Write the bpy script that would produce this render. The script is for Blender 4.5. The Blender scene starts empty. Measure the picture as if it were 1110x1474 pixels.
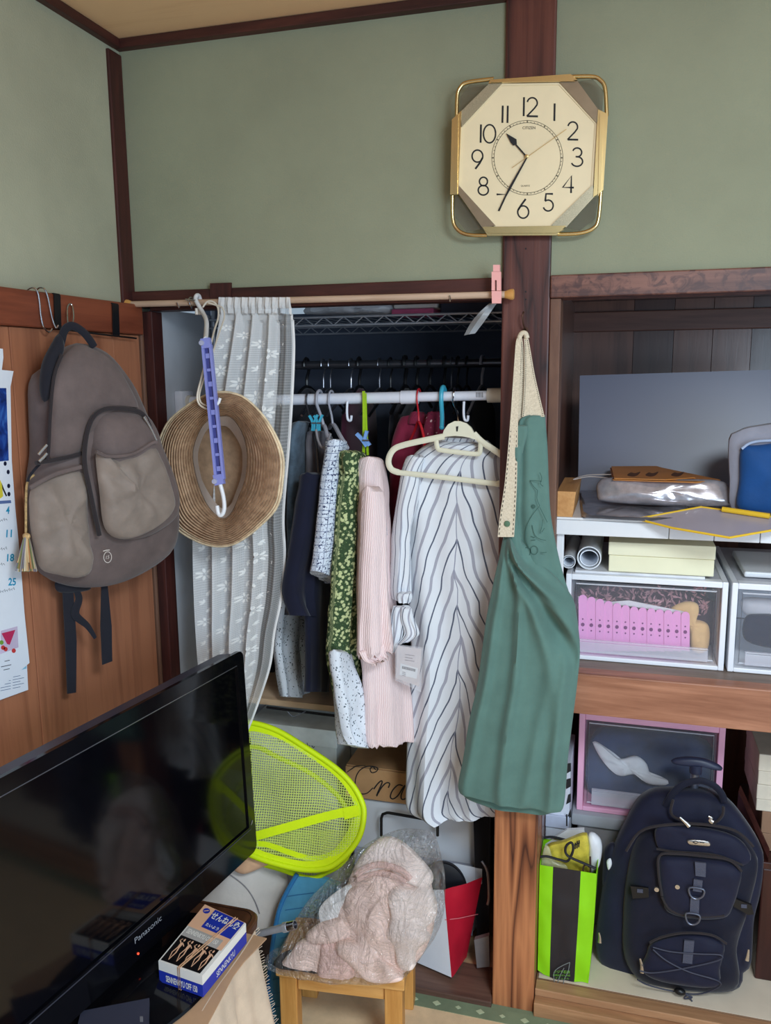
import bpy, bmesh, math, random
from mathutils import Vector as V3, Matrix, noise as NZ
S = bpy.context.scene
COL = S.collection
PI = math.pi
# ------------------------------------------------------------------ camera
CX, CY, F = 555.0, 737.0, 1200.0          # the frame is 1110 x 1474
YAW, PIT, ROL = math.radians(15.96), math.radians(9.62), math.radians(-0.52)
CAM = V3((0.21, -1.891, 1.60))
_f = V3((-math.sin(YAW)*math.cos(PIT), math.cos(YAW)*math.cos(PIT), -math.sin(PIT)))
_r0 = V3((math.cos(YAW), math.sin(YAW), 0)); _u0 = _r0.cross(_f)
_r = _r0*math.cos(ROL) + _u0*math.sin(ROL); _u = _u0*math.cos(ROL) - _r0*math.sin(ROL)
cd = bpy.data.cameras.new('camera'); cam = bpy.data.objects.new('camera', cd); COL.objects.link(cam)
cd.sensor_fit = 'HORIZONTAL'; cd.sensor_width = 36.0; cd.lens = F*36.0/1110.0; cd.clip_start = 0.05
m = Matrix((_r, _u, -_f)).transposed().to_4x4(); m.translation = CAM; cam.matrix_world = m
S.camera = cam
# ------------------------------------------------------------------ light
S.view_settings.view_transform = 'Standard'; S.view_settings.look = 'None'
S.view_settings.exposure = 0.0; S.view_settings.gamma = 1.0
S.view_settings.use_curve_mapping = False
w = bpy.data.worlds.new('world'); S.world = w; w.use_nodes = True
w.node_tree.nodes['Background'].inputs[0].default_value = (0.62, 0.81, 1.0, 1)
w.node_tree.nodes['Background'].inputs[1].default_value = 0.47
def area(name, loc, target, size, power, col, sy=None):
    l = bpy.data.lights.new(name, 'AREA'); l.energy = power; l.color = col; l.size = size
    if sy: l.shape = 'RECTANGLE'; l.size_y = sy
    else: l.shape = 'DISK'
    o = bpy.data.objects.new(name, l); COL.objects.link(o); o.location = loc
    o.rotation_euler = (V3(target)-V3(loc)).to_track_quat('-Z', 'Y').to_euler()
    return o
area('ceiling_lamp', (0.75, -1.75, 2.12), (0.55, -1.3, 0), 0.55, 36, (0.76, 0.895, 1.0))
pl_ = bpy.data.lights.new('lamp_glow', 'POINT'); pl_.energy = 5; pl_.color = (0.86, 0.94, 1.0); pl_.shadow_soft_size = .2
plo = bpy.data.objects.new('lamp_glow', pl_); COL.objects.link(plo); plo.location = (0.75, -1.75, 2.05)
area('window_daylight', (1.9, -3.0, 1.35), (-0.3, 0, 0.85), 1.5, 50, (0.64, 0.82, 1.0), 1.3)
# ------------------------------------------------------------------ pixel rays -> points on real planes
def ray(x, y): return _f + _r*((x-CX)/F) - _u*((y-CY)/F)
def at(x, y, Y=0.0):
    d = ray(x, y); return CAM + d*((Y-CAM.y)/d.y)
def atx(x, y, X):
    d = ray(x, y); return CAM + d*((X-CAM.x)/d.x)
def atz(x, y, Z):
    d = ray(x, y); return CAM + d*((Z-CAM.z)/d.z)
def plane(p0, n):
    p0 = V3(p0); n = V3(n).normalized()
    def mp(x, y, off=0.0):
        d = ray(x, y); return CAM + d*(((p0-CAM).dot(n)+off)/d.dot(n))
    mp.n = n; mp.p0 = p0
    return mp
def yplane(Y): return plane((0, Y, 0), (0, -1, 0))
# ------------------------------------------------------------------ geometry (V, F, UV)
def join(*gs):
    V = []; Fc = []; U = []; anyu = any(g[2] for g in gs)
    for g in gs:
        k = len(V); V += g[0]; Fc += [tuple(i+k for i in f) for f in g[1]]
        if anyu: U += (g[2] if g[2] else [(0, 0)]*len(g[0]))
    return (V, Fc, U if anyu else None)
def box(lo, hi, bev=0.0):
    return obox((V3(lo)+V3(hi))/2, (V3((1,0,0)), V3((0,1,0)), V3((0,0,1))), V3(hi)-V3(lo), bev)
def obox(c, ax, dim, bev=0.0, seg=2):
    bm = bmesh.new(); bmesh.ops.create_cube(bm, size=1.0)
    for v in bm.verts: v.co = V3((v.co.x*dim[0], v.co.y*dim[1], v.co.z*dim[2]))
    if bev > 0: bmesh.ops.bevel(bm, geom=bm.edges[:], offset=min(bev, min(dim)*.45), segments=seg, affect='EDGES', profile=.5)
    bm.verts.index_update()
    c = V3(c); V = [c + ax[0]*v.co.x + ax[1]*v.co.y + ax[2]*v.co.z for v in bm.verts]
    Fc = [tuple(v.index for v in f.verts) for f in bm.faces]; bm.free()
    return (V, Fc, None)
def cr(pts, n=8, closed=False):
    """Catmull-Rom through tuples"""
    P = [tuple(p) for p in pts]; N = len(P); out = []
    for i in range(N if closed else N-1):
        if closed: a, b, c, d = P[i-1], P[i], P[(i+1) % N], P[(i+2) % N]
        else: a, b, c, d = P[max(i-1, 0)], P[i], P[i+1], P[min(i+2, N-1)]
        for k in range(n):
            t = k/n
            out.append(tuple(.5*((2*q1)+(-q0+q2)*t+(2*q0-5*q1+4*q2-q3)*t*t+(-q0+3*q1-3*q2+q3)*t**3) for q0, q1, q2, q3 in zip(a, b, c, d)))
    if not closed: out.append(P[-1])
    return out
def resample(P, n, closed=True):
    Q = P+[P[0]] if closed else P
    L = [0]
    for a, b in zip(Q, Q[1:]): L.append(L[-1]+math.dist(a, b))
    out = []; j = 0; tot = L[-1]
    for i in range(n):
        s = tot*i/(n if closed else n-1)
        while j < len(L)-2 and L[j+1] < s: j += 1
        t = (s-L[j])/max(L[j+1]-L[j], 1e-9)
        out.append(tuple(p+(q-p)*t for p, q in zip(Q[j], Q[j+1])))
    return out
def tube(path, r, seg=8, closed=False, flat=None):
    """r: number or list; flat=(normal, ratio) flattens the section along the normal"""
    P = [V3(p) for p in path]; N = len(P); V = []; Fc = []
    up = None
    for i, p in enumerate(P):
        a = P[i-1] if (i > 0 or closed) else p; b = P[(i+1) % N] if (i < N-1 or closed) else p
        t = (b-a).normalized()
        if up is None:
            up = V3((0,0,1)) if abs(t.z) < .9 else V3((1,0,0))
        s = t.cross(up).normalized(); up = s.cross(t).normalized()
        rr = r[i] if isinstance(r, (list, tuple)) else r
        for k in range(seg):
            th = 2*PI*k/seg; o = (s*math.cos(th)+up*math.sin(th))*rr
            if flat: o = o - flat[0]*(o.dot(flat[0])*(1-flat[1]))
            V.append(p+o)
    for i in range(N if closed else N-1):
        for k in range(seg):
            j = (i+1) % N; k2 = (k+1) % seg
            Fc.append((i*seg+k, i*seg+k2, j*seg+k2, j*seg+k))
    if not closed:
        Fc.append(tuple(range(seg))[::-1]); Fc.append(tuple((N-1)*seg+k for k in range(seg)))
    return (V, Fc, None)
def prism(pts, d, bev=0):
    """polygon of points pushed along d"""
    N = len(pts); V = [V3(p) for p in pts]+[V3(p)+d for p in pts]
    Fc = [tuple(range(N)), tuple(range(2*N-1, N-1, -1))]+[(i, (i+1) % N, (i+1) % N+N, i+N)[::-1] for i in range(N)]
    return (V, Fc, None)
def slab(poly, mp, t, off=0.0):
    """pixel polygon on plane mp, thickness t towards the plane normal, from off"""
    return prism([mp(x, y, off) for x, y in poly], mp.n*t)
def loft(rings, cap=True, uv=None):
    n = len(rings[0]); V = [V3(p) for R in rings for p in R]; Fc = []
    for i in range(len(rings)-1):
        for k in range(n):
            k2 = (k+1) % n
            Fc.append((i*n+k, i*n+k2, (i+1)*n+k2, (i+1)*n+k))
    if cap: Fc.append(tuple(range(n))[::-1]); Fc.append(tuple((len(rings)-1)*n+k for k in range(n)))
    return (V, Fc, uv)
def puff(outline, mp, hf, hb, n=56, rings=9, p=2.5, wr=0.0, ws=14.0, seed=0, smooth=6, cen=None, off0=0.0):
    """a cushion-like solid: outline in pixels on plane mp, swelling hf to the front, hb to the back"""
    O = resample(cr(outline, smooth, True) if smooth else list(outline), n)
    c = cen or (sum(q[0] for q in O)/n, sum(q[1] for q in O)/n)
    V = []; Fc = []; sd = V3((seed*7.1, seed*3.3, seed))
    def ringpts(t, h):
        o = h*max(0.0, 1-t**p)**(1/p)
        R = []
        for q in O:
            P = mp(c[0]+(q[0]-c[0])*t, c[1]+(q[1]-c[1])*t, off0)
            e = wr*NZ.noise(P*ws+sd)*(1-t**6)+.5*wr*NZ.noise(P*ws*2.3+sd)*(1-t**6)
            R.append(P+mp.n*(o+e*(1 if h >= 0 else -1)))
        return R
    ts = [math.sin(PI/2*(i/rings)) for i in range(1, rings+1)]
    front = [ringpts(t, hf) for t in ts]; back = [ringpts(t, -hb) for t in ts[:-1]]
    seq = front + back[::-1]
    for R in seq: V += R
    k = len(seq)
    for i in range(k-1):
        for j in range(n):
            j2 = (j+1) % n; Fc.append((i*n+j, (i+1)*n+j, (i+1)*n+j2, i*n+j2))
    V.append(mp(c[0], c[1], off0)+mp.n*hf); V.append(mp(c[0], c[1], off0)-mp.n*hb)
    for j in range(n):
        j2 = (j+1) % n; Fc.append((len(V)-2, j, j2)); Fc.append((len(V)-1, (k-1)*n+j2, (k-1)*n+j))
    return (V, Fc, None)
def garment(rows, YL, YR, thick, folds=3, amp=.006, n=40, sub=6, seed=0, disp=None, grow=1.0, mpL=None, mpR=None, ruff=0.0):
    """a hanging cloth body: rows (yl, xl, yr, xr) or (y, xl, xr) in pixels; left edge at depth YL, right at YR"""
    rr = [(r[0], r[1], r[0], r[2]) if len(r) == 3 else r for r in rows]
    rr = cr(rr, sub); rings = []; uv = []; N = len(rr)
    for i, (yl, xl, yr, xr) in enumerate(rr):
        t = i/(N-1); L = at(xl, yl, YL); R = at(xr, yr, YR); ax = R-L; wd = ax.length; e = ax/max(wd, 1e-6)
        nr = e.cross(V3((0,0,1)))
        if nr.dot(CAM-L) < 0: nr = -nr
        nr.normalize(); ring = []
        for k in range(n):
            th = 2*PI*k/n; fr = th <= PI
            s = (1-math.cos(th))/2; sn = math.sin(th)
            a = amp*(t**grow)
            f = math.sin(2*PI*folds*s+seed*1.7+.9*math.sin(3*t+seed))+.5*math.sin(2*PI*folds*1.7*s+seed*2.9-1.5*t)
            P = L+e*(wd*s)
            tp_ = min(1.0, .18+(t/.07)**.5) if t < .07 else 1.0
            o = tp_*thick/2*math.copysign(abs(sn)**.75, sn)
            o += a*f*abs(sn)**.5
            if fr and disp: o += disp(s, t)*abs(sn)**.4
            P = P+nr*o
            if ruff and i > N-3: P = P+V3((0, 0, ruff*math.sin(k*2.3+seed)))
            o2 = NZ.noise(P*18+V3((seed, 0, 0)))*amp*.5
            ring.append(P+nr*o2)
            uv.append((math.dist(ring[-1], ring[-2])+uv[-1][0] if k else 0.0, P.z))
        rings.append(ring)
    return loft(rings, True, uv)
def lathe(prof, c, axis, seg=24):
    """prof: (radius, height) along axis from c"""
    axis = V3(axis).normalized(); a = axis.orthogonal().normalized(); b = axis.cross(a)
    rings = [[V3(c)+axis*h+(a*math.cos(2*PI*k/seg)+b*math.sin(2*PI*k/seg))*max(r, 1e-5) for k in range(seg)] for r, h in prof]
    return loft(rings)
def ribbon(L, R):
    """thin strip between two point lists"""
    n = len(L); V = [V3(p) for p in L]+[V3(p) for p in R]
    return (V, [(i, i+1, n+i+1, n+i) for i in range(n-1)], None)
def stroke(pts, wpx, mp, off=.001, smooth=0, taper=False):
    """a flat drawn line in pixels on plane mp"""
    P = cr(pts, smooth) if smooth else pts; L = []; R = []
    for i, p in enumerate(P):
        a = P[max(i-1, 0)]; b = P[min(i+1, len(P)-1)]; dx, dy = b[0]-a[0], b[1]-a[1]; l = math.hypot(dx, dy) or 1
        h = wpx/2
        if taper: h *= .35+.65*math.sin(PI*(i+.5)/len(P))
        L.append(mp(p[0]-dy/l*h, p[1]+dx/l*h, off)); R.append(mp(p[0]+dy/l*h, p[1]-dx/l*h, off))
    return ribbon(L, R)
def bar(pts, wpx, mp, off, t, smooth=0):
    """like stroke, with thickness t"""
    g = stroke(pts, wpx, mp, off, smooth); n = len(g[0])//2
    poly = g[0][:n]+g[0][n:][::-1]
    Va = [p+mp.n*t for p in g[0]]; V = g[0]+Va; k = 2*n; Fc = []
    for i in range(n-1):
        Fc += [(k+i, k+i+1, k+n+i+1, k+n+i), (i, n+i, n+i+1, i+1), (i, i+1, k+i+1, k+i), (n+i, k+n+i, k+n+i+1, n+i+1)]
    Fc += [(0, k, k+n, n), (n-1, 2*n-1, k+2*n-1, k+n-1)]
    return (V, Fc, None)
def disc(cx, cy, r, mp, off, n=20, ry=None):
    ry = ry or r
    return ([mp(cx+r*math.cos(2*PI*k/n), cy+ry*math.sin(2*PI*k/n), off) for k in range(n)], [tuple(range(n))], None)
def poly(pts, mp, off): return ([mp(x, y, off) for x, y in pts], [tuple(range(len(pts)))], None)
_tc = {}
def textgeo(body, bold=0.0):
    if body not in _tc:
        c = bpy.data.curves.new('t', 'FONT'); c.body = body; c.resolution_u = 3; c.offset = bold
        o = bpy.data.objects.new('t', c); COL.objects.link(o)
        me = bpy.data.meshes.new_from_object(o.evaluated_get(bpy.context.evaluated_depsgraph_get()))
        vs = [(v.co.x, v.co.y) for v in me.vertices]; fs = [tuple(p.vertices) for p in me.polygons]
        bpy.data.objects.remove(o); bpy.data.meshes.remove(me)
        x0 = min(v[0] for v in vs); x1 = max(v[0] for v in vs); y0 = min(v[1] for v in vs); y1 = max(v[1] for v in vs)
        _tc[body] = ([((x-(x0+x1)/2)/(x1-x0), (y-(y0+y1)/2)/(y1-y0)) for x, y in vs], fs)
    return _tc[body]
def text(body, mp, o, ex, ey, off=.001, bold=0.0):
    """lettering on plane mp: o centre, ex / ey the pixel vectors of full width / full height (up)"""
    vs, fs = textgeo(body, bold)
    return ([mp(o[0]+ex[0]*x+ey[0]*y, o[1]+ex[1]*x+ey[1]*y, off) for x, y in vs], fs, None)
def sphere(c, r, sc=(1,1,1), sub=2, wr=0.0, ws=10.0, seed=0):
    bm = bmesh.new(); bmesh.ops.create_icosphere(bm, subdivisions=sub, radius=1.0)
    V = []
    for v in bm.verts:
        d = v.co.copy(); k = 1+wr*NZ.noise(d*ws+V3((seed*5.3, seed, 0)))
        V.append(V3(c)+V3((d.x*sc[0], d.y*sc[1], d.z*sc[2]))*r*k)
    bm.verts.index_update(); Fc = [tuple(v.index for v in f.verts) for f in bm.faces]; bm.free()
    return (V, Fc, None)
# ------------------------------------------------------------------ objects
WL = {}
def tag(o, label, cat, group=None):
    o['label'] = label; o['category'] = cat
    if group: o['group'] = group
    return o
def thing(name, label, cat, base, group=None):
    o = bpy.data.objects.new(name, None); COL.objects.link(o); o.location = V3(base); o.empty_display_size = .03
    WL[o.name] = V3(base); return tag(o, label, cat, group)
def mk(name, g, mat, parent=None, smooth=True, label=None, cat=None, group=None, kind=None, ang=40):
    V, Fc, U = g
    lo = V3((min(v.x for v in V), min(v.y for v in V), min(v.z for v in V))); hi = V3((max(v.x for v in V), max(v.y for v in V), max(v.z for v in V)))
    base = V3(((lo.x+hi.x)/2, (lo.y+hi.y)/2, lo.z))
    me = bpy.data.meshes.new(name); me.from_pydata([tuple(v-base) for v in V], [], Fc)
    if U:
        l = me.uv_layers.new(name='uv')
        for i, lp in enumerate(me.loops): l.data[i].uv = U[lp.vertex_index]
    me.validate(); bm = bmesh.new(); bm.from_mesh(me); bmesh.ops.recalc_face_normals(bm, faces=bm.faces[:]); bm.to_mesh(me); bm.free()
    for m_ in (mat if isinstance(mat, (list, tuple)) else [mat]): me.materials.append(m_)
    if smooth:
        me.shade_smooth()
        try: me.set_sharp_from_angle(angle=math.radians(ang))
        except Exception: pass
    o = bpy.data.objects.new(name, me); COL.objects.link(o); WL[o.name] = base
    if parent: o.parent = parent; o.location = base-WL[parent.name]
    else: o.location = base
    if label: o['label'] = label
    if cat: o['category'] = cat
    if group: o['group'] = group
    if kind: o['kind'] = kind
    return o
def struct(name, g, mat, parent=None, smooth=False, label=None):
    return mk(name, g, mat, parent, smooth, label, kind=None if parent else 'structure')
# ------------------------------------------------------------------ materials
def lin(c): return tuple((x/255/12.92 if x/255 <= .04045 else ((x/255+.055)/1.055)**2.4) for x in c)+(1,)
class NT:
    def __init__(s, name):
        s.m = bpy.data.materials.new(name); s.m.use_nodes = True; s.t = s.m.node_tree; s.n = s.t.nodes
        s.b = s.n['Principled BSDF']; s.out = s.n['Material Output']
    def add(s, ty, **kw):
        x = s.n.new(ty)
        for k, v in kw.items():
            if k.startswith('i_'):
                key = k[2:]; key = int(key) if key.isdigit() else key.replace('_', ' ')
                x.inputs[key].default_value = v
            else: setattr(x, k, v)
        return x
    def link(s, a, b): s.t.links.new(a, b)
    def coord(s, kind='Object', scale=(1,1,1), rot=(0,0,0)):
        c = s.add('ShaderNodeTexCoord'); mp_ = s.add('ShaderNodeMapping'); mp_.inputs['Scale'].default_value = scale; mp_.inputs['Rotation'].default_value = rot
        s.link(c.outputs[kind], mp_.inputs[0]); return mp_.outputs[0]
    def noise(s, vec, scale, detail=4, rough=.6, dist=0):
        x = s.add('ShaderNodeTexNoise'); x.inputs['Scale'].default_value = scale; x.inputs['Detail'].default_value = detail; x.inputs['Roughness'].default_value = rough; x.inputs['Distortion'].default_value = dist
        s.link(vec, x.inputs['Vector']); return x.outputs['Fac']
    def ramp(s, fac, stops, interp='LINEAR'):
        x = s.add('ShaderNodeValToRGB'); e = x.color_ramp; e.interpolation = interp
        while len(e.elements) < len(stops): e.elements.new(.5)
        for el, (p, c) in zip(e.elements, stops): el.position = p; el.color = lin(c)
        s.link(fac, x.inputs[0]); return x.outputs[0]
    def mix(s, fac, a, b):
        x = s.add('ShaderNodeMix', data_type='RGBA')
        if isinstance(fac, (int, float)): x.inputs[0].default_value = fac
        else: s.link(fac, x.inputs[0])
        for v, k in ((a, 6), (b, 7)):
            if isinstance(v, tuple): x.inputs[k].default_value = lin(v) if max(v) > 1 or len(v) == 3 else v
            else: s.link(v, x.inputs[k])
        return x.outputs[2]
    def math(s, op, a, b=None, c=None):
        x = s.add('ShaderNodeMath', operation=op)
        for k, v in enumerate((a, b, c)):
            if v is None: continue
            if isinstance(v, (int, float)): x.inputs[k].default_value = v
            else: s.link(v, x.inputs[k])
        return x.outputs[0]
    def bump(s, h, strength=.3, dist=.002):
        x = s.add('ShaderNodeBump'); x.inputs['Strength'].default_value = strength; x.inputs['Distance'].default_value = dist
        s.link(h, x.inputs['Height']); s.link(x.outputs[0], s.b.inputs['Normal'])
    def base(s, c):
        if isinstance(c, tuple): s.b.inputs['Base Color'].default_value = lin(c)
        else: s.link(c, s.b.inputs['Base Color'])
    def set(s, rough=.6, metal=0, spec=.5, **kw):
        s.b.inputs['Roughness'].default_value = rough; s.b.inputs['Metallic'].default_value = metal; s.b.inputs['Specular IOR Level'].default_value = spec
        for k, v in kw.items(): s.b.inputs[k.replace('_', ' ')].default_value = v
        return s.m
def M(name, col, rough=.6, metal=0, spec=.4, var=.08, vs=9, bs=0, bst=.2, **kw):
    """plain colour with slight mottling and fine relief"""
    t = NT(name); c = t.coord(); n = t.noise(c, vs, 4)
    lo = tuple(max(0, x*(1-var)) for x in col); hi = tuple(min(255, x*(1+var)) for x in col)
    t.base(t.ramp(n, [(.3, lo), (.7, hi)]))
    if bs: t.bump(t.noise(c, bs, 3), bst, .003)
    return t.set(rough, metal, spec, **kw)
def wood(name, dark, light, axis='Z', sc=1.0, rough=.45, wave=.5, spec=.4, knots=None):
    t = NT(name); k = {'X': (1, 13, 13), 'Y': (13, 1, 13), 'Z': (13, 13, 1)}[axis]
    k = tuple(q*sc for q in k); c = t.coord(scale=k)
    n1 = t.noise(c, 2.2, 8, .65, .6); n2 = t.noise(c, .55, 3, .5, .8); n3 = t.noise(c, 9, 4)
    s = t.math('ADD', t.math('MULTIPLY', n1, .5), t.math('MULTIPLY', n2, wave)); s = t.math('ADD', s, t.math('MULTIPLY', n3, .15))
    mid = tuple((a+b)/2 for a, b in zip(dark, light))
    t.base(t.ramp(s, [(.42, dark), (.54, mid), (.68, light)])); t.bump(n1, .15, .002)
    return t.set(rough, 0, spec)
def see(name, col, alpha, rough=.1, var=.0, white=.5):
    """clear or milky plastic: part transparent, part glossy / diffuse"""
    t = NT(name); t.base(col); t.set(rough, 0, .6)
    tr = t.add('ShaderNodeBsdfTransparent'); mx = t.add('ShaderNodeMixShader')
    if var:
        n = t.noise(t.coord(), 12, 5); f = t.ramp(n, [(.35, (0,0,0)), (.7, (255,255,255))])
        a = t.math('MULTIPLY_ADD', f, var, alpha-var/2)
        t.link(a, mx.inputs[0]); t.bump(t.noise(t.coord(), 22, 5), .6, .008)
    else: mx.inputs[0].default_value = alpha
    t.link(tr.outputs[0], mx.inputs[1]); t.link(t.b.outputs[0], mx.inputs[2]); t.link(mx.outputs[0], t.out.inputs[0])
    return t.m
def fabric(name, col, weave=420, rough=.85, var=.06, bst=.25, vs=14):
    t = NT(name); c = t.coord(); n = t.noise(c, vs, 4)
    t.base(t.ramp(n, [(.3, tuple(x*(1-var) for x in col)), (.7, tuple(min(255, x*(1+var)) for x in col))]))
    t.bump(t.noise(c, weave, 2), bst, .001)
    return t.set(rough, 0, .2, Sheen_Weight=.15)
# ------------------------------------------------------------------ shared materials
m_plaster = M('green_plaster', (150, 152, 128), .95, spec=.1, var=.04, vs=3, bs=260, bst=.25)
m_plaster_l = M('grey_green_plaster', (170, 169, 146), .95, spec=.1, var=.05, vs=3, bs=260, bst=.25)
m_dark = wood('dark_stained_wood', (38, 18, 18), (88, 46, 38), 'X', 1.2, .5)
m_darkz = wood('dark_stained_wood_upright', (40, 19, 19), (86, 42, 36), 'Z', 1.2, .5)
m_darky = wood('dark_stained_wood_depth', (40, 19, 19), (84, 42, 36), 'Y', 1.2, .5)
m_shelf = wood('shelf_beam_wood', (120, 72, 50), (196, 140, 110), 'X', .8, .45)
m_board = wood('grey_brown_board', (96, 82, 74), (150, 132, 118), 'X', .8, .5)
m_jamb = wood('brown_jamb_wood', (84, 54, 42), (126, 90, 70), 'Z', 1.0, .55)
m_pine = wood('pine_wood', (188, 128, 62), (232, 182, 112), 'X', .9, .4)
m_pinez = wood('pine_wood_upright', (176, 116, 52), (224, 170, 98), 'Z', .9, .4)
m_black = M('black_plastic', (22, 22, 25), .35)
m_chrome = M('chrome', (205, 205, 210), .18, 1.0)
m_gold = M('gold_metal', (222, 196, 140), .26, 1.0, var=.03)
m_white = M('white_plastic', (228, 229, 232), .35, var=.015)
m_cream = M('cream_plastic', (232, 224, 196), .4, var=.02)
m_navy = fabric('navy_cloth', (26, 30, 52))
m_blackc = fabric('black_cloth', (22, 22, 28))
m_ink = M('dark_ink', (34, 32, 34), .7)
# ---- post wood with dark flame grain
t = NT('post_wood'); nz = t.noise(t.coord(scale=(12, 12, .8)), 1.0, 2, .45, .3); nf = t.noise(t.coord(scale=(60, 60, 1.6)), 2, 5)
rg_ = t.math('PINGPONG', t.math('MULTIPLY', nz, 7.0), .5); f = t.math('ADD', t.math('MULTIPLY', t.math('POWER', t.math('MULTIPLY', rg_, 2.0), .6), .55), t.math('MULTIPLY', nf, .45))
warm = t.ramp(f, [(.25, (70, 32, 22)), (.5, (140, 82, 52)), (.8, (196, 128, 84))]); red = t.ramp(f, [(.25, (44, 20, 19)), (.55, (84, 44, 38)), (.85, (112, 64, 52))])
sx = t.add('ShaderNodeSeparateXYZ'); cc = t.add('ShaderNodeTexCoord'); t.link(cc.outputs['Object'], sx.inputs[0])
hz = t.add('ShaderNodeMapRange'); hz.inputs[1].default_value = .5; hz.inputs[2].default_value = 1.3; t.link(sx.outputs['Z'], hz.inputs[0])
t.base(t.mix(hz.outputs[0], warm, red)); t.bump(nf, .2, .002); m_post = t.set(.42)
# ---- worn lintel
t = NT('worn_lintel_wood'); a = t.noise(t.coord(scale=(1, 14, 14)), 3, 6, .6, .5); b = t.noise(t.coord(scale=(1.2, 1, 1.4)), 26, 3, .6, 1.2)
base = t.ramp(a, [(.35, (74, 40, 34)), (.65, (128, 84, 70))]); t.base(t.mix(t.ramp(b, [(.46, (0,0,0)), (.60, (220,220,220))]), base, (58, 30, 32))); m_lint = t.set(.5)
# ---- left door wood
m_door = wood('door_board_wood', (108, 62, 45), (178, 116, 84), 'Z', .55, .4, wave=.7)
m_ceil = wood('ceiling_wood', (206, 150, 102), (242, 200, 156), 'X', .5, .5, wave=.8)
m_back = wood('alcove_back_wood', (62, 38, 34), (120, 80, 66), 'Z', 1.0, .28, wave=.7, spec=.7)
m_tat = M('tatami_straw', (226, 196, 156), .8, var=.05, vs=20, bs=500, bst=.2)
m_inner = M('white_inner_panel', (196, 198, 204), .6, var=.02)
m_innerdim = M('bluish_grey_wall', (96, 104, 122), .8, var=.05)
m_floorp = M('beige_floor_paper', (212, 196, 174), .7, var=.04, vs=6)
# ------------------------------------------------------------------ the room
struct('floor', box((-1.05, -3.4, -.06), (1.6, -.056, 0)), m_tat)
tr = struct('trim_1', box((-1.0, -.056, -.06), (1.6, -.0145, .0015)), M('green_tatami_border', (120, 134, 106), .8, bs=400))
m_dia = M('pale_diamond_weave', (186, 196, 160), .8)
for i in range(34):
    x = -.98+i*.056; h = .011 if i % 2 == 0 else .0075
    struct('diamond', prism([(x-h, -.036, .0012), (x, -.036-h*.8, .0012), (x+h, -.036, .0012), (x, -.036+h*.8, .0012)], V3((0, 0, .0012))), m_dia, tr)
struct('wall_left', box((-1.06, -3.4, 0), (-.99, .1, 2.42)), m_plaster_l)
struct('wall_back', box((-.99, .012, 1.79), (-.05, .09, 2.42)), m_plaster)
struct('wall_back_right', box((.04, .012, 1.79), (1.5, .09, 2.42)), m_plaster)
ce = struct('ceiling', box((-1.06, -3.4, 2.40), (1.5, .1, 2.44)), m_ceil)
for i in range(7): struct('ceiling_board', box((-1.0, -.46*(i+1)-.0, 2.382), (1.5, -.46*i-.004, 2.3995), .002), m_ceil, ce)
struct('trim_2', box((-.99, -.011, 2.360), (1.5, .03, 2.381), .002), m_dark)
struct('trim_3', box((-1.0, -3.3, 2.360), (-.972, -.0115, 2.381), .002), m_darky)
struct('trim_4', box((-1.0, -.043, 1.766), (-.982, .011, 2.351), .003), m_darkz)          # corner post
pst = struct('trim_5', box((-.0595, 0, -.06), (.0455, .105, 2.40), .004), m_post)          # main post
for q in ((757, 358), (757, 420), (757, 431)):
    mp = yplane(-.0005); struct('nail_hole', slab([(q[0]+1.2*math.cos(a*PI/4), q[1]+1.4*math.sin(a*PI/4)) for a in range(8)], mp, .0008), m_ink, pst)
struct('trim_20', box((-.0595, -.0144, -.06), (.0465, -.0003, .0014)), bpy.data.materials['green_tatami_border'])
struct('trim_6', box((-.99, -.004, 1.762), (-.06, .07, 1.80), .003), m_dark)            # left lintel
struct('trim_7', box((-.94, .004, 1.7525), (-.06, .06, 1.7615), .002), m_dark)           # its lower groove rail
struct('trim_8', slab([(304, 408), (334, 407), (334, 436), (304, 438)], yplane(-.0045), .006), m_darkz)  # block on the lintel
struct('trim_9', box((.046, -.006, 1.752), (1.5, .08, 1.80), .003), m_lint)             # right lintel
struct('trim_10', box((.046, .002, .905), (.069, .07, 1.7515), .002), m_jamb)           # jamb beside the post
struct('trim_11', box((-.989, -.001, 0), (-.963, .05, 1.7515), .004), m_jamb)            # closet jamb, light edge
struct('trim_12', box((-.9625, .006, 0), (-.936, .055, 1.7515), .002), m_darkz)          # closet jamb, dark edge
# nageshi rail on the left wall and the boards below it
struct('trim_13', box((-.988, -3.3, 1.694), (-.955, -.004, 1.767), .003), wood('reddish_rail_wood', (92, 42, 28), (140, 74, 50), 'Y', 1.0, .45))
dr = struct('door_1', box((-.989, -3.2, 0), (-.978, -.004, 1.693)), m_door)
for y0, y1, dx in ((-.118, -.006, .0), (-.47, -.120, .001), (-.78, -.472, .0), (-1.12, -.782, .001), (-1.5, -1.122, 0), (-1.9, -1.502, .001)):
    struct('door_board', box((-.9775, y0, .01), (-.969+dx, y1, 1.693), .0012), m_door, dr)
# closet interior
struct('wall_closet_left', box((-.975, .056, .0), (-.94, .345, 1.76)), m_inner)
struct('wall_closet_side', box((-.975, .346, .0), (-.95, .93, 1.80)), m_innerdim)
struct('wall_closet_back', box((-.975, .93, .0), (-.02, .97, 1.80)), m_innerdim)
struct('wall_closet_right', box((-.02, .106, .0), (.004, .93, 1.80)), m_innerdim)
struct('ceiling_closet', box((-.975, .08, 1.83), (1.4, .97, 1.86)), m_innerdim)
struct('floor_closet', box((-.975, .115, -.06), (.004, .95, .012)), wood('closet_floor_wood', (140, 106, 78), (190, 152, 116), 'X', .8))
struct('trim_14', box((-.975, -.014, -.06), (-.06, .114, .016), .003), wood('closet_sill_wood', (74, 52, 44), (122, 90, 76), 'X', 1))
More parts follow.
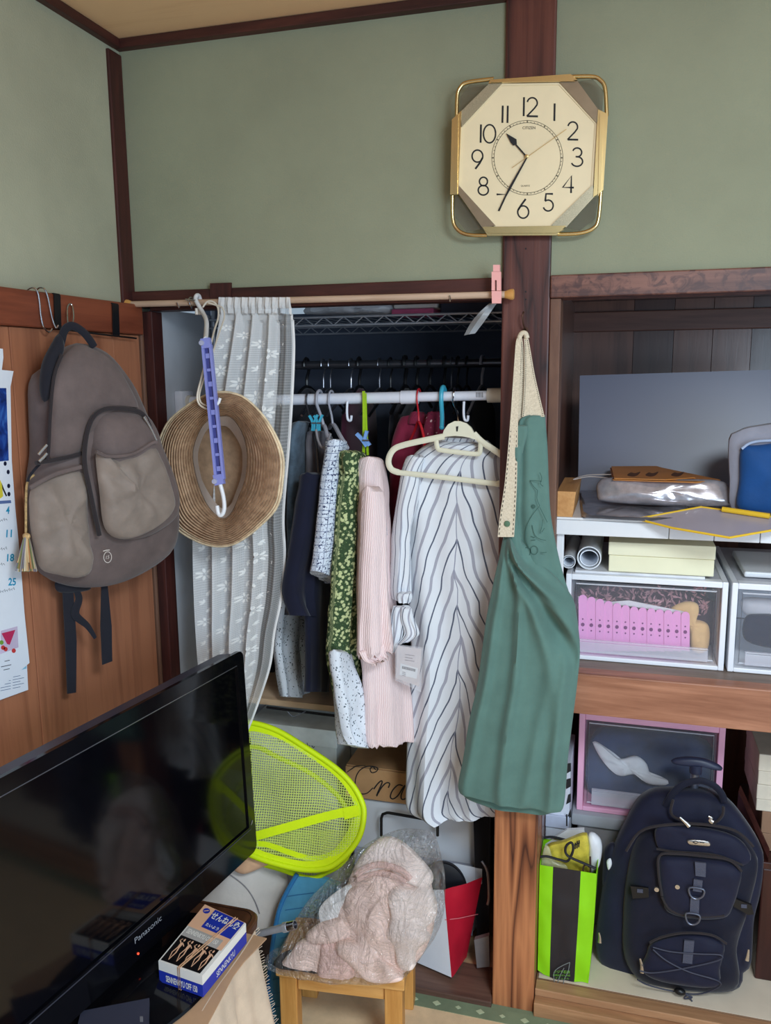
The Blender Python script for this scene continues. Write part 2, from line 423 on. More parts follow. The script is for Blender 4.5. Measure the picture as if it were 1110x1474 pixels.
# alcove on the right
struct('wall_alcove_left', box((.0052, .106, .0), (.047, .9, 1.80)), m_back)
ab = struct('wall_alcove_back', box((.0, .90, .0), (1.4, .94, 1.82)), m_back)
xs = [.0]
for q in (912, 970, 1026, 1082): xs.append(at(q, 480, .89).x)
xs += [xs[-1]+.094*(i+1) for i in range(6)]
m_back2 = wood('alcove_back_wood_dark', (46, 30, 32), (88, 60, 54), 'Z', 1.0, .28, wave=.7, spec=.7)
for i_, (a_, b_) in enumerate(zip(xs, xs[1:])): struct('back_plank', box((a_+.0004, .886-.0015*(i_ % 2), .93), (b_-.0004, .8995, 1.81), .0006), m_back2 if i_ % 3 == 1 else m_back, ab)
zb = at(950, 476, .88).z; zt = at(950, 447, .88).z
struct('trim_15', box((.005, .862, zb), (1.3, .8855, zt), .003), wood('batten_wood', (84, 54, 46), (130, 88, 74), 'X', 1))
sh = struct('trim_16', box((.046, 0, .806), (1.4, .045, .9045), .003), m_shelf)         # shelf beam
struct('trim_17', box((.0475, .0455, .876), (1.4, .8985, .9035), .001), m_board)        # shelf board
struct('wall_alcove_right', box((1.38, .05, 0), (1.42, .9, 1.80)), m_back)
struct('floor_alcove', box((.0475, .05, -.06), (1.38, .8985, .058)), wood('alcove_floor_wood', (120, 90, 66), (170, 134, 104), 'X', .8))
struct('trim_18', box((.047, -.014, -.06), (1.4, .0495, .038), .002), wood('alcove_sill_wood', (140, 98, 66), (196, 148, 108), 'X', 1))
struct('trim_19', box((.047, .012, .0385), (1.4, .0485, .058), .002), wood('sill_ridge_wood', (150, 108, 76), (204, 158, 118), 'X', 1))
mk('floor_sheet', box((.052, .052, .0585), (1.1, .62, .0605), .0005), m_floorp, label='beige paper sheet lining the alcove floor under the bags', cat='sheet')
# ------------------------------------------------------------------ curtain pole and what hangs on it
pl_a = at(190, 438, -.03); pl_b = at(727, 424, -.03)
pole = thing('curtain_pole', 'thin pale wooden curtain pole along the dark closet lintel', 'pole', (pl_a+pl_b)/2)
mk('pole_shaft', tube([pl_a, pl_b], .0075, 12), wood('pole_wood', (172, 140, 116), (216, 188, 164), 'X', 1.4), pole)
dv = (pl_b-pl_a).normalized()
mk('pole_end', lathe([(.0075, 0), (.0115, .012), (.0115, .018), (.009, .02), (0, .0201)], pl_b, dv, 16), m_pine, pole)
mk('pole_end', lathe([(.0075, 0), (.0115, .01), (.0125, .022), (.009, .026), (0, .0261)], pl_a, -dv, 16), m_pine, pole)
for s_ in (pl_a+dv*.13, pl_b-dv*.12):
    mk('pole_bracket', tube([s_+V3((0, .026, .0)), s_+V3((0, .008, -.004)), s_+V3((0, -.004, -.011)), s_+V3((0, -.011, 0))], .0018, 6), m_chrome, pole)
def polept(x): return pl_a+dv*((x-pl_a.x)/dv.x)
# lace curtain
cpl = []
CUR = cr([(429, 321, 423), (445, 321, 424), (462, 322, 424), (500, 316, 425), (560, 306, 423), (640, 294, 418), (740, 287, 410), (800, 286.5, 412), (862, 288, 406.5), (908, 290, 397), (954, 293, 391), (994, 298, 379), (1040, 303, 362), (1075, 308, 346)], 6)
def cur(s, i, lift=0.0):
    """point on the lace: s across, i row (float) down"""
    k = min(int(i), len(CUR)-2); f = i-k; y, l, r = (p+(q-p)*f for p, q in zip(CUR[k], CUR[k+1])); t = i/(len(CUR)-1)
    P = at(l+(r-l)*s, y, -.022)
    a = .006+.012*min(1, t*2.2)
    o = math.sin(2*PI*4.5*s+1.2*math.sin(2.2*t+.5))*a+math.sin(2*PI*8.3*s+2+t)*a*.4
    if t < .12: o = .011*(1 if t < .075 else .7)+.003*math.sin(s*60)+.0015*math.sin(s*133+t*40)
    o = max(o, -.010 if t > .15 else .0)
    return P+V3((0, -o-.012-lift, 0))
nu, nr_ = 110, 80; Vc = []; Uc = []; Fc_ = []
for j in range(nr_+1):
    for k in range(nu+1): Vc.append(cur(k/nu, j/nr_*(len(CUR)-1))); Uc.append((k/nu, j/nr_))
for j in range(nr_):
    for k in range(nu): a = j*(nu+1)+k; Fc_.append((a, a+1, a+nu+2, a+nu+1))
t = NT('lace_net'); t.base((250, 250, 250)); uvc = t.coord('UV', (1, 1, 1)); sxy = t.add('ShaderNodeSeparateXYZ'); t.link(uvc, sxy.inputs[0])
gx = t.math('PINGPONG', sxy.outputs[0], .004); gy = t.math('PINGPONG', sxy.outputs[1], .0022)
net = t.math('MAXIMUM', t.math('LESS_THAN', gx, .0013), t.math('LESS_THAN', gy, .0007))
dense = t.math('LESS_THAN', sxy.outputs[0], .80); al = t.math('MULTIPLY_ADD', net, .2, t.math('MULTIPLY_ADD', dense, .42, .28))
hd = t.math('LESS_THAN', sxy.outputs[1], .075); al = t.math('MAXIMUM', al, t.math('MULTIPLY', hd, .85)); sel = t.math('GREATER_THAN', sxy.outputs[0], .975); al = t.math('MAXIMUM', al, t.math('MULTIPLY', sel, .8))
trn = t.add('ShaderNodeBsdfTransparent'); tl = t.add('ShaderNodeBsdfTranslucent'); tl.inputs[0].default_value = lin((232, 230, 226)); m1 = t.add('ShaderNodeMixShader'); m1.inputs[0].default_value = .3; m2 = t.add('ShaderNodeMixShader')
t.set(.9, 0, .1); t.link(t.b.outputs[0], m1.inputs[1]); t.link(tl.outputs[0], m1.inputs[2]); t.link(al, m2.inputs[0]); t.link(trn.outputs[0], m2.inputs[1]); t.link(m1.outputs[0], m2.inputs[2]); t.link(m2.outputs[0], t.out.inputs[0])
m_lace = t.m
lc = thing('lace_curtain', 'sheer white lace curtain with floral embroidery gathered at the left of the closet pole', 'curtain', at(350, 1060, -.03))
mk('net', (Vc, Fc_, Uc), m_lace, lc)
def leaf(s, i, ang, L, W, n=7, ring=False):
    V = []; 
    for k in range(n*2):
        th = 2*PI*k/(n*2); a, b = math.cos(th)*L+L, math.sin(th)*W
        V.append(cur(min(.99, max(0, s+(a*math.cos(ang)-b*math.sin(ang))/100)), min(len(CUR)-1.01, max(8, i+(a*math.sin(ang)+b*math.cos(ang))/9.5)), .0012))
    return (V, [tuple(range(n*2))], None)
emb = []; random.seed(4)
for colm, s0 in enumerate((.09, .33, .55, .72)):
    i = 14.0+colm*1.7
    while i < 72:
        emb.append(leaf(s0, i, 0.0, .5, .5))
        for k in range(7): emb.append(leaf(s0+.02*math.cos(k*.9), i+.2*math.sin(k*.9), k*.9, 3.0, 1.5))
        for m_, di in ((1, 2.6), (-1, 4.0), (1, 5.4)):
            for an in (.5, -.6, 1.4): emb.append(leaf(s0+.01*m_, i+di, an+(0 if m_ > 0 else PI), 2.6, 1.15))
        i += 7.6
for k in range(9): emb.append(leaf(.86+.015*(k % 2), 13+k*4.2, .9+.8*(k % 3), 2.6, .9))
mk('embroidery', join(*emb), M('lace_thread', (238, 236, 232), .9, var=.02), lc, kind='stuff')
# hem cord down the free edge
mk('hem', tube([cur(.99, i*.5) for i in range(12, 2*len(CUR)-3)], .0028, 6), M('lace_hem', (232, 230, 228), .9), lc)
# pink peg on the pole
pk = yplane(-.045); m_pink = M('pink_plastic', (244, 176, 170), .4, var=.02)
pg = thing('clothes_peg', 'pink plastic clothes peg clipped on the right end of the curtain pole', 'peg', pk(716, 437))
mk('peg_body', join(slab([(709, 392), (722, 392), (722, 404), (709, 404)], pk, .012), slab([(709, 404), (713.5, 404), (713.5, 419), (709, 419)], pk, .012), slab([(716.2, 404), (722, 404), (722, 419), (716.2, 419)], pk, .012)), m_pink, pg, False)
mk('peg_grip', slab([(711, 382), (720.5, 382), (720.5, 391.6), (711, 391.6)], pk, .011), m_pink, pg, False)
mk('peg_jaw', slab([(708.5, 419.4), (722.5, 419.4), (722, 437), (709, 437)], yplane(-.05), .008), m_pink, pg, False)
# thin plastic strip hanging under the peg
g = cr([(700, 437, 716), (450, 690, 707), (465, 677, 698), (482, 667, 684)], 6)
st_L = [at(l if i else 704, y if i else 437, -.02-.012*math.sin(i*.4)) for i, (y, l, r) in enumerate(cr([(437, 704, 717), (450, 690, 708), (466, 677, 697), (483, 668, 684)], 6))]
st_R = [at(r, y-3, -.02+.01*math.sin(i*.5)) for i, (y, l, r) in enumerate(cr([(437, 704, 717), (450, 690, 708), (466, 677, 697), (483, 668, 684)], 6))]
nn = len(st_L); Vs = []; 
for a_, b_ in zip(st_L, st_R): Vs += [a_, (a_+b_)/2+V3((0, -.008, 0)), b_]
mk('plastic_strip', (Vs, [(3*i+k, 3*i+k+1, 3*i+k+4, 3*i+k+3) for i in range(nn-1) for k in (0, 1)], None), see('milky_film', (208, 212, 216), .5, .2), label='crumpled clear plastic strip dangling under the pink peg', cat='plastic strip')
# ------------------------------------------------------------------ wall clock
ctr = at(757, 228, -.03); ck = plane(ctr, V3((0.035, -1, -.04)))
Z2 = lambda P: [(620+x/3.964, 80+y/3.964) for x, y in P]
cl = thing('wall_clock', 'large octagonal cream wall clock with gold frame on the wooden post', 'clock', at(757, 340, -.03))
m_face = M('cream_dial', (240, 221, 182), .35, var=.02); m_silver = M('brushed_trim', (176, 166, 140), .35, .6, var=.15, vs=700); m_bronze = M('brown_trim', (150, 130, 106), .35, .5, var=.1)
octo = [(405, 168), (735, 162), (945, 388), (922, 745), (695, 972), (368, 972), (163, 748), (180, 408)]
mk('case', slab(Z2([(365, 176), (800, 166), (935, 318), (930, 330), (920, 780), (750, 965), (330, 968), (172, 780), (192, 345)]), ck, .026, -.0255), m_cream, cl, False)
mk('dial', join(slab(Z2(octo), ck, .003, .001)), m_face, cl, False)
mk('dial_bevel', join(*[bar(Z2([octo[i], octo[(i+1) % 8]]), 3.2, ck, .0042, .002) for i in range(8)]), m_face, cl, False)
for nm, P, mm in (('corner_trim', [(335, 168), (410, 165), (180, 412), (176, 325)], m_silver), ('corner_trim', [(735, 158), (838, 152), (955, 312), (947, 390)], m_bronze), ('corner_trim', [(148, 770), (164, 745), (372, 972), (300, 988)], m_bronze), ('corner_trim', [(925, 742), (935, 808), (775, 982), (688, 972)], m_silver)):
    mk(nm, slab(Z2(P), ck, .009, .0005), mm, cl, False)
for P in ([(345, 150), (800, 118), (838, 152), (335, 170)], [(300, 982), (775, 975), (720, 1030), (330, 1032)], [(128, 375), (182, 325), (163, 800), (118, 800)], [(955, 318), (1012, 345), (985, 775), (928, 815)]):
    q = Z2(P); mk('gold_bar', slab(q, ck, .016, -.004), m_gold, cl, False)
    c0 = (sum(a[0] for a in q)/4, sum(a[1] for a in q)/4)
    mk('bar_ridge', slab([(c0[0]+(a-c0[0])*(.96 if abs(P[1][0]-P[0][0]) > 200 else .35), c0[1]+(b-c0[1])*(.35 if abs(P[1][0]-P[0][0]) > 200 else .96)) for a, b in q], ck, .004, .012), m_gold, cl, False)
for P in ([(148, 360), (152, 230), (172, 178), (215, 152), (360, 133)], [(790, 122), (920, 120), (968, 140), (996, 190), (1005, 345)], [(972, 780), (958, 930), (930, 985), (850, 1014), (725, 1020)], [(322, 1026), (210, 1022), (150, 990), (126, 930), (124, 800)]):
    mk('frame_tube', tube([ck(x, y, .004) for x, y in cr(Z2(P), 6)], .0042, 10), m_gold, cl)
m_smoke = see('smoked_acrylic', (112, 104, 88), .32, .08)
for P in ([(170, 325), (170, 235), (222, 168), (335, 165)], [(835, 150), (925, 135), (985, 200), (980, 320), (955, 310)], [(960, 800), (940, 930), (850, 1000), (775, 984), (935, 812)], [(300, 990), (205, 1005), (142, 925), (142, 780)]):
    mk('corner_panel', slab(Z2(P), ck, .002, -.004), m_smoke, cl, False)
def arc(cx, cy, rx, ry, a0, a1, n=14): return [(cx+rx*math.cos(math.radians(a0+(a1-a0)*k/n)), cy-ry*math.sin(math.radians(a0+(a1-a0)*k/n))) for k in range(n+1)]
DG = {'1': [[(.3, 0), (.3, 1)]],
 '2': [arc(.3, .3, .27, .28, 170, -20)+[(.42, .58), (.02, 1)], [(.02, 1), (.62, 1)]],
 '3': [arc(.28, .25, .25, .24, 160, -85)+[(.2, .48)], [(.2, .48)]+arc(.28, .74, .31, .26, 85, -160)],
 '4': [[(.5, 1), (.5, 0), (.0, .68), (.66, .68)]],
 '5': [[(.55, 0), (.14, 0), (.1, .42)], arc(.28, .68, .3, .32, 130, -160)],
 '6': [[(.42, 0), (.2, .3), (.03, .58)], arc(.3, .68, .29, .32, 0, 360, 24)],
 '7': [[(0, 0), (.6, 0), (.15, 1)]],
 '8': [arc(.3, .24, .23, .24, 0, 360, 20), arc(.3, .73, .29, .27, 0, 360, 22)],
 '9': [[(.2, 1), (.42, .7), (.58, .4)], arc(.3, .32, .29, .32, 0, 360, 24)],
 '0': [arc(.34, .5, .34, .5, 0, 360, 26)]}
def numeral(s, cx, cy, h, name='numeral'):
    gs = []; wd = {'1': .30, '0': .8}; tot = sum(wd.get(c_, .68) for c_ in s); x = -tot/2
    for c_ in s:
        for pl_ in DG[c_]:
            Q = [((x+a-(.15 if c_ == '1' else 0))*h*.98, (b-.5)*h) for a, b in pl_]
            an = .02
            Q = [(cx+a*math.cos(an)-b*math.sin(an)+0, cy+a*math.sin(an)+b*math.cos(an)) for a, b in Q]
            gs.append(stroke(Z2(Q), 2.7 if len(pl_) < 5 else 2.2, ck, .0046))
        x += wd.get(c_, .68)
    mk(name, join(*gs), m_ink, cl, False)
for s_, x, y, h in (('12', 568, 292, 108), ('1', 707, 323, 100), ('2', 815, 428, 103), ('3', 842, 579, 106), ('4', 787, 735, 98), ('5', 677, 838, 98), ('6', 533, 873, 110), ('7', 407, 840, 95), ('8', 305, 745, 102), ('9', 271, 593, 108), ('10', 327, 446, 104), ('11', 425, 335, 98)): numeral(s_, x, y, h)
rg = []
for rr in ((203, 213), (190, 200)): rg.append(stroke(Z2(arc(552, 583, rr[0], rr[1], 0, 360, 72)), .7, ck, .0046))
for k in range(60):
    a = k*6*PI/180; l = 6 if k % 5 else 13
    rg.append(stroke(Z2([(552+191*math.cos(a), 583-201*math.sin(a)), (552+(191+l)*math.cos(a), 583-(201+l)*math.sin(a))]), .8 if k % 5 else 1.6, ck, .0047))
mk('minute_ring', join(*rg), M('ring_ink', (96, 86, 64), .6), cl, False)
mk('lettering', text('CITIZEN', ck, Z2([(561, 412)])[0], (18.5, -.2), (.1, -4), .0047), m_ink, cl, False, kind='stuff'); mk('lettering', text('QUARTZ', ck, Z2([(540, 744)])[0], (13, 0), (.1, -2.6), .0047), m_ink, cl, False, kind='stuff')
mk('hour_hand', join(bar(Z2([(550, 580), (486, 508)]), 2.2, ck, .007, .001), slab(Z2([(430, 443), (490, 478), (492, 505), (472, 514), (458, 498)]), ck, .001, .007)), m_ink, cl, False)
mk('minute_hand', join(slab(Z2([(547, 579), (553, 583), (462, 752), (384, 889), (448, 750)]), ck, .001, .0085)), m_ink, cl, False)
mk('second_hand', bar(Z2([(465, 640), (775, 420)]), .8, ck, .010, .0006), m_gold, cl, False)
mk('hub', lathe([(.0, .013), (.0035, .0125), (.004, .007)], ck(*Z2([(550, 580)])[0]), ck.n, 14), m_gold, cl)
# ------------------------------------------------------------------ cloth patterns
def print_mat(name, ground, marks, scale, thr, soft=.03, marks2=None, thr2=0, mapsc=(1, 1, 1), feat='F1', weave=500):
    t = NT(name); c = t.coord('UV', mapsc); v = t.add('ShaderNodeTexVoronoi', feature=feat); v.inputs['Scale'].default_value = scale; t.link(c, v.inputs['Vector'])
    n = t.noise(c, scale*2.1, 2, .5, .6); d = t.math('ADD', v.outputs['Distance'], t.math('MULTIPLY_ADD', n, .5, -.25))
    mk_ = t.ramp(d, [(max(0, thr-soft), (255, 255, 255)), (thr+soft, (0, 0, 0))]); col = t.mix(mk_, ground, marks)
    if marks2: 
        v2 = t.add('ShaderNodeTexVoronoi'); v2.inputs['Scale'].default_value = scale*1.9; t.link(c, v2.inputs['Vector'])
        col = t.mix(t.ramp(v2.outputs['Distance'], [(max(0, thr2-soft), (255, 255, 255)), (thr2+soft, (0, 0, 0))]), col, marks2)
    t.base(col); t.bump(t.noise(c, weave, 2), .2, .001); return t.set(.9, 0, .15)
m_greenfl = print_mat('green_floral_print', (58, 78, 52), (196, 204, 150), 100, .42, .07, (112, 140, 90), .2)
m_whitefl = print_mat('white_floral_print', (222, 228, 236), (70, 82, 92), 125, .24, .04, (150, 170, 160), .13)
m_bluepr = None
t = NT('blue_tile_print'); c = t.coord('UV'); br = t.add('ShaderNodeTexBrick'); br.offset = 0; br.inputs['Scale'].default_value = 1; br.inputs['Brick Width'].default_value = .017; br.inputs['Row Height'].default_value = .017; br.inputs['Mortar Size'].default_value = .0008
br.inputs['Color1'].default_value = lin((222, 230, 240)); br.inputs['Color2'].default_value = lin((214, 224, 238)); br.inputs['Mortar'].default_value = lin((120, 132, 160)); t.link(c, br.inputs[0])
n = t.noise(c, 160, 3, .6); t.base(t.mix(t.ramp(n, [(.54, (0, 0, 0)), (.60, (255, 255, 255))]), br.outputs[0], (52, 62, 100))); m_bluepr = t.set(.9, 0, .15)
m_pinkk = fabric('pink_rib_knit', (236, 200, 198), 300); 
t = NT('pink_ribbed_knit'); c = t.coord('UV'); wv = t.add('ShaderNodeTexWave', wave_type='BANDS', bands_direction='X'); wv.inputs['Scale'].default_value = 60; wv.inputs['Distortion'].default_value = 1.5; wv.inputs['Detail'].default_value = 2; wv.inputs['Detail Scale'].default_value = 2; t.link(c, wv.inputs[0])
t.base(t.mix(wv.outputs['Fac'], (234, 206, 204), (248, 228, 226))); t.bump(wv.outputs['Fac'], .5, .002); m_pinkk = t.set(.92, 0, .15)
# striped dress: chevron stripes around a seam (uv in metres)
def stripe_mat(name, uc, per, k, ang=0.0, ground=(226, 229, 234)):
    t = NT(name); c = t.coord('UV'); sx = t.add('ShaderNodeSeparateXYZ'); t.link(c, sx.inputs[0])
    u = t.math('ADD', sx.outputs[0], t.math('MULTIPLY', t.noise(c, 5, 2), .035)); u = t.math('SUBTRACT', u, uc+.0175)
    if ang: d = u
    else: d = t.math('ADD', t.math('MULTIPLY', t.math('ABSOLUTE', u), k), sx.outputs[1])
    x = t.math('DIVIDE', d, per); fr = t.math('FRACT', x)
    s1 = t.math('LESS_THAN', t.math('ABSOLUTE', t.math('SUBTRACT', fr, .25)), .035); s2 = t.math('LESS_THAN', t.math('ABSOLUTE', t.math('SUBTRACT', fr, .75)), .07)
    col = t.mix(s2, ground, (168, 168, 180)); col = t.mix(s1, col, (92, 98, 116))
    if not ang:
        sm = t.math('LESS_THAN', t.math('ABSOLUTE', u), .0012); col = t.mix(sm, col, (150, 152, 170))
    t.base(col); t.bump(t.noise(t.coord(), 420, 2), .15, .001); return t.set(.9, 0, .15)
m_strp = stripe_mat('chevron_striped_cotton', .163, .165, 2.9)
m_strs = stripe_mat('striped_sleeve_cotton', .0, .033, 0, 1)
m_denim = fabric('blue_grey_denim', (82, 98, 112), 300, var=.2, vs=30); m_greyt = fabric('taupe_grey_jersey', (122, 118, 124)); m_maroon = fabric('maroon_cloth', (140, 42, 68), var=.15)
m_plum = fabric('dark_plum_cloth', (78, 34, 52)); m_charc = fabric('charcoal_cloth', (44, 44, 52)); m_navyd = fabric('navy_dress_cloth', (22, 25, 44), var=.1)
m_pais = print_mat('paisley_print', (120, 40, 62), (214, 178, 176), 70, .16, .05, (60, 30, 50), .14)
m_hgrey = M('grey_hanger_plastic', (176, 176, 186), .4); m_cyan = M('cyan_plastic', (70, 178, 206), .35); m_lime = M('lime_plastic', (170, 208, 40), .35); m_red = M('red_plastic', (196, 36, 48), .35)
m_blue = M('sky_blue_plastic', (134, 176, 236), .35); m_wire = M('steel_wire', (150, 150, 158), .3, .9)
# ------------------------------------------------------------------ rods and the wire rack
bl = at(430, 526, .5); br_ = at(716, 522, .5)
rod = thing('hanging_rod', 'dark metal clothes rod at the back of the closet', 'rod', (bl+br_)/2)
mk('rod_tube', tube([V3((-.948, .5, bl.z)), V3((-.024, .5, br_.z))], .0125, 16), M('dark_steel', (96, 98, 106), .3, .8), rod)
for x in (-.9425, -.0245): mk('rod_flange', lathe([(.0, 0), (.024, 0), (.024, .005), (.0, .0051)], (x, .5, bl.z), (1 if x < -.5 else -1, 0, 0), 18), m_black, rod)
YR = .13
wl = at(388, 576, YR); wr_ = at(716, 569, YR); wd_ = (wr_-wl).normalized()
def wrod(x): return wl+wd_*((x-wl.x)/wd_.x)
trd = thing('tension_rod', 'white telescopic tension rod across the front of the closet', 'rod', (wl+wr_)/2)
mid = at(578, 572, YR).x; mid2 = at(602, 571, YR).x
m_wrod = M('white_enamel', (226, 228, 238), .3, var=.02)
mk('outer_tube', tube([wrod(-.925), wrod(mid+.01)], .0142, 18), m_wrod, trd)
mk('sleeve', tube([wrod(mid), wrod(mid2)], .0168, 18), m_wrod, trd)
mk('inner_tube', tube([wrod(mid2-.005), wrod(-.085)], .0118, 18), m_wrod, trd)
mk('end_cap', tube([wrod(at(702, 569, YR).x), wrod(-.0215)], .0175, 18), M('ivory_cap', (214, 208, 196), .5), trd)
mk('end_cap', tube([wrod(-.9395), wrod(-.905)], .0175, 18), M('ivory_cap', (214, 208, 196), .5), trd)
mk('lettering', join(*[bar([(686+k*2.2, 564.5), (686+k*2.2, 572)], .7, yplane(YR-.0122), 0, .0006) for k in range(5)]), m_ink, trd, False, kind='stuff')
bk = box((-.9395, YR-.03, wl.z-.05), (-.915, YR+.03, wl.z+.025), .004)
mk('rod_bracket', bk, m_wrod, label='white wall bracket at the left end of the tension rod above the hat', cat='bracket')
# wire rack
wy0, wy1 = .30, .80; zt = at(560, 454, wy0).z; zl = at(560, 466, wy0).z
rk = thing('wire_rack', 'chrome and black wire shelf rack under the closet ceiling', 'rack', (-.42, .55, zl))
m_rackw = M('dark_chrome_wire', (176, 178, 186), .3, .35)
def frame_rail(y):
    mk('rail', tube([(-.93, y, zt), (-.03, y, zt)], .0032, 8), m_rackw, rk); mk('rail', tube([(-.93, y, zl), (-.03, y, zl)], .0032, 8), m_rackw, rk)
    x = -.90; P = []; k = 0
    while x < -.04: P.append((x, y-.001, zt if k % 2 else zl)); x += .0285; k += 1
    mk('zigzag_wire', tube(P, .002, 6), m_rackw, rk)
frame_rail(wy0); frame_rail(wy1)
for k in range(24): mk('shelf_wire', tube([(-.92+k*.0385, wy0+.003, zt+.002), (-.92+k*.0385, wy1-.003, zt+.002)], .0016, 6), m_rackw, rk)
for x in (-.925, -.035): mk('side_rail', tube([(x, wy0, zt), (x, wy1, zt)], .0032, 8), m_rackw, rk)
for x in (-.925, -.035):
    for y in (wy0+.012, wy1-.012): mk('post', tube([(x, y, zl-.06), (x, y, 1.815)], .0065, 10), m_rackw, rk)
yb = yplane(.40)
mk('plastic_bag', puff([(440, 452), (452, 436), (478, 430), (512, 432), (548, 430), (570, 440), (567, 452), (500, 453)], yb, .05, .05, wr=.012, ws=30), see('milky_bag', (206, 206, 212), .8, .25, .3), label='bunched milky plastic bag at the left of the wire rack', cat='bag')
pkk = thing('wrapped_pack', 'off-white pack with a pink base on the wire rack', 'pack', at(598, 453, .40))
zz = zt+.0045
a0 = at(566, 440, .36).x; a1 = at(630, 440, .36).x
mk('pack_body', box((a0, .36, zz+.016), (a1, .5, zz+.062), .006), M('off_white_card', (206, 202, 198), .6), pkk, False); mk('pack_base', box((a0-.004, .355, zz), (a1-.01, .5, zz+.0155), .004), M('magenta_card', (206, 96, 138), .6), pkk, False)
a0 = at(634, 440, .36).x; a1 = at(712, 440, .36).x
dbx = thing('storage_box', 'dark navy box at the right end of the wire rack', 'box', ((a0+a1)/2, .45, zz))
mk('box_body', box((a0, .36, zz), (a1, .55, zz+.04), .003), M('dark_navy_box', (40, 46, 66), .5), dbx, False); mk('box_lid', box((a0-.002, .357, zz+.0405), (a1+.002, .553, zz+.058), .003), M('dark_navy_lid', (48, 54, 76), .5), dbx, False)
# ------------------------------------------------------------------ hangers on the back rod
def hook_geo(x, y, zr, r, drop, tw, wr, zs=1.0):
    """hook over a rod at (x, y, zr): tw = turn of the hanger about the vertical"""
    P = []
    dx, dy = math.sin(tw), math.cos(tw)
    for k in range(9):
        a = math.radians(-10+ k*190/8); P.append((x+dx*r*math.cos(a)*-1, y+dy*r*math.cos(a)*-1, zr+r*math.sin(a)))
    P = P[::-1] if False else P
    P.append((x+dx*r*.9, y+dy*r*.9, zr-r*.8)); P.append((x+dx*.002, y+dy*.002, zr-r*1.8)); P.append((x, y, zr-drop))
    return tube(cr(P, 3), wr, 6)
def arms_geo(x, y, z, half, tw, r, sag=.07):
    dx, dy = math.sin(tw), math.cos(tw)
    P = [(x-dx*half, y-dy*half, z-sag), (x-dx*half*.55, y-dy*half*.55, z-sag*.5), (x, y, z), (x+dx*half*.55, y+dy*half*.55, z-sag*.5), (x+dx*half, y+dy*half, z-sag)]
    return tube(cr(P, 4), r, 8)
rb = lambda px: at(px, 522, .5).x
zrod = bl.z
spec = [(441, m_black, .0045, 'black'), (465, m_wire, .0022, 'wire'), (475, m_wire, .0022, 'wire'), (505, m_wire, .0022, 'wire'), (517, m_black, .0045, 'black'), (546, m_wire, .0022, 'wire'), (562, m_black, .0028, 'wire'), (583, m_black, .006, 'black'), (600, m_black, .0045, 'black'), (619, m_black, .0045, 'black'), (640, m_black, .0045, 'black'), (650, m_wire, .0022, 'wire'), (659, m_black, .0035, 'black'), (672, m_black, .003, 'black'), (694, m_hgrey, .004, 'grey')]
cols = [m_charc, m_charc, m_blackc, m_navyd, m_plum, m_blackc, m_blackc, m_charc, m_maroon, m_maroon, m_pais, m_blackc, m_charc, m_blackc, m_charc]
lab = ['charcoal', 'charcoal', 'black', 'navy', 'dark plum', 'black', 'black', 'charcoal', 'maroon', 'maroon', 'maroon paisley', 'black', 'charcoal', 'black', 'charcoal']
random.seed(9)
def backcloth(name, x, tw, topz, botz, half, th, mat, label, seed, y=.5):
    dx, dy = math.sin(tw), math.cos(tw); rings = []; n = 24
    prof = [(0, .12), (.012, .3), (.05, .72), (.085, .98), (.14, 1.05), (.3, 1.0), (.6, .98), (.9, 1.02), (1, 1.04)]; H = topz-botz
    for f, hw in prof:
        z = topz-(f*H if f > .2 else f*.85); ring = []
        for k in range(n):
            a = 2*PI*k/n; s = math.cos(a)*half*hw; q = math.copysign(abs(math.sin(a))**.7, math.sin(a))*th*(.5+.5*min(1, f*3))
            q += .006*math.sin(s*40+seed)*f*abs(math.sin(a))
            ring.append((x+dx*s+dy*q, y+dy*s-dx*q, z))
        rings.append(ring)
    return mk(name, loft(rings), mat, label=label, cat='clothes')
G1 = 'hangers on the dark back rod'
seen = {}
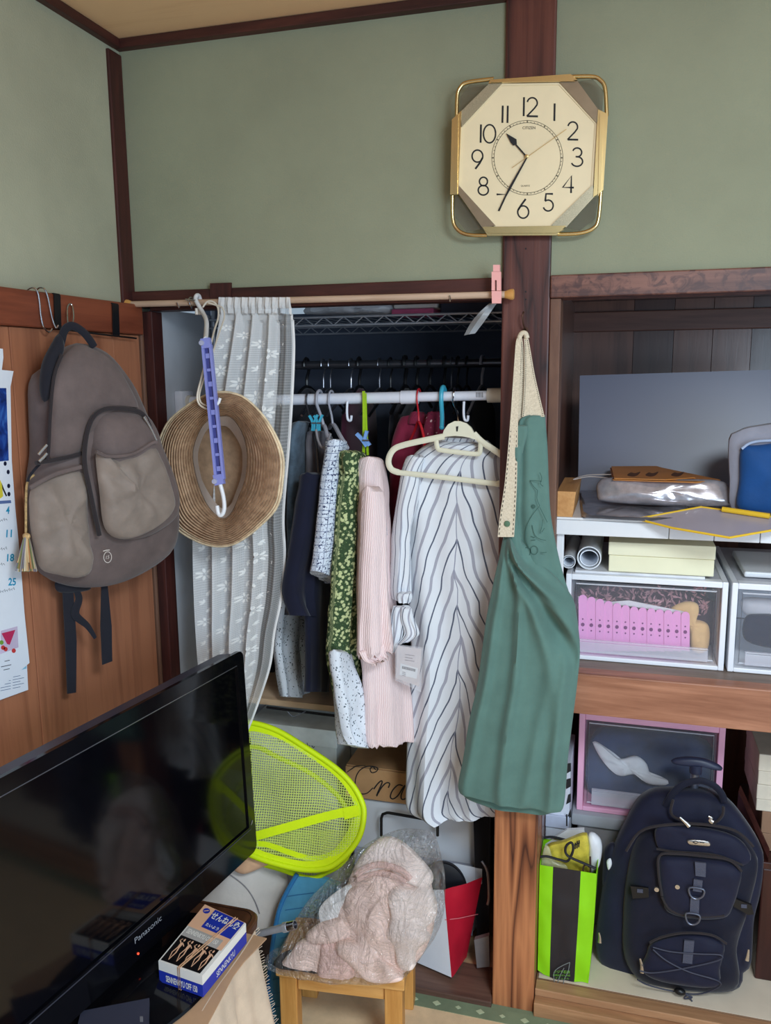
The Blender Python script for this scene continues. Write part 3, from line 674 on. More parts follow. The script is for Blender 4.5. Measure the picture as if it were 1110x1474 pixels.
for i, (px, mm, wr, kd) in enumerate(spec):
    x = rb(px); tw = .0+random.uniform(-.06, .06); zd = .07 if wr < .003 else .062
    nb = i+1
    h = thing('clothes_hanger', {'black': 'black plastic hanger hook over the dark back rod', 'wire': 'thin steel wire hanger hook over the dark back rod', 'grey': 'pale grey hanger hook at the far right of the dark back rod'}[kd] if kd == 'grey' else '', 'hanger', (x, .5, zrod-zd), G1)
    h['label'] = {0: 'black plastic hanger at the far left of the dark back rod', 1: 'thin wire hanger second from left on the dark back rod', 2: 'thin wire hanger third from left on the dark back rod', 3: 'thin wire hanger just left of a black hook above the green peg', 4: 'black hanger hook directly above the green loop', 5: 'thin wire hanger right of the green loop on the back rod', 6: 'thin black wire hanger in the middle of the back rod', 7: 'thick black hanger hook above the sleeve of the white rod', 8: 'black hanger hook over the left of the maroon jacket', 9: 'black hanger hook over the right of the maroon jacket', 10: 'black hanger hook above the cyan hook', 11: 'thin wire hanger above the cream hanger on the back rod', 12: 'black hanger just right of the wire one above the cream hanger', 13: 'slim black hanger second from right on the back rod', 14: 'pale grey hanger at the far right of the back rod'}[i]
    mk('hook', hook_geo(x, .5, zrod, .0165+wr, zd, tw, wr), mm, h); mk('arms', arms_geo(x, .5, zrod-zd, .19, tw, max(.004, wr)), mm, h)
    if i in (0, 4, 7, 14):
        nm = {8: 'jacket', 10: 'blouse', 4: 'shirt'}.get(i, 'coat')
        backcloth(nm, x+.012*0, tw, zrod-zd+.004-.012, .72+.05*(i % 3), .20, .020 if i != 8 else .045, cols[i], {0: 'charcoal coat at the far left of the back rod', 2: 'black coat behind the grey tops on the back rod', 3: 'navy coat behind the green loop', 4: 'dark plum shirt seen left of the green loop', 7: 'charcoal coat left of the maroon jacket', 8: 'maroon jacket hanging behind the red hanger', 10: 'maroon paisley blouse seen left of the cyan hook', 12: 'charcoal coat behind the cream hanger', 14: 'charcoal coat at the far right of the back rod'}[i], i)
# maroon jacket and paisley brought forward on the white rod side are built with the front clothes below
# ------------------------------------------------------------------ front clothes on the white rod
zw = lambda px: wrod(at(px, 572, YR).x).z
def fhook(px, ybot, xbot, mm, wr, top=-1):
    """hook over the white rod with a stem down to pixel (xbot, ybot)"""
    x = at(px, 572, YR).x; z = zw(px); r = .0175+wr; P = []
    for k in range(8):
        a = math.radians(-20+k*200/7); P.append((x, YR+.0+r*math.cos(a), z+r*math.sin(a)))
    b = at(xbot, ybot, YR-.004)
    P.append((x, YR-r*.95, z-r*.6)); P.append(((x+b.x)/2, YR-r*.3, (z-r+b.z)/2)); P.append(tuple(b))
    return tube(cr(P, 4), wr, 8)
def hanger(label, px, bot, mm, wr, arms=None, r=.004, group='hangers on the white tension rod', off=.0):
    h = thing('clothes_hanger', label, 'hanger', at(bot[0], bot[1], YR), group)
    mk('hook', fhook(px, bot[1], bot[0], mm, wr), mm, h)
    if arms: mk('arms', tube([at(x, y, YR+d) for x, y, d in cr(arms, 5)], r, 8), mm, h)
    return h
hanger('dark wire hanger holding the blue-grey denim shirt', 445, (448, 612), M('dark_wire', (70, 70, 76), .35, .6), .0024, [(430, 628, .08), (440, 618, .03), (448, 612, 0), (455, 640, -.04), (459, 688, -.08)], .005)
hanger('pale grey plastic hanger above the grey tee', 460, (466, 612), m_hgrey, .004, [(452, 618, .06), (466, 612, 0), (472, 630, -.05), (481, 642, -.1)], .0055)
hanger('grey hanger with steel hook above the green floral dress', 477, (479, 610), m_hgrey, .0028, [(474, 616, .06), (480, 611, 0), (490, 628, -.06), (500, 645, -.1)], .0055)
hanger('slim red hanger in front of the maroon jacket', 603, (603, 606), m_red, .0022, [(588, 640, .05), (597, 620, .03), (603, 607, 0), (610, 628, -.02), (612, 650, -.03)], .0035)
hk = thing('cyan_hook', 'bright cyan plastic hook right of the red hanger on the white rod', 'hook', at(637, 616, YR)); mk('hook_body', fhook(638, 614, 636, m_cyan, .0055), m_cyan, hk)
mk('hook_tip', sphere(at(636, 615, YR-.004), .0065), m_cyan, hk)
for px, yb_, lb in ((501, 605, 'white plastic hook end showing below the rod left of the green loop'), (669, 602, 'white plastic hook end showing below the rod right of the cream hanger')):
    q = [at(px-1, 578, YR-.016), at(px-1.5, 594, YR-.02), at(px, 604, YR-.02), at(px+4, 605, YR-.02), at(px+5, 598, YR-.02)]
    mk('rod_hook', tube(cr(q, 5), .0032, 8), m_wrod, label=lb, cat='hook', group='white hook ends below the tension rod')
# cyan clips
for k, (px, lb) in enumerate(((452, 'left cyan clip on the grey hangers'), (459, 'right cyan clip on the grey hangers'))):
    c_ = thing('cyan_clip', lb, 'clip', at(px, 620, YR-.05), 'cyan clips on the grey hangers'); mpc = yplane(YR-.06)
    mk('clip_leg', bar([(px-6, 598), (px-1, 608), (px-1.5, 620)], 3, mpc, 0, .006, 3), m_cyan, c_); mk('clip_leg', bar([(px+6, 597), (px+1.5, 608), (px+1.5, 620)], 3, mpc, 0, .006, 3), m_cyan, c_); mk('spring', tube([mpc(px-2.5, 609, .007), mpc(px+3, 609, .007)], .0022, 8), m_wire, c_)
# garments, left to right
mk('shirt', garment([(606, 430, 441), (625, 423, 446), (650, 420, 449), (690, 419, 452), (740, 418, 452), (800, 420, 450)], .05, .30, .045, seed=2), m_denim, label='blue-grey denim shirt at the left end beside the lace curtain', cat='shirt')
gt = thing('tee_shirt', 'taupe grey jersey tee under the pale grey hangers', 'shirt', at(465, 850, .1))
mk('tee_body', garment([(620, 446, 470), (640, 444, 478), (680, 444, 482), (720, 446, 480)], .10, .27, .035, seed=3), m_greyt, gt)
mk('neckband', tube([at(x, y, .045) for x, y in cr([(455, 618), (458, 634), (465, 645), (472, 634), (476, 624)], 5)], .003, 6), fabric('grey_rib', (150, 146, 150)), gt)
wf = thing('printed_dress', 'white printed dress hem hanging behind the navy dress, low at left', 'dress', at(425, 1000, .02))
mk('dress_body', garment([(845, 408, 440), (880, 401, 442), (930, 399, 444), (980, 405, 447), (1003, 410, 446)], .16, .36, .05, amp=.01, seed=5), m_whitefl, wf)
mk('black_skirt', garment([(880, 392, 420), (940, 388, 420), (1000, 386, 420)], .40, .50, .03, seed=8), m_blackc, label='black skirt behind the white printed hem by the curtain', cat='skirt')
mk('grey_floral_top', garment([(900, 446, 500), (960, 446, 500), (1000, 448, 500)], .38, .46, .03, seed=9), m_whitefl, label='grey floral hem peeping out between the navy and white floral dresses', cat='top')
nv = thing('navy_dress', 'navy short-sleeved dress with a drooping sleeve', 'dress', at(455, 995, .05))
mk('dress_body', garment([(690, 452, 474), (720, 447, 476), (850, 444, 476), (930, 445, 474), (996, 446, 466)], .02, .28, .04, seed=6), m_navyd, nv)
mk('sleeve', garment([(680, 441, 462), (705, 437, 462), (740, 430, 459), (790, 420, 455), (840, 410, 449), (865, 413, 446), (886, 424, 440)], -.045, .06, .06, folds=2, amp=.008, seed=7), m_navyd, nv)
bp = thing('printed_blouse', 'white blouse with small blue tile print hanging edge-on', 'blouse', at(470, 840, -.02))
mk('blouse_body', garment([(640, 480, 496), (690, 476, 499), (760, 474, 498), (840, 474, 497)], .04, .26, .035, seed=12), m_bluepr, bp)
mk('sleeve', garment([(632, 481, 486), (650, 477, 490), (690, 469, 494), (750, 462, 494), (800, 457, 487), (825, 824, 0, 0)][:5]+[(822, 454, 839, 479)], -.06, .05, .05, folds=1.5, amp=.004, seed=13), m_bluepr, bp)
gd = thing('floral_dress', 'long green dress with small cream flowers', 'dress', at(500, 1060, -.02))
mk('dress_body', garment([(648, 496, 513), (668, 496, 520), (720, 493, 521), (800, 486, 520), (880, 481, 519), (940, 478, 519), (975, 482, 520), (1030, 496, 524), (1066, 502, 524)], -.05, .10, .06, folds=2.5, amp=.010, seed=14), m_greenfl, gd)
mk('shoulder_fold', garment([(650, 497, 512), (664, 494, 514), (682, 499, 509)], -.07, -.03, .02, seed=15), m_greenfl, gd)
wd2 = thing('underdress', 'white underdress with dark sprigs hanging lowest below the green floral dress', 'dress', at(510, 1076, -.06))
mk('dress_body', garment([(935, 480, 496), (962, 480, 505), (985, 484, 514), (1010, 487, 518), (1040, 489, 520), (1060, 495, 521), (1072, 502, 1077, 521)], -.09, .02, .05, folds=1.5, amp=.012, seed=16), m_whitefl, wd2)
# pink knit
pkn = thing('pink_cardigan', 'pale pink ribbed cardigan with ruffled hems', 'cardigan', at(556, 1070, .0))
mk('cardigan_body', garment([(657, 530, 536), (672, 526, 543), (700, 525, 549), (760, 522, 554), (850, 519, 563), (930, 521, 571), (975, 524, 584), (1020, 525, 590), (1060, 525, 592), (1073, 528, 1062, 590)], -.02, .09, .06, folds=2, amp=.009, seed=20, ruff=.004), m_pinkk, pkn)
mk('sleeve', garment([(700, 527, 545), (763, 523, 552), (830, 519, 556), (880, 517, 560), (920, 515, 565), (945, 515, 932, 566)], -.075, -.02, .05, folds=2, amp=.008, seed=21, ruff=.006), m_pinkk, pkn)
mk('cuff_ruffle', garment([(938, 516, 928, 552), (952, 524, 940, 556), (957, 538, 946, 560)], -.085, -.05, .012, folds=4, amp=.006, seed=22, ruff=.005), m_pinkk, pkn)
mk('clear_cover', garment([(664, 536, 541), (690, 540, 549), (729, 544, 552), (770, 550, 555)], .03, .06, .012, seed=23), see('clear_cover', (190, 190, 198), .35, .2), pkn)
lg = thing('lime_loop', 'lime green plastic loop strap hanging from the white rod above the pink cardigan', 'strap', at(525, 655, YR))
mpl = yplane(YR-.022)
mk('strap', bar([(524, 563), (524.5, 600), (524, 655)], 3.6, mpl, 0, .004, 3), m_lime, lg); mk('strap', bar([(526.5, 566), (527.5, 610), (530, 655)], 3.0, mpl, -.006, .004, 3), m_lime, lg)
bp2 = thing('blue_peg', 'sky blue clothes peg gripping the lime green loop', 'peg', at(527, 640, YR-.03)); mpp = yplane(YR-.036)
mk('peg_leg', bar([(514, 624), (521, 631), (529, 642)], 5, mpp, 0, .007), m_blue, bp2); mk('peg_leg', bar([(529, 620), (526, 631), (533, 641)], 4.5, mpp, .002, .007), m_blue, bp2); mk('spring', tube([mpp(522, 634, .011), mpp(531, 634, .011)], .0022, 8), m_wire, bp2)
# maroon jacket shoulder in front
mj = thing('maroon_jacket', 'maroon jacket behind the cream hanger, its left shoulder showing', 'jacket', at(590, 760, .3))
mk('jacket_body', garment([(598, 588, 612), (612, 576, 630), (632, 567, 650), (660, 563, 660), (720, 562, 662), (800, 564, 660), (860, 566, 655)], .22, .36, .07, folds=2, seed=30), m_maroon, mj)
mk('collar', garment([(592, 597, 606), (602, 590, 616), (610, 588, 618)], .21, .26, .03, seed=31), m_maroon, mj)
pj = thing('paisley_scarf', 'maroon paisley scarf beside the cyan hook', 'scarf', at(624, 640, .22)); mk('scarf_body', garment([(592, 622, 634), (606, 614, 637), (626, 611, 636), (660, 609, 634)], .17, .24, .035, seed=33), m_pais, pj)
# ------------------------------------------------------------------ striped dress on the cream hanger
sd = thing('striped_dress', 'white dress with grey and navy chevron stripes on the cream hanger', 'dress', at(650, 1175, .1))
YD = .10
def dd(s, t): return .012*math.exp(-((s-.12-.1*t)/.07)**2)*t+.010*math.exp(-((s-.82)/.06)**2)*(.3+t)-.006*math.exp(-((s-.55)/.05)**2)*t
mk('dress_body', garment([(632, 630, 634, 702), (645, 606, 648, 716), (662, 592, 660, 728), (690, 586, 733), (760, 584, 737), (860, 588, 742), (960, 593, 745), (1040, 588, 744), (1110, 585, 740), (1160, 586, 1150, 735), (1176, 606, 1164, 728)], YD, YD, .09, folds=2.6, amp=.012, n=64, seed=40, disp=dd), m_strp, sd)
mk('lining', garment([(1138, 612, 1130, 712), (1160, 618, 1150, 706), (1172, 640, 1160, 702)], YD+.02, YD+.02, .04, folds=4, amp=.006, seed=43), fabric('pale_lining', (226, 214, 212)), sd)
mk('collar', garment([(627, 634, 629, 692), (638, 630, 642, 700), (650, 640, 652, 694)], YD-.002, YD-.002, .06, folds=1, amp=.0, seed=45), m_strs, sd)
mk('sleeve', garment([(655, 592, 607), (680, 580, 604), (720, 573, 602), (757, 568, 590), (800, 565, 590), (845, 563, 591), (862, 565, 592)], YD-.06, YD-.03, .05, folds=2, amp=.006, seed=41), m_strs, sd)
mk('cuff', garment([(852, 572, 592), (858, 571, 594), (866, 573, 592)], YD-.072, YD-.065, .035, folds=3, amp=.003, seed=44), m_strs, sd)
mk('cuff_tie', sphere(at(584, 877, YD-.075), .016, (1.0, .8, .7), 2, .25, 3), m_strs, sd)
mk('cuff_tie', garment([(872, 566, 584), (885, 563, 582), (915, 562, 580), (938, 561, 567)], YD-.085, YD-.08, .018, folds=2, amp=.004, seed=46), m_strs, sd)
mk('cuff_tie', garment([(874, 578, 592), (890, 577, 596), (912, 582, 604), (927, 572, 922, 592)], YD-.092, YD-.085, .016, folds=2, amp=.004, seed=47), m_strs, sd)
mpt = plane(at(590, 955, -.005), (.15, -1, .05))
tg = thing('price_tag', 'pale price tag with barcode hanging at the sleeve of the striped dress', 'tag', at(588, 985, -.005))
mk('tag_card', slab([(572, 929), (607, 934), (603, 988), (570, 976)], mpt, .0012), M('grey_pink_card', (216, 204, 202), .6), tg, False)
mk('sticker', slab([(577, 955), (602, 962), (600, 977), (575, 971)], mpt, .0008, .0014), M('white_sticker', (240, 240, 240), .5), tg, False)
mk('barcode', join(*[bar([(579.5+k*1.15, 958.6+k*.28), (579.2+k*1.15, 962.6+k*.28)], .7 if k % 3 else .95, mpt, .0024, .0003) for k in range(17)]), m_ink, tg, False, kind='stuff')
mk('print_line', join(*[bar([(583, 942+k*4), (597-3*(k % 2), 944+k*4)], 1.0, mpt, .0013, .0003) for k in range(3)]+[bar([(579, 967+k*2.4), (584, 968.4+k*2.4)], .9, mpt, .0024, .0003) for k in range(3)]), M('grey_ink', (130, 120, 124), .7), tg, False, kind='stuff')
mk('clear_sleeve', slab([(569, 927), (610, 932), (606, 997), (593, 990), (569, 979)], plane(at(590, 955, -.008), (.15, -1, .05)), .0008), see('tag_film', (226, 226, 232), .2), tg, False)
# cream hanger
ch = thing('cream_hanger', 'cream velvet hanger with a trouser bar carrying the striped dress', 'hanger', at(650, 690, .03)); mh = yplane(.035)
m_crm = M('cream_velvet', (226, 222, 198), .75, var=.03)
mk('shoulder_plate', slab([(637, 629), (640, 619), (646, 610.5), (655, 606), (663, 606), (672, 609), (679, 615), (684, 624), (687, 633), (676, 629.5), (668, 628), (656, 627), (646, 628)], mh, .008), m_crm, ch, False)
def flat(P, w_=.0062): return tube([mh(x, y, .004) for x, y in P], w_, 10, flat=(mh.n, .6))
mk('shoulder_arm', flat(cr([(640, 628), (620, 632), (596, 637), (580, 641), (568, 646), (561, 656), (559.5, 667), (564, 676), (574, 680)], 5), .0075), m_crm, ch)
mk('shoulder_arm', flat(cr([(682, 624), (694, 636), (712, 648), (724, 657), (730, 668), (728, 690), (716, 697)], 5), .0075), m_crm, ch)
mk('trouser_bar', flat(cr([(572, 680), (620, 685), (670, 691), (718, 697)], 4), .0066), m_crm, ch)
mk('inner_bar', flat(cr([(628, 634), (630, 645), (636, 648), (660, 651), (686, 653.5), (691, 650), (692, 638)], 5), .0058), m_crm, ch)
mk('notch', slab([(656.5, 614), (660, 613.5), (659, 621), (657, 621)], mh, .0006, .0085), m_ink, ch, False)
xh = at(655, 572, YR).x; zh = zw(655); P = [(xh, YR+.016*math.cos(a)*1.15, zh+.0185*math.sin(a)) for a in [math.radians(-10+k*28) for k in range(8)]]
P += [tuple(at(652, 578, .09)), tuple(at(657, 590, .06)), tuple(at(659.5, 600, .04)), tuple(mh(659.5, 609, .004))]
mk('hook', tube(cr(P, 4), .0022, 8), m_chrome, ch)
# ------------------------------------------------------------------ closet shelf and what is under it
YS = .20; zs = at(440, 1012, YS).z
mk('closet_shelf', box((-.939, YS, zs-.018), (-.44, .60, zs), .001), wood('pale_shelf_board', (176, 140, 104), (214, 182, 148), 'X', .8), label='pale wooden shelf board below the hanging clothes', cat='shelf')
mk('shelf_rail', tube([at(384, 1018, YS-.008), at(488, 1031, YS-.008)], .004, 8), m_black, label='thin black rail along the front of the closet shelf', cat='rail')
mk('shelf_clip', tube([at(x, y, YS-.013) for x, y in cr([(414, 1024), (421, 1031), (429, 1029), (440, 1024)], 4)], .0012, 6), M('clear_clip', (120, 124, 132), .2), label='small clear clip drooping from the shelf rail', cat='clip')
mk('wall_panel', box((-.90, .44, .02), (-.46, .47, zs-.02)), m_inner, label='pale grey panel under the closet shelf behind the white carton', cat='panel')
ct = thing('white_carton', 'white carton with faint handwriting behind the lime mesh basket', 'box', (-.72, .37, .1))
xa, xb = at(360, 1050, .3).x, at(484, 1060, .3).x; zc = at(430, 1046, .3).z
mk('carton_body', box((xa, .3, .1), (xb, .43, zc-.055), .002), M('white_card', (222, 226, 220), .6), ct, False); mk('carton_lid', box((xa-.003, .297, zc-.0545), (xb+.003, .433, zc), .002), M('white_card_lid', (228, 232, 226), .6), ct, False)
mw = yplane(.2965); mk('handwriting', join(*[stroke([(400+k*7, 1062+k*1.2+3*(k % 2)), (402+k*7, 1068+k*1.2), (404+k*7, 1064+k*1.5)], .8, mw, .0004, 3) for k in range(8)]), m_ink, ct, False, kind='stuff')
mk('carton_support', box((xa, .3, .0125), (xb, .44, .0995), .003), M('grey_tub', (170, 172, 178), .5), label='grey tub on the closet floor under the white carton', cat='tub')
# craft cardboard box with lettering
mcb = M('brown_cardboard', (186, 142, 98), .8, var=.06)
YC = .215; c1 = at(497, 1102, YC); c2 = at(600, 1125, YC); zlo = at(540, 1152, YC).z; zhi = at(540, 1108, YC).z
cb = thing('cardboard_box', 'brown cardboard box with black script lettering under the pink cardigan', 'box', ((c1.x+c2.x)/2, .3, zlo))
mk('box_body', box((c1.x, YC, zlo), (-.10, .42, zhi), .002), mcb, cb, False)
mcy = yplane(YC-.0002)
mk('box_flap', box((c1.x+.002, YC+.004, zhi+.0005), (-.1, .42, zhi+.004), .001), mcb, cb, False)
C_ = cr([(541, 1108), (537, 1104), (533, 1107), (535, 1112), (541, 1111), (544, 1106), (536, 1103), (526, 1104), (517, 1110), (512, 1121), (512, 1134), (518, 1142), (528, 1142), (537, 1134)], 5)
r_ = cr([(538, 1136), (544, 1128), (549, 1124), (550, 1127), (546, 1136), (542, 1146), (549, 1134), (556, 1127), (561, 1128), (559, 1134)], 4)
a_ = cr([(580, 1131), (573, 1130), (565, 1138), (562, 1147), (566, 1150), (573, 1145), (580, 1134), (583, 1131), (578, 1143), (578, 1150), (583, 1150), (588, 1145)], 4)
for P, w_ in ((C_, 1.5), (r_, 1.9), (a_, 1.9)): mk('letter', stroke(P, w_, mcy, .0006), m_ink, cb, False)
mk('letter', stroke(cr([(499, 1112), (506, 1107), (513, 1103), (526, 1102)], 4), 1.6, mcy, .0006, taper=True), m_ink, cb, False)
# white plastic case with black handle
wc = thing('white_case', 'milky white plastic case with a black wire handle under the cardboard box', 'case', (-.3, .3, .012))
mk('case_body', box((at(505, 1190, .22).x, .225, .013), (at(688, 1190, .225).x, .44, zlo-.004), .025), see('milky_plastic', (222, 224, 230), .88, .25), wc)
mk('handle', tube([at(x, y, .195) for x, y in [(549, 1203), (549, 1178), (551, 1172), (557, 1170)]+cr([(560, 1170), (600, 1177), (622, 1181)], 3)+[(628, 1183), (630, 1188), (630, 1203)]], .0042, 8), m_black, wc)
mk('bottom_band', box((at(505, 1190, .22).x+.01, .215, .02), (at(688, 1190, .225).x-.01, .223, .24), .003), M('grey_band', (150, 154, 168), .5), wc, False)
# dark organiser at the right end of the closet
dk = thing('black_tripod', 'black folded metal stand leaning beside the wooden post', 'stand', at(698, 1380, .1))
mk('stand_body', slab([(683, 1160), (707, 1150), (703, 1400), (690, 1400)], yplane(.16), .02, -.03), m_blackc, dk, False)
mk('stand_rod', tube([at(x, y, .09) for x, y in cr([(694, 1240), (702, 1256), (704, 1290), (702, 1302)], 4)], .0035, 8), m_wire, dk)
mk('stand_foot', slab([(684, 1348), (705, 1342), (706, 1386), (688, 1388)], yplane(.10), .015), M('grey_rubber', (120, 116, 116), .6), dk, False)
# ------------------------------------------------------------------ straw hat on the pole
ph = plane((-.62, -.172, 1.37), (-.20, -1, -.10))
t = NT('straw_braid'); n = t.noise(t.coord(), 60, 4); uvn = t.coord('UV'); sx = t.add('ShaderNodeSeparateXYZ'); t.link(uvn, sx.inputs[0])
rgv = t.math('PINGPONG', t.math('MULTIPLY', sx.outputs[1], 14), .5); mixv = t.math('ADD', t.math('MULTIPLY', rgv, .9), t.math('MULTIPLY', n, .6))
t.base(t.ramp(mixv, [(.28, (116, 88, 66)), (.5, (172, 138, 110)), (.78, (212, 182, 148))])); m_straw = t.set(.6, 0, .4)
m_strawl = M('pale_straw_edge', (222, 202, 168), .7, var=.1, vs=60); m_lin = fabric('hat_sweatband', (188, 172, 160)); m_crown = M('straw_crown_inside', (176, 146, 118), .7, var=.1, vs=40, bs=150)
out_ = resample(cr([(314, 565), (348, 571), (377, 597), (397, 628), (407, 657), (407, 686), (399, 728), (371, 759), (340, 781), (314, 786), (285, 779), (254, 759), (240, 728), (229, 685), (229, 642), (240, 612), (257, 594), (285, 575)], 6, True), 72)
inn = resample(cr([(316, 600), (330, 600), (342, 612), (352, 634), (355, 662), (352, 690), (343, 715), (334, 736), (323, 746), (310, 740), (296, 722), (285, 695), (278, 662), (280, 640), (290, 616), (303, 603)], 6, True), 72)
def align(A, B):
    c = (sum(p[0] for p in B)/len(B), sum(p[1] for p in B)/len(B)); an = lambda p: math.atan2(p[1]-c[1], p[0]-c[0])
    r = min(range(len(B)), key=lambda i: abs(an(B[i])-an(A[0]))); return B[r:]+B[:r]
inn = align(out_, inn)
ha = thing('straw_hat', 'tan braided straw hat hanging upside-on from the purple hanger, hollow towards the room', 'hat', ph(318, 780))
rings = []; uv = []; NR = 84
for j in range(NR+1):
    s = j/NR; R = []
    for k, (a, b) in enumerate(zip(out_, inn)):
        x, y = a[0]+(b[0]-a[0])*s, a[1]+(b[1]-a[1])*s; th = 2*PI*k/72
        sag = .034*math.sin(PI*min(1, s*1.02))**1.0*(1+.25*math.cos(2*th+.6)); off = .012+sag-.028*s+.0019*math.sin(s*2*PI*14)
        R.append(ph(x, y, off)); uv.append((k/72, s))
    rings.append(R)
back_ = [[p-ph.n*.003 for p in R] for R in rings[::-1]]
mk('brim', loft(rings+back_+[rings[0]], False, uv+uv[::-1]+uv[:72]), m_straw, ha)
mk('brim_edge', tube([ph(*p, .011) for p in out_], .0036, 8, True), m_strawl, ha)
mk('brim_edge', tube([ph(p[0]+(314-p[0])*.035, p[1]+(675-p[1])*.035, .0145) for p in out_], .0030, 8, True), m_strawl, ha)
cI = (318, 672); cro = []
for j in range(12):
    s = j/11; sc = 1-.10*s-.55*max(0, s-.72)/.28; d = -.02-.062*math.sin(PI/2*min(1, s*1.25))
    cro.append([ph(cI[0]+(p[0]-cI[0])*sc, cI[1]+(p[1]-cI[1])*sc, d) for p in inn])
V, Fc, _u_ = loft(cro, False); k0 = len(V); V.append(ph(cI[0], cI[1], -.083)); Fc += [(k0-72+j, k0-72+(j+1) % 72, k0) for j in range(72)]
mk('crown', (V, Fc, None), m_crown, ha)
sb = []
for j in range(7):
    s = j/6; sb.append([ph(cI[0]+(p[0]-cI[0])*(1.0-.16*s-.10*s*max(0, math.sin(2*PI*k/72*2+.8))), cI[1]+(p[1]-cI[1])*(1-.13*s-.07*s*max(0, math.sin(2*PI*k/72*2+.8))), -.014-.03*s) for k, p in enumerate(inn)])
mk('sweatband', loft(sb+[[p-ph.n*.002 for p in R] for R in sb[::-1]], False), m_lin, ha)
# ------------------------------------------------------------------ purple folding hanger with white hooks
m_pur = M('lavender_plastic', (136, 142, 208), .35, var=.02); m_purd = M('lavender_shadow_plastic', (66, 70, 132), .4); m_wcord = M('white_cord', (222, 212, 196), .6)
pH = plane(at(305, 600, -.238), (.12, -1, .12))
fh = thing('folding_hanger', 'lavender folded travel hanger with white end hooks hanging in front of the straw hat', 'hanger', pH(318, 740))
L0, L1 = (299, 497), (318, 690)
def along(s, d): 
    dx, dy = L1[0]-L0[0], L1[1]-L0[1]; l = math.hypot(dx, dy); return (L0[0]+dx*s-dy/l*d, L0[1]+dy*s+dx/l*d)
for d in (-5.4, 5.4): mk('rail', bar([along(0, d), along(1, d)], 3.6, pH, 0, .010), m_pur, fh, False)
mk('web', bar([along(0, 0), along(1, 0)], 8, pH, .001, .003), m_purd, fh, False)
for k in range(9): mk('rung', bar([along(.08+k*.105, -4), along(.08+k*.105, 4)], 7 if k % 2 == 0 else 4, pH, .0045, .003), m_pur, fh, False)
mk('end_block', slab([(291, 489), (304, 487), (306, 501), (293, 503)], pH, .012), m_pur, fh, False); mk('end_block', slab([(309, 684), (322, 682), (325, 696), (312, 699)], pH, .012), m_pur, fh, False)
for q in ((293.5, 495), (312, 693)): mk('pivot', lathe([(.0, .0165), (.0055, .016), (.006, .012), (.0, .0119)], pH(*q), pH.n, 16), M('grey_pivot', (170, 172, 196), .4), fh)
px_ = polept(at(285, 438, -.03).x)
hp = [px_+V3((.0, .0138, .004)), px_+V3((0, .006, .016)), px_+V3((0, -.006, .015)), px_+V3((.004, -.016, .003)), at(292, 450, -.07), at(297, 462, -.12), at(297, 476, -.17), pH(296, 488, .006)]
mk('top_hook', tube(cr([tuple(p) for p in hp], 5), .0052, 10), m_white, fh)
mk('bottom_hook', tube([pH(x, y, .006) for x, y in cr([(317, 697), (320, 708), (322, 718), (323, 730), (321, 739), (317, 742), (314, 738), (312.5, 728)], 5)], .0046, 10), m_white, fh)
mk('side_nub', tube([pH(x, y, .004) for x, y in [(311, 584), (315, 579), (317, 573)]], .0034, 8), m_white, fh)
cord = [tuple(at(x, y, Y)) for x, y, Y in ((292, 442, -.065), (299, 434, -.068), (308, 435, -.07), (314, 444, -.075), (314, 458, -.09), (309, 474, -.13), (303, 497, -.205), (296, 520, -.207), (289, 548, -.213), (284, 570, -.215), (287, 582, -.218), (296, 588, -.222), (304, 590, -.224))]
mk('cord', tube(cr(cord, 6), .0022, 8), m_wcord, fh)
cord = [tuple(at(x, y, Y)) for x, y, Y in ((300, 436, -.07), (310, 439, -.073), (320, 443, -.078), (323, 456, -.085), (316, 478, -.125), (305, 512, -.199), (299, 530, -.202), (291, 553, -.208), (287, 570, -.212), (290, 580, -.215), (300, 585, -.219))]
mk('cord', tube(cr(cord, 6), .0020, 8), m_wcord, fh)
sc_ = thing('spring_clip', 'small chrome ring clip on the curtain pole beside the white hook', 'clip', at(277, 438, -.06))
pc = polept(at(276, 438, -.03).x)
mk('ring', tube([pc+V3((.012*0+.002*math.sin(a*2), .0118*math.cos(a), .0118*math.sin(a))) for a in [2*PI*k/20 for k in range(20)]], .0021, 8, True), m_chrome, sc_)
mk('arm', tube([at(x, y, -.05) for x, y in cr([(267, 431), (275, 432), (283, 433), (287, 440)], 4)], .0018, 8), m_chrome, sc_)
for k in range(2): mk('white_tip', tube([at(283+k*5, 444, -.055), at(283.5+k*5, 453, -.056)], .0042, 10), M('white_rubber_tip', (222, 214, 204), .6), sc_)
mk('label_sticker', slab([(222, 453), (233, 453), (233, 461), (222, 461)], plane((-.9395, .2, 1.7), (1, 0, 0)), .0006), M('pale_sticker', (206, 204, 200), .6), label='tiny pale sticker at the top of the white closet side panel', cat='sticker')
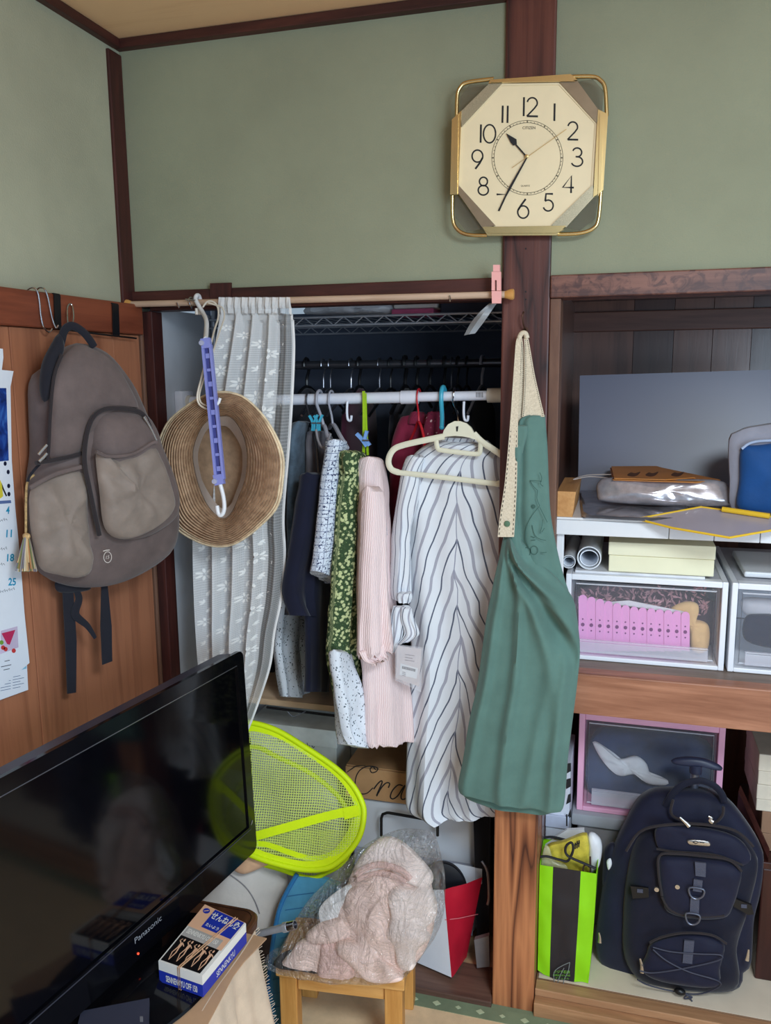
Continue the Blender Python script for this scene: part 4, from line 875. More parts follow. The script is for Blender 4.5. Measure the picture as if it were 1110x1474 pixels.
# ------------------------------------------------------------------ S hooks and the over-rail bar on the left wall
XW = -.952
wx = plane((XW, 0, 1.7), (1, 0, 0))
def shook(name, P, label, r=.0017):
    mk(name, tube(cr([tuple(atx(x, y, X)) for x, y, X in P], 6), r, 8), m_chrome, label=label, cat='hook', group='chrome S-hooks on the reddish rail')
shook('s_hook', [(37, 421, -.972), (41, 416, -.966), (48, 414, -.955), (54, 420, -.948), (57, 435, -.947), (59, 455, -.947), (63, 471, -.946), (70, 478, -.944), (75, 473, -.943)], 'tall chrome S-hook at the left on the reddish rail, outer wire')
shook('s_hook', [(52, 418, -.972), (57, 414, -.962), (64, 416, -.95), (69, 428, -.946), (73, 448, -.945), (77, 464, -.944), (81, 472, -.940), (84, 468, -.937)], 'tall chrome S-hook just right of the leftmost one, inner wire')
shook('s_hook', [(92, 472, -.93), (95, 476, -.925), (98, 472, -.926), (97, 458, -.94), (97, 444, -.948), (100, 437.5, -.951), (104, 441, -.948), (106, 456, -.935), (103, 470, -.918), (99, 476, -.912)], 'narrow chrome S-hook carrying the loop of the brown backpack')
ob = thing('over_rail_bar', 'thin black metal bar on two flat straps over the reddish rail', 'hook bar', atx(150, 486, XW))
for x0, y0, y1 in ((77, 423, 472), (161, 437, 484)):
    mk('flat_strap', slab([(x0, y0), (x0+9, y0+1.5), (x0+10.5, y1+1), (x0+1.5, y1)], wx, .002), m_black, ob, False)
    a = atx(x0+.2, y0, XW); b = atx(x0+9, y0+1.5, XW); mk('strap_top', join(prism([a, b, b+V3((-.03, 0, .0)), a+V3((-.03, 0, 0))], V3((0, 0, .002)))), m_black, ob, False)
mk('bar', tube([atx(x, y, XW+.004) for x, y in ((84, 473), (120, 478), (160, 483), (196, 487))], .0022, 8), m_black, ob)
# ------------------------------------------------------------------ brown backpack
bp = plane((-.845, -.25, 1.35), (.93, -.37, 0))
m_bag = fabric('taupe_brown_nylon', (104, 90, 87), 260, .7, .10); m_mesh = fabric('greige_mesh_cloth', (136, 122, 112), 200, .55, .08); m_pip = fabric('dark_piping', (48, 42, 44), 300); m_strap = fabric('black_webbing', (34, 34, 42), 300)
B1 = lambda P: [(x/2.303, 380+y/2.303) for x, y in P]
bag = thing('backpack', 'taupe brown backpack hanging by its loop from the reddish rail', 'backpack', bp(140, 840))
mk('body', puff(B1([(255, 262), (200, 285), (165, 330), (110, 375), (105, 480), (110, 620), (98, 720), (100, 830), (112, 960), (140, 1030), (230, 1068), (340, 1068), (450, 1030), (545, 965), (575, 900), (578, 800), (560, 720), (520, 600), (470, 500), (420, 390), (360, 310), (310, 275)]), bp, .075, .055, 72, 10, 2.6, .010, 9, 1), m_bag, bag)
mk('front_panel', puff(B1([(258, 268), (215, 300), (180, 360), (165, 480), (165, 640), (240, 640), (300, 560), (420, 480), (455, 470), (400, 360), (350, 305), (300, 278)]), bp, .028, .01, 60, 7, 2.4, .008, 12, 2, off0=.060), m_bag, bag)
mk('front_pocket', puff(B1([(350, 480), (300, 520), (285, 640), (305, 760), (330, 880), (380, 912), (470, 905), (560, 850), (580, 790), (560, 700), (520, 600), (490, 520), (440, 482)]), bp, .052, .02, 64, 8, 3.0, .006, 14, 3, off0=.058), m_bag, bag)
def gath(s, t): return 0
mk('mesh_pocket', puff(B1([(318, 625), (360, 640), (440, 632), (500, 600), (530, 640), (560, 720), (576, 800), (540, 855), (460, 902), (390, 910), (345, 870), (330, 760)]), bp, .026, .006, 64, 8, 2.4, .014, 26, 4, off0=.098), m_mesh, bag)
mk('mesh_hem', tube([bp(x, y, .118) for x, y in cr(B1([(318, 622), (360, 638), (440, 630), (500, 596), (520, 590)]), 6)], .0036, 8), m_bag, bag)
mk('side_pocket', puff(B1([(105, 740), (180, 700), (270, 680), (280, 760), (290, 900), (300, 1010), (260, 1040), (190, 1030), (135, 1010), (112, 940), (98, 840)]), bp, .030, .008, 60, 8, 2.4, .014, 24, 5, off0=.060), m_mesh, bag)
mk('side_pocket_hem', tube([bp(x, y, .083) for x, y in cr(B1([(100, 742), (180, 698), (272, 672)]), 6)], .0045, 8, flat=(bp.n, .6)), m_bag, bag)
mk('zip', tube([bp(x, y, .078) for x, y in cr(B1([(118, 660), (170, 652), (230, 640), (272, 628)]), 6)], .0042, 8), m_pip, bag)
mk('zip', tube([bp(x, y, .080) for x, y in cr(B1([(205, 300), (180, 370), (168, 480), (162, 600), (158, 650)]), 6)], .0032, 8), m_pip, bag)
mk('pocket_zip', tube([bp(x, y, .094) for x, y in cr(B1([(330, 900), (300, 760), (280, 640), (298, 530), (345, 482), (440, 484), (480, 505), (505, 560), (520, 598)]), 6)], .0048, 8), m_pip, bag)
mk('shoulder_pad', puff(B1([(195, 230), (168, 270), (140, 330), (132, 400), (140, 452), (160, 450), (175, 380), (190, 320), (210, 270)]), bp, .016, .01, 40, 5, 2.4, .004, 20, 6, off0=.052), m_strap, bag)
mk('grab_loop', tube([bp(x, y, .03) for x, y in cr(B1([(195, 300), (205, 250), (215, 218), (240, 205), (275, 225), (300, 255), (312, 275)]), 6)], .0085, 10, flat=(bp.n, .5)), m_strap, bag)
for P in ([(205, 1070), (240, 1072), (252, 1250), (250, 1420), (222, 1424), (215, 1250)], [(335, 1068), (355, 1066), (368, 1200), (370, 1316), (338, 1328), (332, 1200)]): mk('webbing_strap', slab(B1(P), bp, .003, -.012), m_strap, bag, False)
mk('webbing_strap', tube([bp(x, y, -.006) for x, y in cr(B1([(250, 1075), (262, 1110), (250, 1150), (255, 1170), (290, 1200), (316, 1240)]), 6)], [.006+.004*math.sin(i*.12) for i in range(31)], 8, flat=(bp.n, .35)), m_strap, bag)
mk('strap_base', puff(B1([(190, 1050), (280, 1060), (300, 1078), (240, 1090), (190, 1085)]), bp, .012, .012, 30, 4, 2.2, 0, seed=2, off0=-.012), m_strap, bag)
m_zp = M('zip_metal', (216, 206, 196), .25, .9)
mk('zip_pull', tube([bp(x, y, .086) for x, y in B1([(128, 632), (145, 612), (156, 600)])], .003, 8, flat=(bp.n, .6)), m_zp, bag)
mk('zip_pull', tube([bp(x, y, .088) for x, y in B1([(130, 655), (146, 640), (156, 628)])], .003, 8, flat=(bp.n, .6)), m_zp, bag)
mk('zip_pull', tube([bp(x, y, .102) for x, y in cr(B1([(478, 505), (488, 522), (505, 552), (520, 585)]), 3)], [.0042]*3+[.003]*7, 8, flat=(bp.n, .6)), m_zp, bag)
mE = lambda x, y, o=0: bp(x, y, .088+o)
mk('emblem', join(stroke(B1(arc(357, 972, 13, 18, 0, 360, 24)), .9, mE, .001), text('15', mE, B1([(357, 972)])[0], (4.5, -.8), (.6, -5), .001), text('OUTDOOR', mE, B1([(353, 948)])[0], (11, -1.5), (.2, -1.8), .001)) if False else join(stroke(B1(arc(357, 972, 13, 18, 0, 360, 24)), .9, mE, .001), text('15', mE, B1([(357, 972)])[0], (4.5, -.8), (.6, -5), .001), stroke(B1([(342, 952), (352, 949), (364, 948)]), 1.2, mE, .001)), M('pale_print', (206, 196, 186), .7), bag, False, kind='stuff')
# tassel charm
ta = thing('tassel_charm', 'multicoloured thread tassel on a twisted cord hanging at the left of the brown backpack', 'charm', bp(39, 822, .05))
mk('cord', tube([bp(x, y, .052+.002*math.sin(i)) for i, (x, y) in enumerate(cr(B1([(112, 700), (95, 715), (88, 740), (86, 800), (86, 890)]), 6))], .0024, 8), M('twisted_cord', (176, 146, 100), .8, var=.2, vs=200), ta)
mk('cord_loop', tube([bp(x, y, .056) for x, y in cr(B1([(155, 640), (125, 670), (100, 700), (92, 722)]), 5)], .0028, 8), m_strap, ta)
mk('knot', sphere(bp(*B1([(88, 903)])[0], .052), .0075, (1, 1, 1), 2, .2, 4), M('tassel_top', (196, 160, 110), .8, var=.2, vs=120), ta)
random.seed(3); thr = {}
for k in range(90):
    a = random.uniform(0, 2*PI); r0 = random.uniform(.2, 1); x1 = 88+36*r0*math.cos(a); o1 = .052+.016*r0*math.sin(a); y1 = random.choice([990, 1010, 1018, 1020])
    thr.setdefault(k % 5, []).append(tube([bp(*B1([(88+8*math.cos(a), 905)])[0], .052+.004*math.sin(a)), bp(*B1([((88+x1)/2, 940)])[0], (.052+o1)/2), bp(*B1([(x1, y1)])[0], o1)], .0013, 5))
for k, cc in enumerate(((206, 178, 134), (176, 120, 76), (132, 128, 136), (120, 128, 84), (226, 210, 184))): mk('threads', join(*thr[k]), M('tassel_thread_%d' % k, cc, .9), ta, kind='stuff')
# ------------------------------------------------------------------ calendar
XC = -.962; cp_ = plane((XC, 0, 1.4), (1, 0, 0)); m_paper = M('calendar_paper', (232, 236, 244), .7, var=.015)
K = lambda P: [(x*60/164, 480+y*60/164) for x, y in P]
ca = thing('wall_calendar', 'paper wall calendar at the left edge with blue picture and turquoise dates', 'calendar', cp_(5, 960))
ext = -42
mk('top_sheet', slab([(ext, 500)]+K([(10, 60), (12, 95), (5, 150)])+[(ext, 536)], cp_, .0008), m_paper, ca, False)
mk('month_sheet', slab([(ext, 528)]+K([(52, 148), (40, 210), (45, 500), (60, 700), (80, 900), (95, 1100), (115, 1296), (0, 1395)])+[(ext, 995)], cp_, .0008, .0012), m_paper, ca, False)
m_bluepic = None
t = NT('blue_picture'); n = t.noise(t.coord(scale=(1, 1, 1)), 16, 4, .6, 1.5); t.base(t.ramp(n, [(.35, (10, 24, 70)), (.52, (24, 60, 140)), (.68, (60, 110, 190)), (.8, (150, 190, 226))])); m_bluepic = t.set(.5)
mk('picture', slab([(ext, 558)]+K([(24, 215), (34, 500)])+[(ext, 668)], cp_, .0004, .0022), m_bluepic, ca, False)
mk('picture', slab(K([(-8, 560), (6, 590), (12, 640), (0, 650), (-20, 640)]), cp_, .0004, .0022), M('yellow_print', (222, 206, 60), .6), ca, False)
for x, y in ((20, 512), (32, 545), (34, 600), (35, 632)): mk('printed_dot', slab(K(arc(x, y, 6, 9, 0, 360, 10)[:-1]), cp_, .0003, .0022), M('navy_print', (16, 22, 52), .6), ca, False)
mk('printed_dot', stroke(K([(4, 590), (14, 615), (26, 640)]), 2.2, cp_, .0024), m_ink, ca, False)
mk('header_band', slab(K([(-60, 662), (42, 656), (44, 667), (-60, 676)]), cp_, .0003, .0022), M('slate_blue_print', (96, 116, 166), .6), ca, False)
m_turq = M('turquoise_print', (24, 150, 190), .6)
for s_, x, y, w_ in (('4', 31, 695, 14), ('11', 36, 787, 22), ('18', 42, 882, 28), ('25', 48, 977, 30)):
    mk('date', text(s_, cp_, K([(x, y)])[0], (w_*.366, -.3), (.6, -11), .0024, .025), m_turq, ca, False, kind='stuff')
mk('handwriting', join(*[stroke(K([(x+k*9, y-k*2), (x+4+k*9, y-8-k*2+5*(k % 2)), (x+7+k*9, y+3-k*2)]), .7, cp_, .0024) for x, y, n_ in ((-6, 738, 4), (2, 850, 3), (2, 910, 2), (-4, 1018, 7)) for k in range(n_)]), M('grey_pencil', (96, 100, 110), .8), ca, False, kind='stuff')
mk('picture', slab(K([(3, 1170), (68, 1152), (72, 1235), (0, 1262)]), cp_, .0004, .0022), M('lilac_print', (206, 190, 214), .6), ca, False)
mk('printed_fruit', slab(K([(6, 1180), (60, 1166), (38, 1225), (28, 1222)]), cp_, .0003, .0027), M('magenta_print', (196, 44, 92), .6), ca, False)
for x, y in ((12, 1236), (22, 1242), (54, 1248), (6, 1216)): mk('printed_fruit', slab(K(arc(x, y, 8, 9, 0, 360, 12)[:-1]), cp_, .0003, .0027), M('red_print', (206, 60, 60), .6) if y > 1220 else M('green_print', (120, 160, 60), .6), ca, False)
mk('small_print', join(*[bar(K([(x, y), (x+l, y-l*.22)]), .8, cp_, .0024, .0002) for x, y, l in ((18, 1290, 20), (4, 1312, 40), (14, 1324, 24))]), m_ink, ca, False, kind='stuff')
mk('lower_flyer', slab([(ext, 990)]+K([(105, 1300), (110, 1402), (0, 1442)])+[(ext, 1020)], cp_, .0006, .0002), m_paper, ca, False)
mk('flyer_band', slab(K([(-40, 1352), (60, 1308), (104, 1306), (104, 1318), (40, 1336), (-40, 1372)]), cp_, .0003, .0010), M('pale_aqua_print', (140, 196, 222), .6), ca, False)
mk('small_print', join(*[bar(K([(x, 1362+k*11-x*.2), (x+l, 1362+k*11-(x+l)*.2)]), .7, cp_, .0011, .0002) for k in range(5) for x, l in ((2, 40), (50, 44 if k % 2 else 30))]), M('blue_grey_ink', (96, 116, 150), .7), ca, False, kind='stuff')
# ------------------------------------------------------------------ television cabinet
ZC = .38; m_cab = wood('brown_cabinet_wood', (62, 36, 24), (112, 70, 48), 'Y', 1.0, .35)
e1 = atz(375, 1312, ZC); yF = e1.y; xF = e1.x
cab = thing('tv_cabinet', 'brown wooden television cabinet with rounded corner in the lower left', 'cabinet', (-.78, -1.0, 0))
def rrect(x0, y0, x1, y1, r, z, n=6):
    P = []
    for cx_, cy_, a0 in ((x1-r, y1-r, 0), (x0+.005, y1-.005, 90), (x0+.005, y0+.005, 180), (x1-.005, y0+.005, 270)):
        rr = r if a0 == 0 else .005
        for k in range(n+1):
            a = math.radians(a0+90*k/n); P.append(V3((cx_+rr*math.cos(a), cy_+rr*math.sin(a), z)))
    return P
mk('cabinet_body', loft([rrect(-.965, -1.8, xF, yF, .035, z) for z in (.02, ZC-.022)]), m_cab, cab, ang=25)
mk('cabinet_top', loft([rrect(-.967, -1.805, xF+.003, yF+.003, .036, ZC-.0215), rrect(-.967, -1.805, xF+.004, yF+.004, .036, ZC-.004), rrect(-.966, -1.804, xF+.001, yF+.001, .036, ZC)]), m_cab, cab, ang=25)
for x in (-.93, xF-.06):
    for y in (-1.74, yF-.06): mk('cabinet_foot', box((x, y, .0), (x+.04, y+.04, .0195), .003), m_cab, cab, False)
rim = [q for q in rrect(-.965, -1.8, xF-.008, yF-.008, .03, ZC+.001)]
mk('top_inlay', tube([q for q in rim], .0012, 5, True), M('dark_inlay', (50, 30, 22), .4), cab)
# kraft sheet on the cabinet
kz = plane((0, 0, ZC+.004), (0, 0, 1))
mk('kraft_sheet', slab([(290, 1330), (384, 1352), (352, 1385), (336, 1406), (300, 1474), (280, 1520), (60, 1520), (150, 1400)], kz, .003), M('kraft_board', (190, 152, 118), .75, var=.05, bs=120, bst=.1), label='tan kraft board lying on the television cabinet under the packet', cat='board')
# frayed cloth over the front edge
clo = [(353, 1384, 366), (368, 1384, 366)]
m_clo = fabric('cream_linen', (214, 192, 168), 160, .9, .06, .5)
def clothpt(s, t):
    xt = xF+.006+.002*math.sin(9*s); y0 = yF-.075-.36*s; P0 = V3((xt, y0, ZC+.009-.003*s))
    sp = .03*t*math.sin(15*s+1)+.014*math.sin(37*s+2*t)*t
    return P0+V3((.016+.03*t+sp, -.01*t*math.cos(5*s), -.36*t))
def sheetgeo(fn, nu, nv, th):
    Vv = [fn(i/nu, j/nv) for j in range(nv+1) for i in range(nu+1)]; W_ = nu+1; n0 = len(Vv); Ff = []
    nrm = []
    for j in range(nv+1):
        for i in range(W_):
            a = Vv[j*W_+min(i+1, nu)]-Vv[j*W_+max(i-1, 0)]; b = Vv[min(j+1, nv)*W_+i]-Vv[max(j-1, 0)*W_+i]; nrm.append(a.cross(b).normalized() if a.length and b.length else V3((0, 0, 1)))
    Vv += [p-n*th for p, n in zip(Vv[:], nrm)]
    for j in range(nv):
        for i in range(nu): a = j*W_+i; Ff += [(a, a+1, a+W_+1, a+W_), (n0+a, n0+a+W_, n0+a+W_+1, n0+a+1)]
    for i in range(nu): Ff += [(i, n0+i, n0+i+1, i+1), (nv*W_+i, nv*W_+i+1, n0+nv*W_+i+1, n0+nv*W_+i)]
    for j in range(nv): Ff += [(j*W_, (j+1)*W_, n0+(j+1)*W_, n0+j*W_), (j*W_+nu, n0+j*W_+nu, n0+(j+1)*W_+nu, (j+1)*W_+nu)]
    return (Vv, Ff, None)
fc = thing('frayed_cloth', 'cream linen cloth with a frayed edge hanging down the front of the cabinet', 'cloth', (xF+.03, yF-.25, .03))
mk('cloth_panel', sheetgeo(clothpt, 40, 24, .002), m_clo, fc)
random.seed(5); mk('fringe', join(*[tube([clothpt(.0, k/60), clothpt(0, k/60)+V3((.004, random.uniform(.006, .013), random.uniform(-.004, .002)))], .0007, 4) for k in range(60)]), m_clo, fc, kind='stuff')
# ------------------------------------------------------------------ television
BR = atz(365, 1190, .48); d_ = V3((.154, .988, 0)).normalized(); up_ = V3((-.0376, 0, .999)).normalized(); tn = d_.cross(up_).normalized(); up_ = tn.cross(d_).normalized()
tp = plane(BR, tn)
def tv(u, v, o=0.0): return BR-d_*u+up_*v+tn*o       # u to the left, v up, from the lower right corner
vt = (tp(348, 934)-BR).dot(up_); vb = (tp(270, 1312)-BR).dot(up_); W_t = .80
tvv = thing('television', 'large glossy black flat television on an oval stand', 'television', tv(.4, vb, -.02)-V3((0, 0, .06)))
m_gl = M('gloss_black', (10, 10, 14), .12, spec=.5, var=0); m_gl2 = M('satin_black', (58, 60, 76), .42, var=.05); m_scr = M('screen_glass', (5, 5, 9), .09, spec=.4, var=0)
def rrp(u0, v0, u1, v1, r, o, n=5):
    P = []
    for cu, cv, a0 in ((u0+r, v1-r, 90), (u1-r, v1-r, 0), (u1-r, v0+r, 270), (u0+r, v0+r, 180)):
        for k in range(n+1): a = math.radians(a0+90*(1-k/n)-0); P.append(tv(cu+r*math.cos(a), cv+r*math.sin(a), o))
    return P
def frame_geo(u0, v0, u1, v1, r, bw, o0, o1):
    O0 = rrp(u0, v0, u1, v1, r, o0); O1 = rrp(u0, v0, u1, v1, r, o1); bl_, bt_, br2, bb_ = bw
    I1 = rrp(u0+br2, v0+bb_, u1-bl_, v1-bt_, .002, o1); I0 = rrp(u0+br2, v0+bb_, u1-bl_, v1-bt_, .002, o0)
    return loft([O0, O1, I1, I0, O0], False)
BW = (.032, .034, .026, .072)
mk('back_shell', loft([rrp(.004, vb+.006, W_t-.004, vt-.004, .02, -.004), rrp(.012, vb+.012, W_t-.012, vt-.008, .02, -.045), rrp(.10, vb+.06, W_t-.10, vt-.06, .03, -.075)]), m_gl2, tvv, ang=25)
mk('bezel', frame_geo(0, vb, W_t, vt, .018, BW, -.0035, .006), m_gl, tvv, ang=25)
mk('screen', loft([rrp(BW[2]+.0005, vb+BW[3]+.0005, W_t-BW[0]-.0005, vt-BW[1]-.0005, .002, -.003), rrp(BW[2]+.0005, vb+BW[3]+.0005, W_t-BW[0]-.0005, vt-BW[1]-.0005, .002, .0015)]), m_scr, tvv, ang=25)
mk('trim_line', join(tube([tv(u, vt-BW[1]+.003, .0065) for u in (.03, W_t-.03)], .0009, 6)), M('steel_trim', (150, 150, 160), .3, .8), tvv)
mk('trim_line', join(tube([tv(u, vb+BW[3]-.006, .0065) for u in (.02, W_t-.03)], .0011, 6)), M('grey_trim', (90, 90, 104), .3, .6), tvv)
mtv = lambda x, y, o=0: tv(.4-x, vb+y, o)
mk('lettering', text('Panasonic', mtv, (.0, .046), (.082, 0), (0, .0125), .0068), M('silver_lettering', (170, 172, 180), .4, .3), tvv, False, kind='stuff')
mk('power_light', lathe([(0, .0085), (.0022, .008), (.0022, .006)], tv(.435, vb+.014, 0), tn, 12), M('red_led', (240, 70, 50), .3, Emission_Color=lin((255, 80, 50)), Emission_Strength=1.5), tvv)
mk('port_mark', join(*[bar([tp2 for tp2 in ()], 1, tp, 0, 0)] if False else [tube([tv(.012, vb+.085, .007), tv(.016, vb+.078, .0072), tv(.02, vb+.076, .007)], .0009, 5)]), M('steel_mark', (150, 150, 160), .3, .8), tvv)
cb_ = tv(.4, vb, -.035); zb0 = ZC+.0075; cb_ = cb_-d_*.05
bx_, by_ = cb_.x+.055, cb_.y
el = lambda r1, r2, z: [V3((bx_, by_, z))-d_*(r1*math.cos(2*PI*k/48))+tn.cross(d_).cross(d_)*0+V3((tn.x, tn.y, 0)).normalized()*(r2*math.sin(2*PI*k/48)) for k in range(48)]
mk('stand_base', loft([el(.205, .142, zb0), el(.21, .146, zb0+.003), el(.207, .143, zb0+.008), el(.10, .055, zb0+.0085), el(.085, .045, zb0+.014)]), m_gl, tvv, ang=50)
mk('stand_neck', loft([[tv(.4+a, 0, b)-up_*0+V3((0, 0, z-(tv(.4+a, 0, b).z))) for a, b in ((-.06, -.06), (.16, -.06), (.16, -.012), (-.06, -.012))] for z in (zb0+.0086, vb+BR.z+.05)]), m_gl, tvv, False)
# small black set-top box
mz = plane((0, 0, ZC+.0075), (0, 0, 1))
stb = thing('settop_box', 'small black media box at the bottom edge beside the television stand', 'media box', mz(170, 1474))
Q = [(216, 1451), (118, 1470), (100, 1540), (214, 1530)]
mk('box_shell', prism([mz(x, y, .0) for x, y in Q], V3((0, 0, .022))), m_gl2, stb, False); mk('box_label', join(*[bar([(202+k*1.6, 1463), (202.3+k*1.6, 1471)], .8, mz, .0223, .0003) for k in range(3)]), M('grey_print', (150, 150, 156), .6), stb, False, kind='stuff')
# ------------------------------------------------------------------ moxa packet with rubber bands
zt_ = ZC+.0162+.047
mt = plane((0, 0, zt_), (0, 0, 1)); A, B, C2, D = (228, 1383), (291, 1405), (354, 1329), (295, 1302)
top = [mt(*q) for q in (A, B, C2, D)]
mx = thing('remedy_packet', 'blue, white and peach paper packet held by tan rubber bands beside the television', 'packet', ((top[0]+top[2])/2)-V3((0, 0, .047)))
dn = lambda P, z: [p-V3((0, 0, z)) for p in P]
m_pw = M('packet_white', (236, 234, 228), .4, var=.01); m_pb = M('packet_blue', (34, 54, 168), .4, var=.02); m_pp = M('packet_peach', (232, 184, 150), .45, var=.01); m_pk = M('packet_black', (16, 14, 16), .35); m_pg = M('packet_grey', (178, 174, 170), .45)
mk('packet_tray', loft([dn(top, .0465), dn(top, .0205)]), m_pb, mx, False); mk('packet_lid', loft([dn(top, .020), dn(top, .0)]), m_pw, mx, False)
def tq(s, t, o=.0006):   # s across (A->B), t along (A->D)
    p = top[0]*(1-s)*(1-t)+top[1]*s*(1-t)+top[2]*s*t+top[3]*(1-s)*t; return p+V3((0, 0, o))
def tpoly(P, o=.0006): return ([tq(s, t_, o) for s, t_ in P], [tuple(range(len(P)))], None)
mk('black_print', tpoly([(.03, .02), (.93, .02), (.93, .44), (.03, .44)]), m_pk, mx, False); mk('grey_print', tpoly([(.03, .44), (.86, .44), (.86, .60), (.03, .60)]), m_pg, mx, False); mk('peach_print', tpoly([(.0, .60), (.97, .60), (.97, 1.0), (.0, 1.0)], .0005), m_pp, mx, False)
mk('peach_print', tpoly([(.86, .44), (.97, .44), (.97, .60), (.86, .60)], .0005), m_pp, mx, False)
mk('blue_print', tpoly([(.27, .79), (.97, .79), (.97, .99), (.27, .99)], .0009), m_pb, mx, False); mk('blue_print', tpoly([(.27, .66), (.68, .66), (.68, .79), (.27, .79)], .0009), m_pb, mx, False); mk('blue_print', tpoly([(.70, .66), (.97, .66), (.97, .79), (.70, .79)], .0009), m_pb, mx, False)
tm = lambda x, y, o=0: tq(x, y, o)
def ttext(s, cx_, cy_, w_, h_, mm, nm, o=.0013): mk(nm, text(s, tm, (cx_, cy_), (w_, 0), (0, h_), o, .022), mm, mx, False, kind='stuff')
ttext('せんねん灸', .62, .895, .66, .13, m_pw, 'lettering'); ttext('SENNENKYU OFF 150', .44, .53, .72, .075, m_pw, 'lettering'); ttext('たいよう', .47, .725, .30, .055, m_pw, 'lettering')
mk('emblem', ([tq(.13+.075*math.cos(a*PI/10), .915+.045*math.sin(a*PI/10), .001) for a in range(20)], [tuple(range(20))], None), m_pb, mx, False)
mk('emblem_stripe', tpoly([(.08, .895), (.10, .89), (.18, .93), (.16, .937)], .0014), m_pp, mx, False)
for k in range(5):
    x0 = .17+k*.17; y0 = .24+.012*(k % 2)
    fg = [tpoly([(x0-.025, y0+.02), (x0+.028, y0+.02), (x0+.035, y0+.085), (x0+.005, y0+.11), (x0-.03, y0+.085)], .001),
          ([tq(x0+.006+.018*math.cos(a*PI/5), y0+.145+.024*math.sin(a*PI/5), .001) for a in range(10)], [tuple(range(10))], None),
          tpoly([(x0-.03, y0+.085), (x0-.085, y0+.12), (x0-.075, y0+.135), (x0-.02, y0+.10)], .0011), tpoly([(x0+.03, y0+.085), (x0+.08, y0+.05), (x0+.085, y0+.065), (x0+.03, y0+.10)], .0011), tpoly([(x0-.085, y0+.12), (x0-.05, y0+.16), (x0-.04, y0+.15), (x0-.07, y0+.118)], .0011),
          tpoly([(x0-.025, y0+.02), (x0-.055, y0-.07), (x0+.0, y0-.19), (x0+.008, y0-.185), (x0-.035, y0-.07), (x0-.0, y0+.02)], .0011), tpoly([(x0+.0, y0+.02), (x0+.02, y0-.06), (x0-.0, y0-.18), (x0+.01, y0-.185), (x0+.045, y0-.06), (x0+.028, y0+.02)], .0012)]
    mk('printed_figure', join(*fg), m_pp, mx, False, kind='stuff')
fa, fb = dn([top[0]], .0205)[0], dn([top[1]], .0205)[0]; fn_ = (fb-fa).cross(V3((0, 0, 1))).normalized(); fn_ = fn_ if fn_.dot(CAM-fa) > 0 else -fn_
fm = lambda x, y, o=0: fa+(fb-fa)*x-V3((0, 0, .026*(1-y)))+fn_*o
mk('lettering', text('SENNENKYU OFF 150', fm, (.52, .5), (.72, 0), (0, .55), .0006, .022), m_pw, mx, False, kind='stuff')
ga, gb = dn([top[1]], .0205)[0], dn([top[2]], .0205)[0]; gn_ = (gb-ga).cross(V3((0, 0, 1))).normalized(); gn_ = gn_ if gn_.dot(CAM-ga) > 0 else -gn_
gm = lambda x, y, o=0: ga+(gb-ga)*x-V3((0, 0, .026*(1-y)))+gn_*o
mk('lettering', text('SENNENKYU', gm, (.5, .5), (.42, 0), (0, .5), .0006), m_pw, mx, False, kind='stuff')
m_rb = M('rubber_band', (206, 160, 122), .6)
for s0, s1 in ((.46, .74), (.50, .79)):
    a, b = tq(s0, 0, .0012), tq(s1, 1, .0012); dz = V3((0, 0, .0488)); ob_ = (a-b).normalized()*.0016
    mk('rubber_band', tube([a+ob_, b-ob_, b-ob_-dz, a+ob_-dz], .0013, 6, True), m_rb, mx)
# ------------------------------------------------------------------ green tote hanging from a hook on the post
m_green = fabric('sage_green_canvas', (92, 123, 114), 260, .85, .05, .2); m_grd = fabric('sage_green_shadow_side', (86, 116, 107), 260)
t = NT('cream_webbing'); n = t.noise(t.coord(), 300, 3); t.base(t.ramp(n, [(.3, (200, 184, 158)), (.7, (228, 214, 190))])); t.bump(n, .4, .001); m_web = t.set(.8, 0, .2)
nh = thing('post_hook', 'small rusty screw hook in the wooden post carrying the green tote', 'hook', at(754, 480, -.01))
m_rust = M('rusty_iron', (84, 58, 46), .5, .7)
mk('hook_wire', tube(cr([tuple(at(x, y, Y)) for x, y, Y in ((757, 474, .002), (756, 474, -.012), (753.5, 466, -.022), (752.5, 454, -.026), (754, 449, -.022))], 5), .0019, 8), m_rust, nh)
mk('hook_wire', tube(cr([tuple(at(x, y, Y)) for x, y, Y in ((757, 474.5, .002), (757, 475, -.014), (757, 481, -.024), (754, 486, -.034), (750, 484, -.042), (749, 478, -.044))], 5), .0019, 8), m_rust, nh)
mk('hook_plate', lathe([(0, .0), (.006, 0), (.006, .002), (0, .0021)], at(757, 474.5, -.0005), (0, -1, 0), 12), m_rust, nh)
tb = thing('tote_bag', 'sage green canvas tote with cream webbing straps hanging on the wooden post', 'bag', at(745, 1175, -.06))
def dt(s, t):
    o = 0
    for (s0, t0), (s1, t1), wd, h in (((.30, .16), (.95, .50), .045, -.016), ((.62, .40), (.95, .52), .03, -.012), ((.25, .02), (.93, .40), .06, .026), ((.22, .12), (.80, .60), .05, .016), ((.55, .30), (.97, .46), .035, .020), ((.35, .2), (.42, .98), .05, .013), ((.12, .2), (.05, 1.0), .05, .012), ((.70, .62), (.62, 1), .06, .010), ((.86, .55), (.88, 1), .05, .012)):
        dx, dy = s1-s0, t1-t0; l2 = dx*dx+dy*dy; k = max(0, min(1, ((s-s0)*dx+(t-t0)*dy)/l2)); d = math.hypot(s-s0-dx*k, t-t0-dy*k)
        o += 1.5*h*math.exp(-(d/wd)**2)*(.4+.6*math.sin(PI*min(1, max(0, k*.9+.08))))
    return o-.006
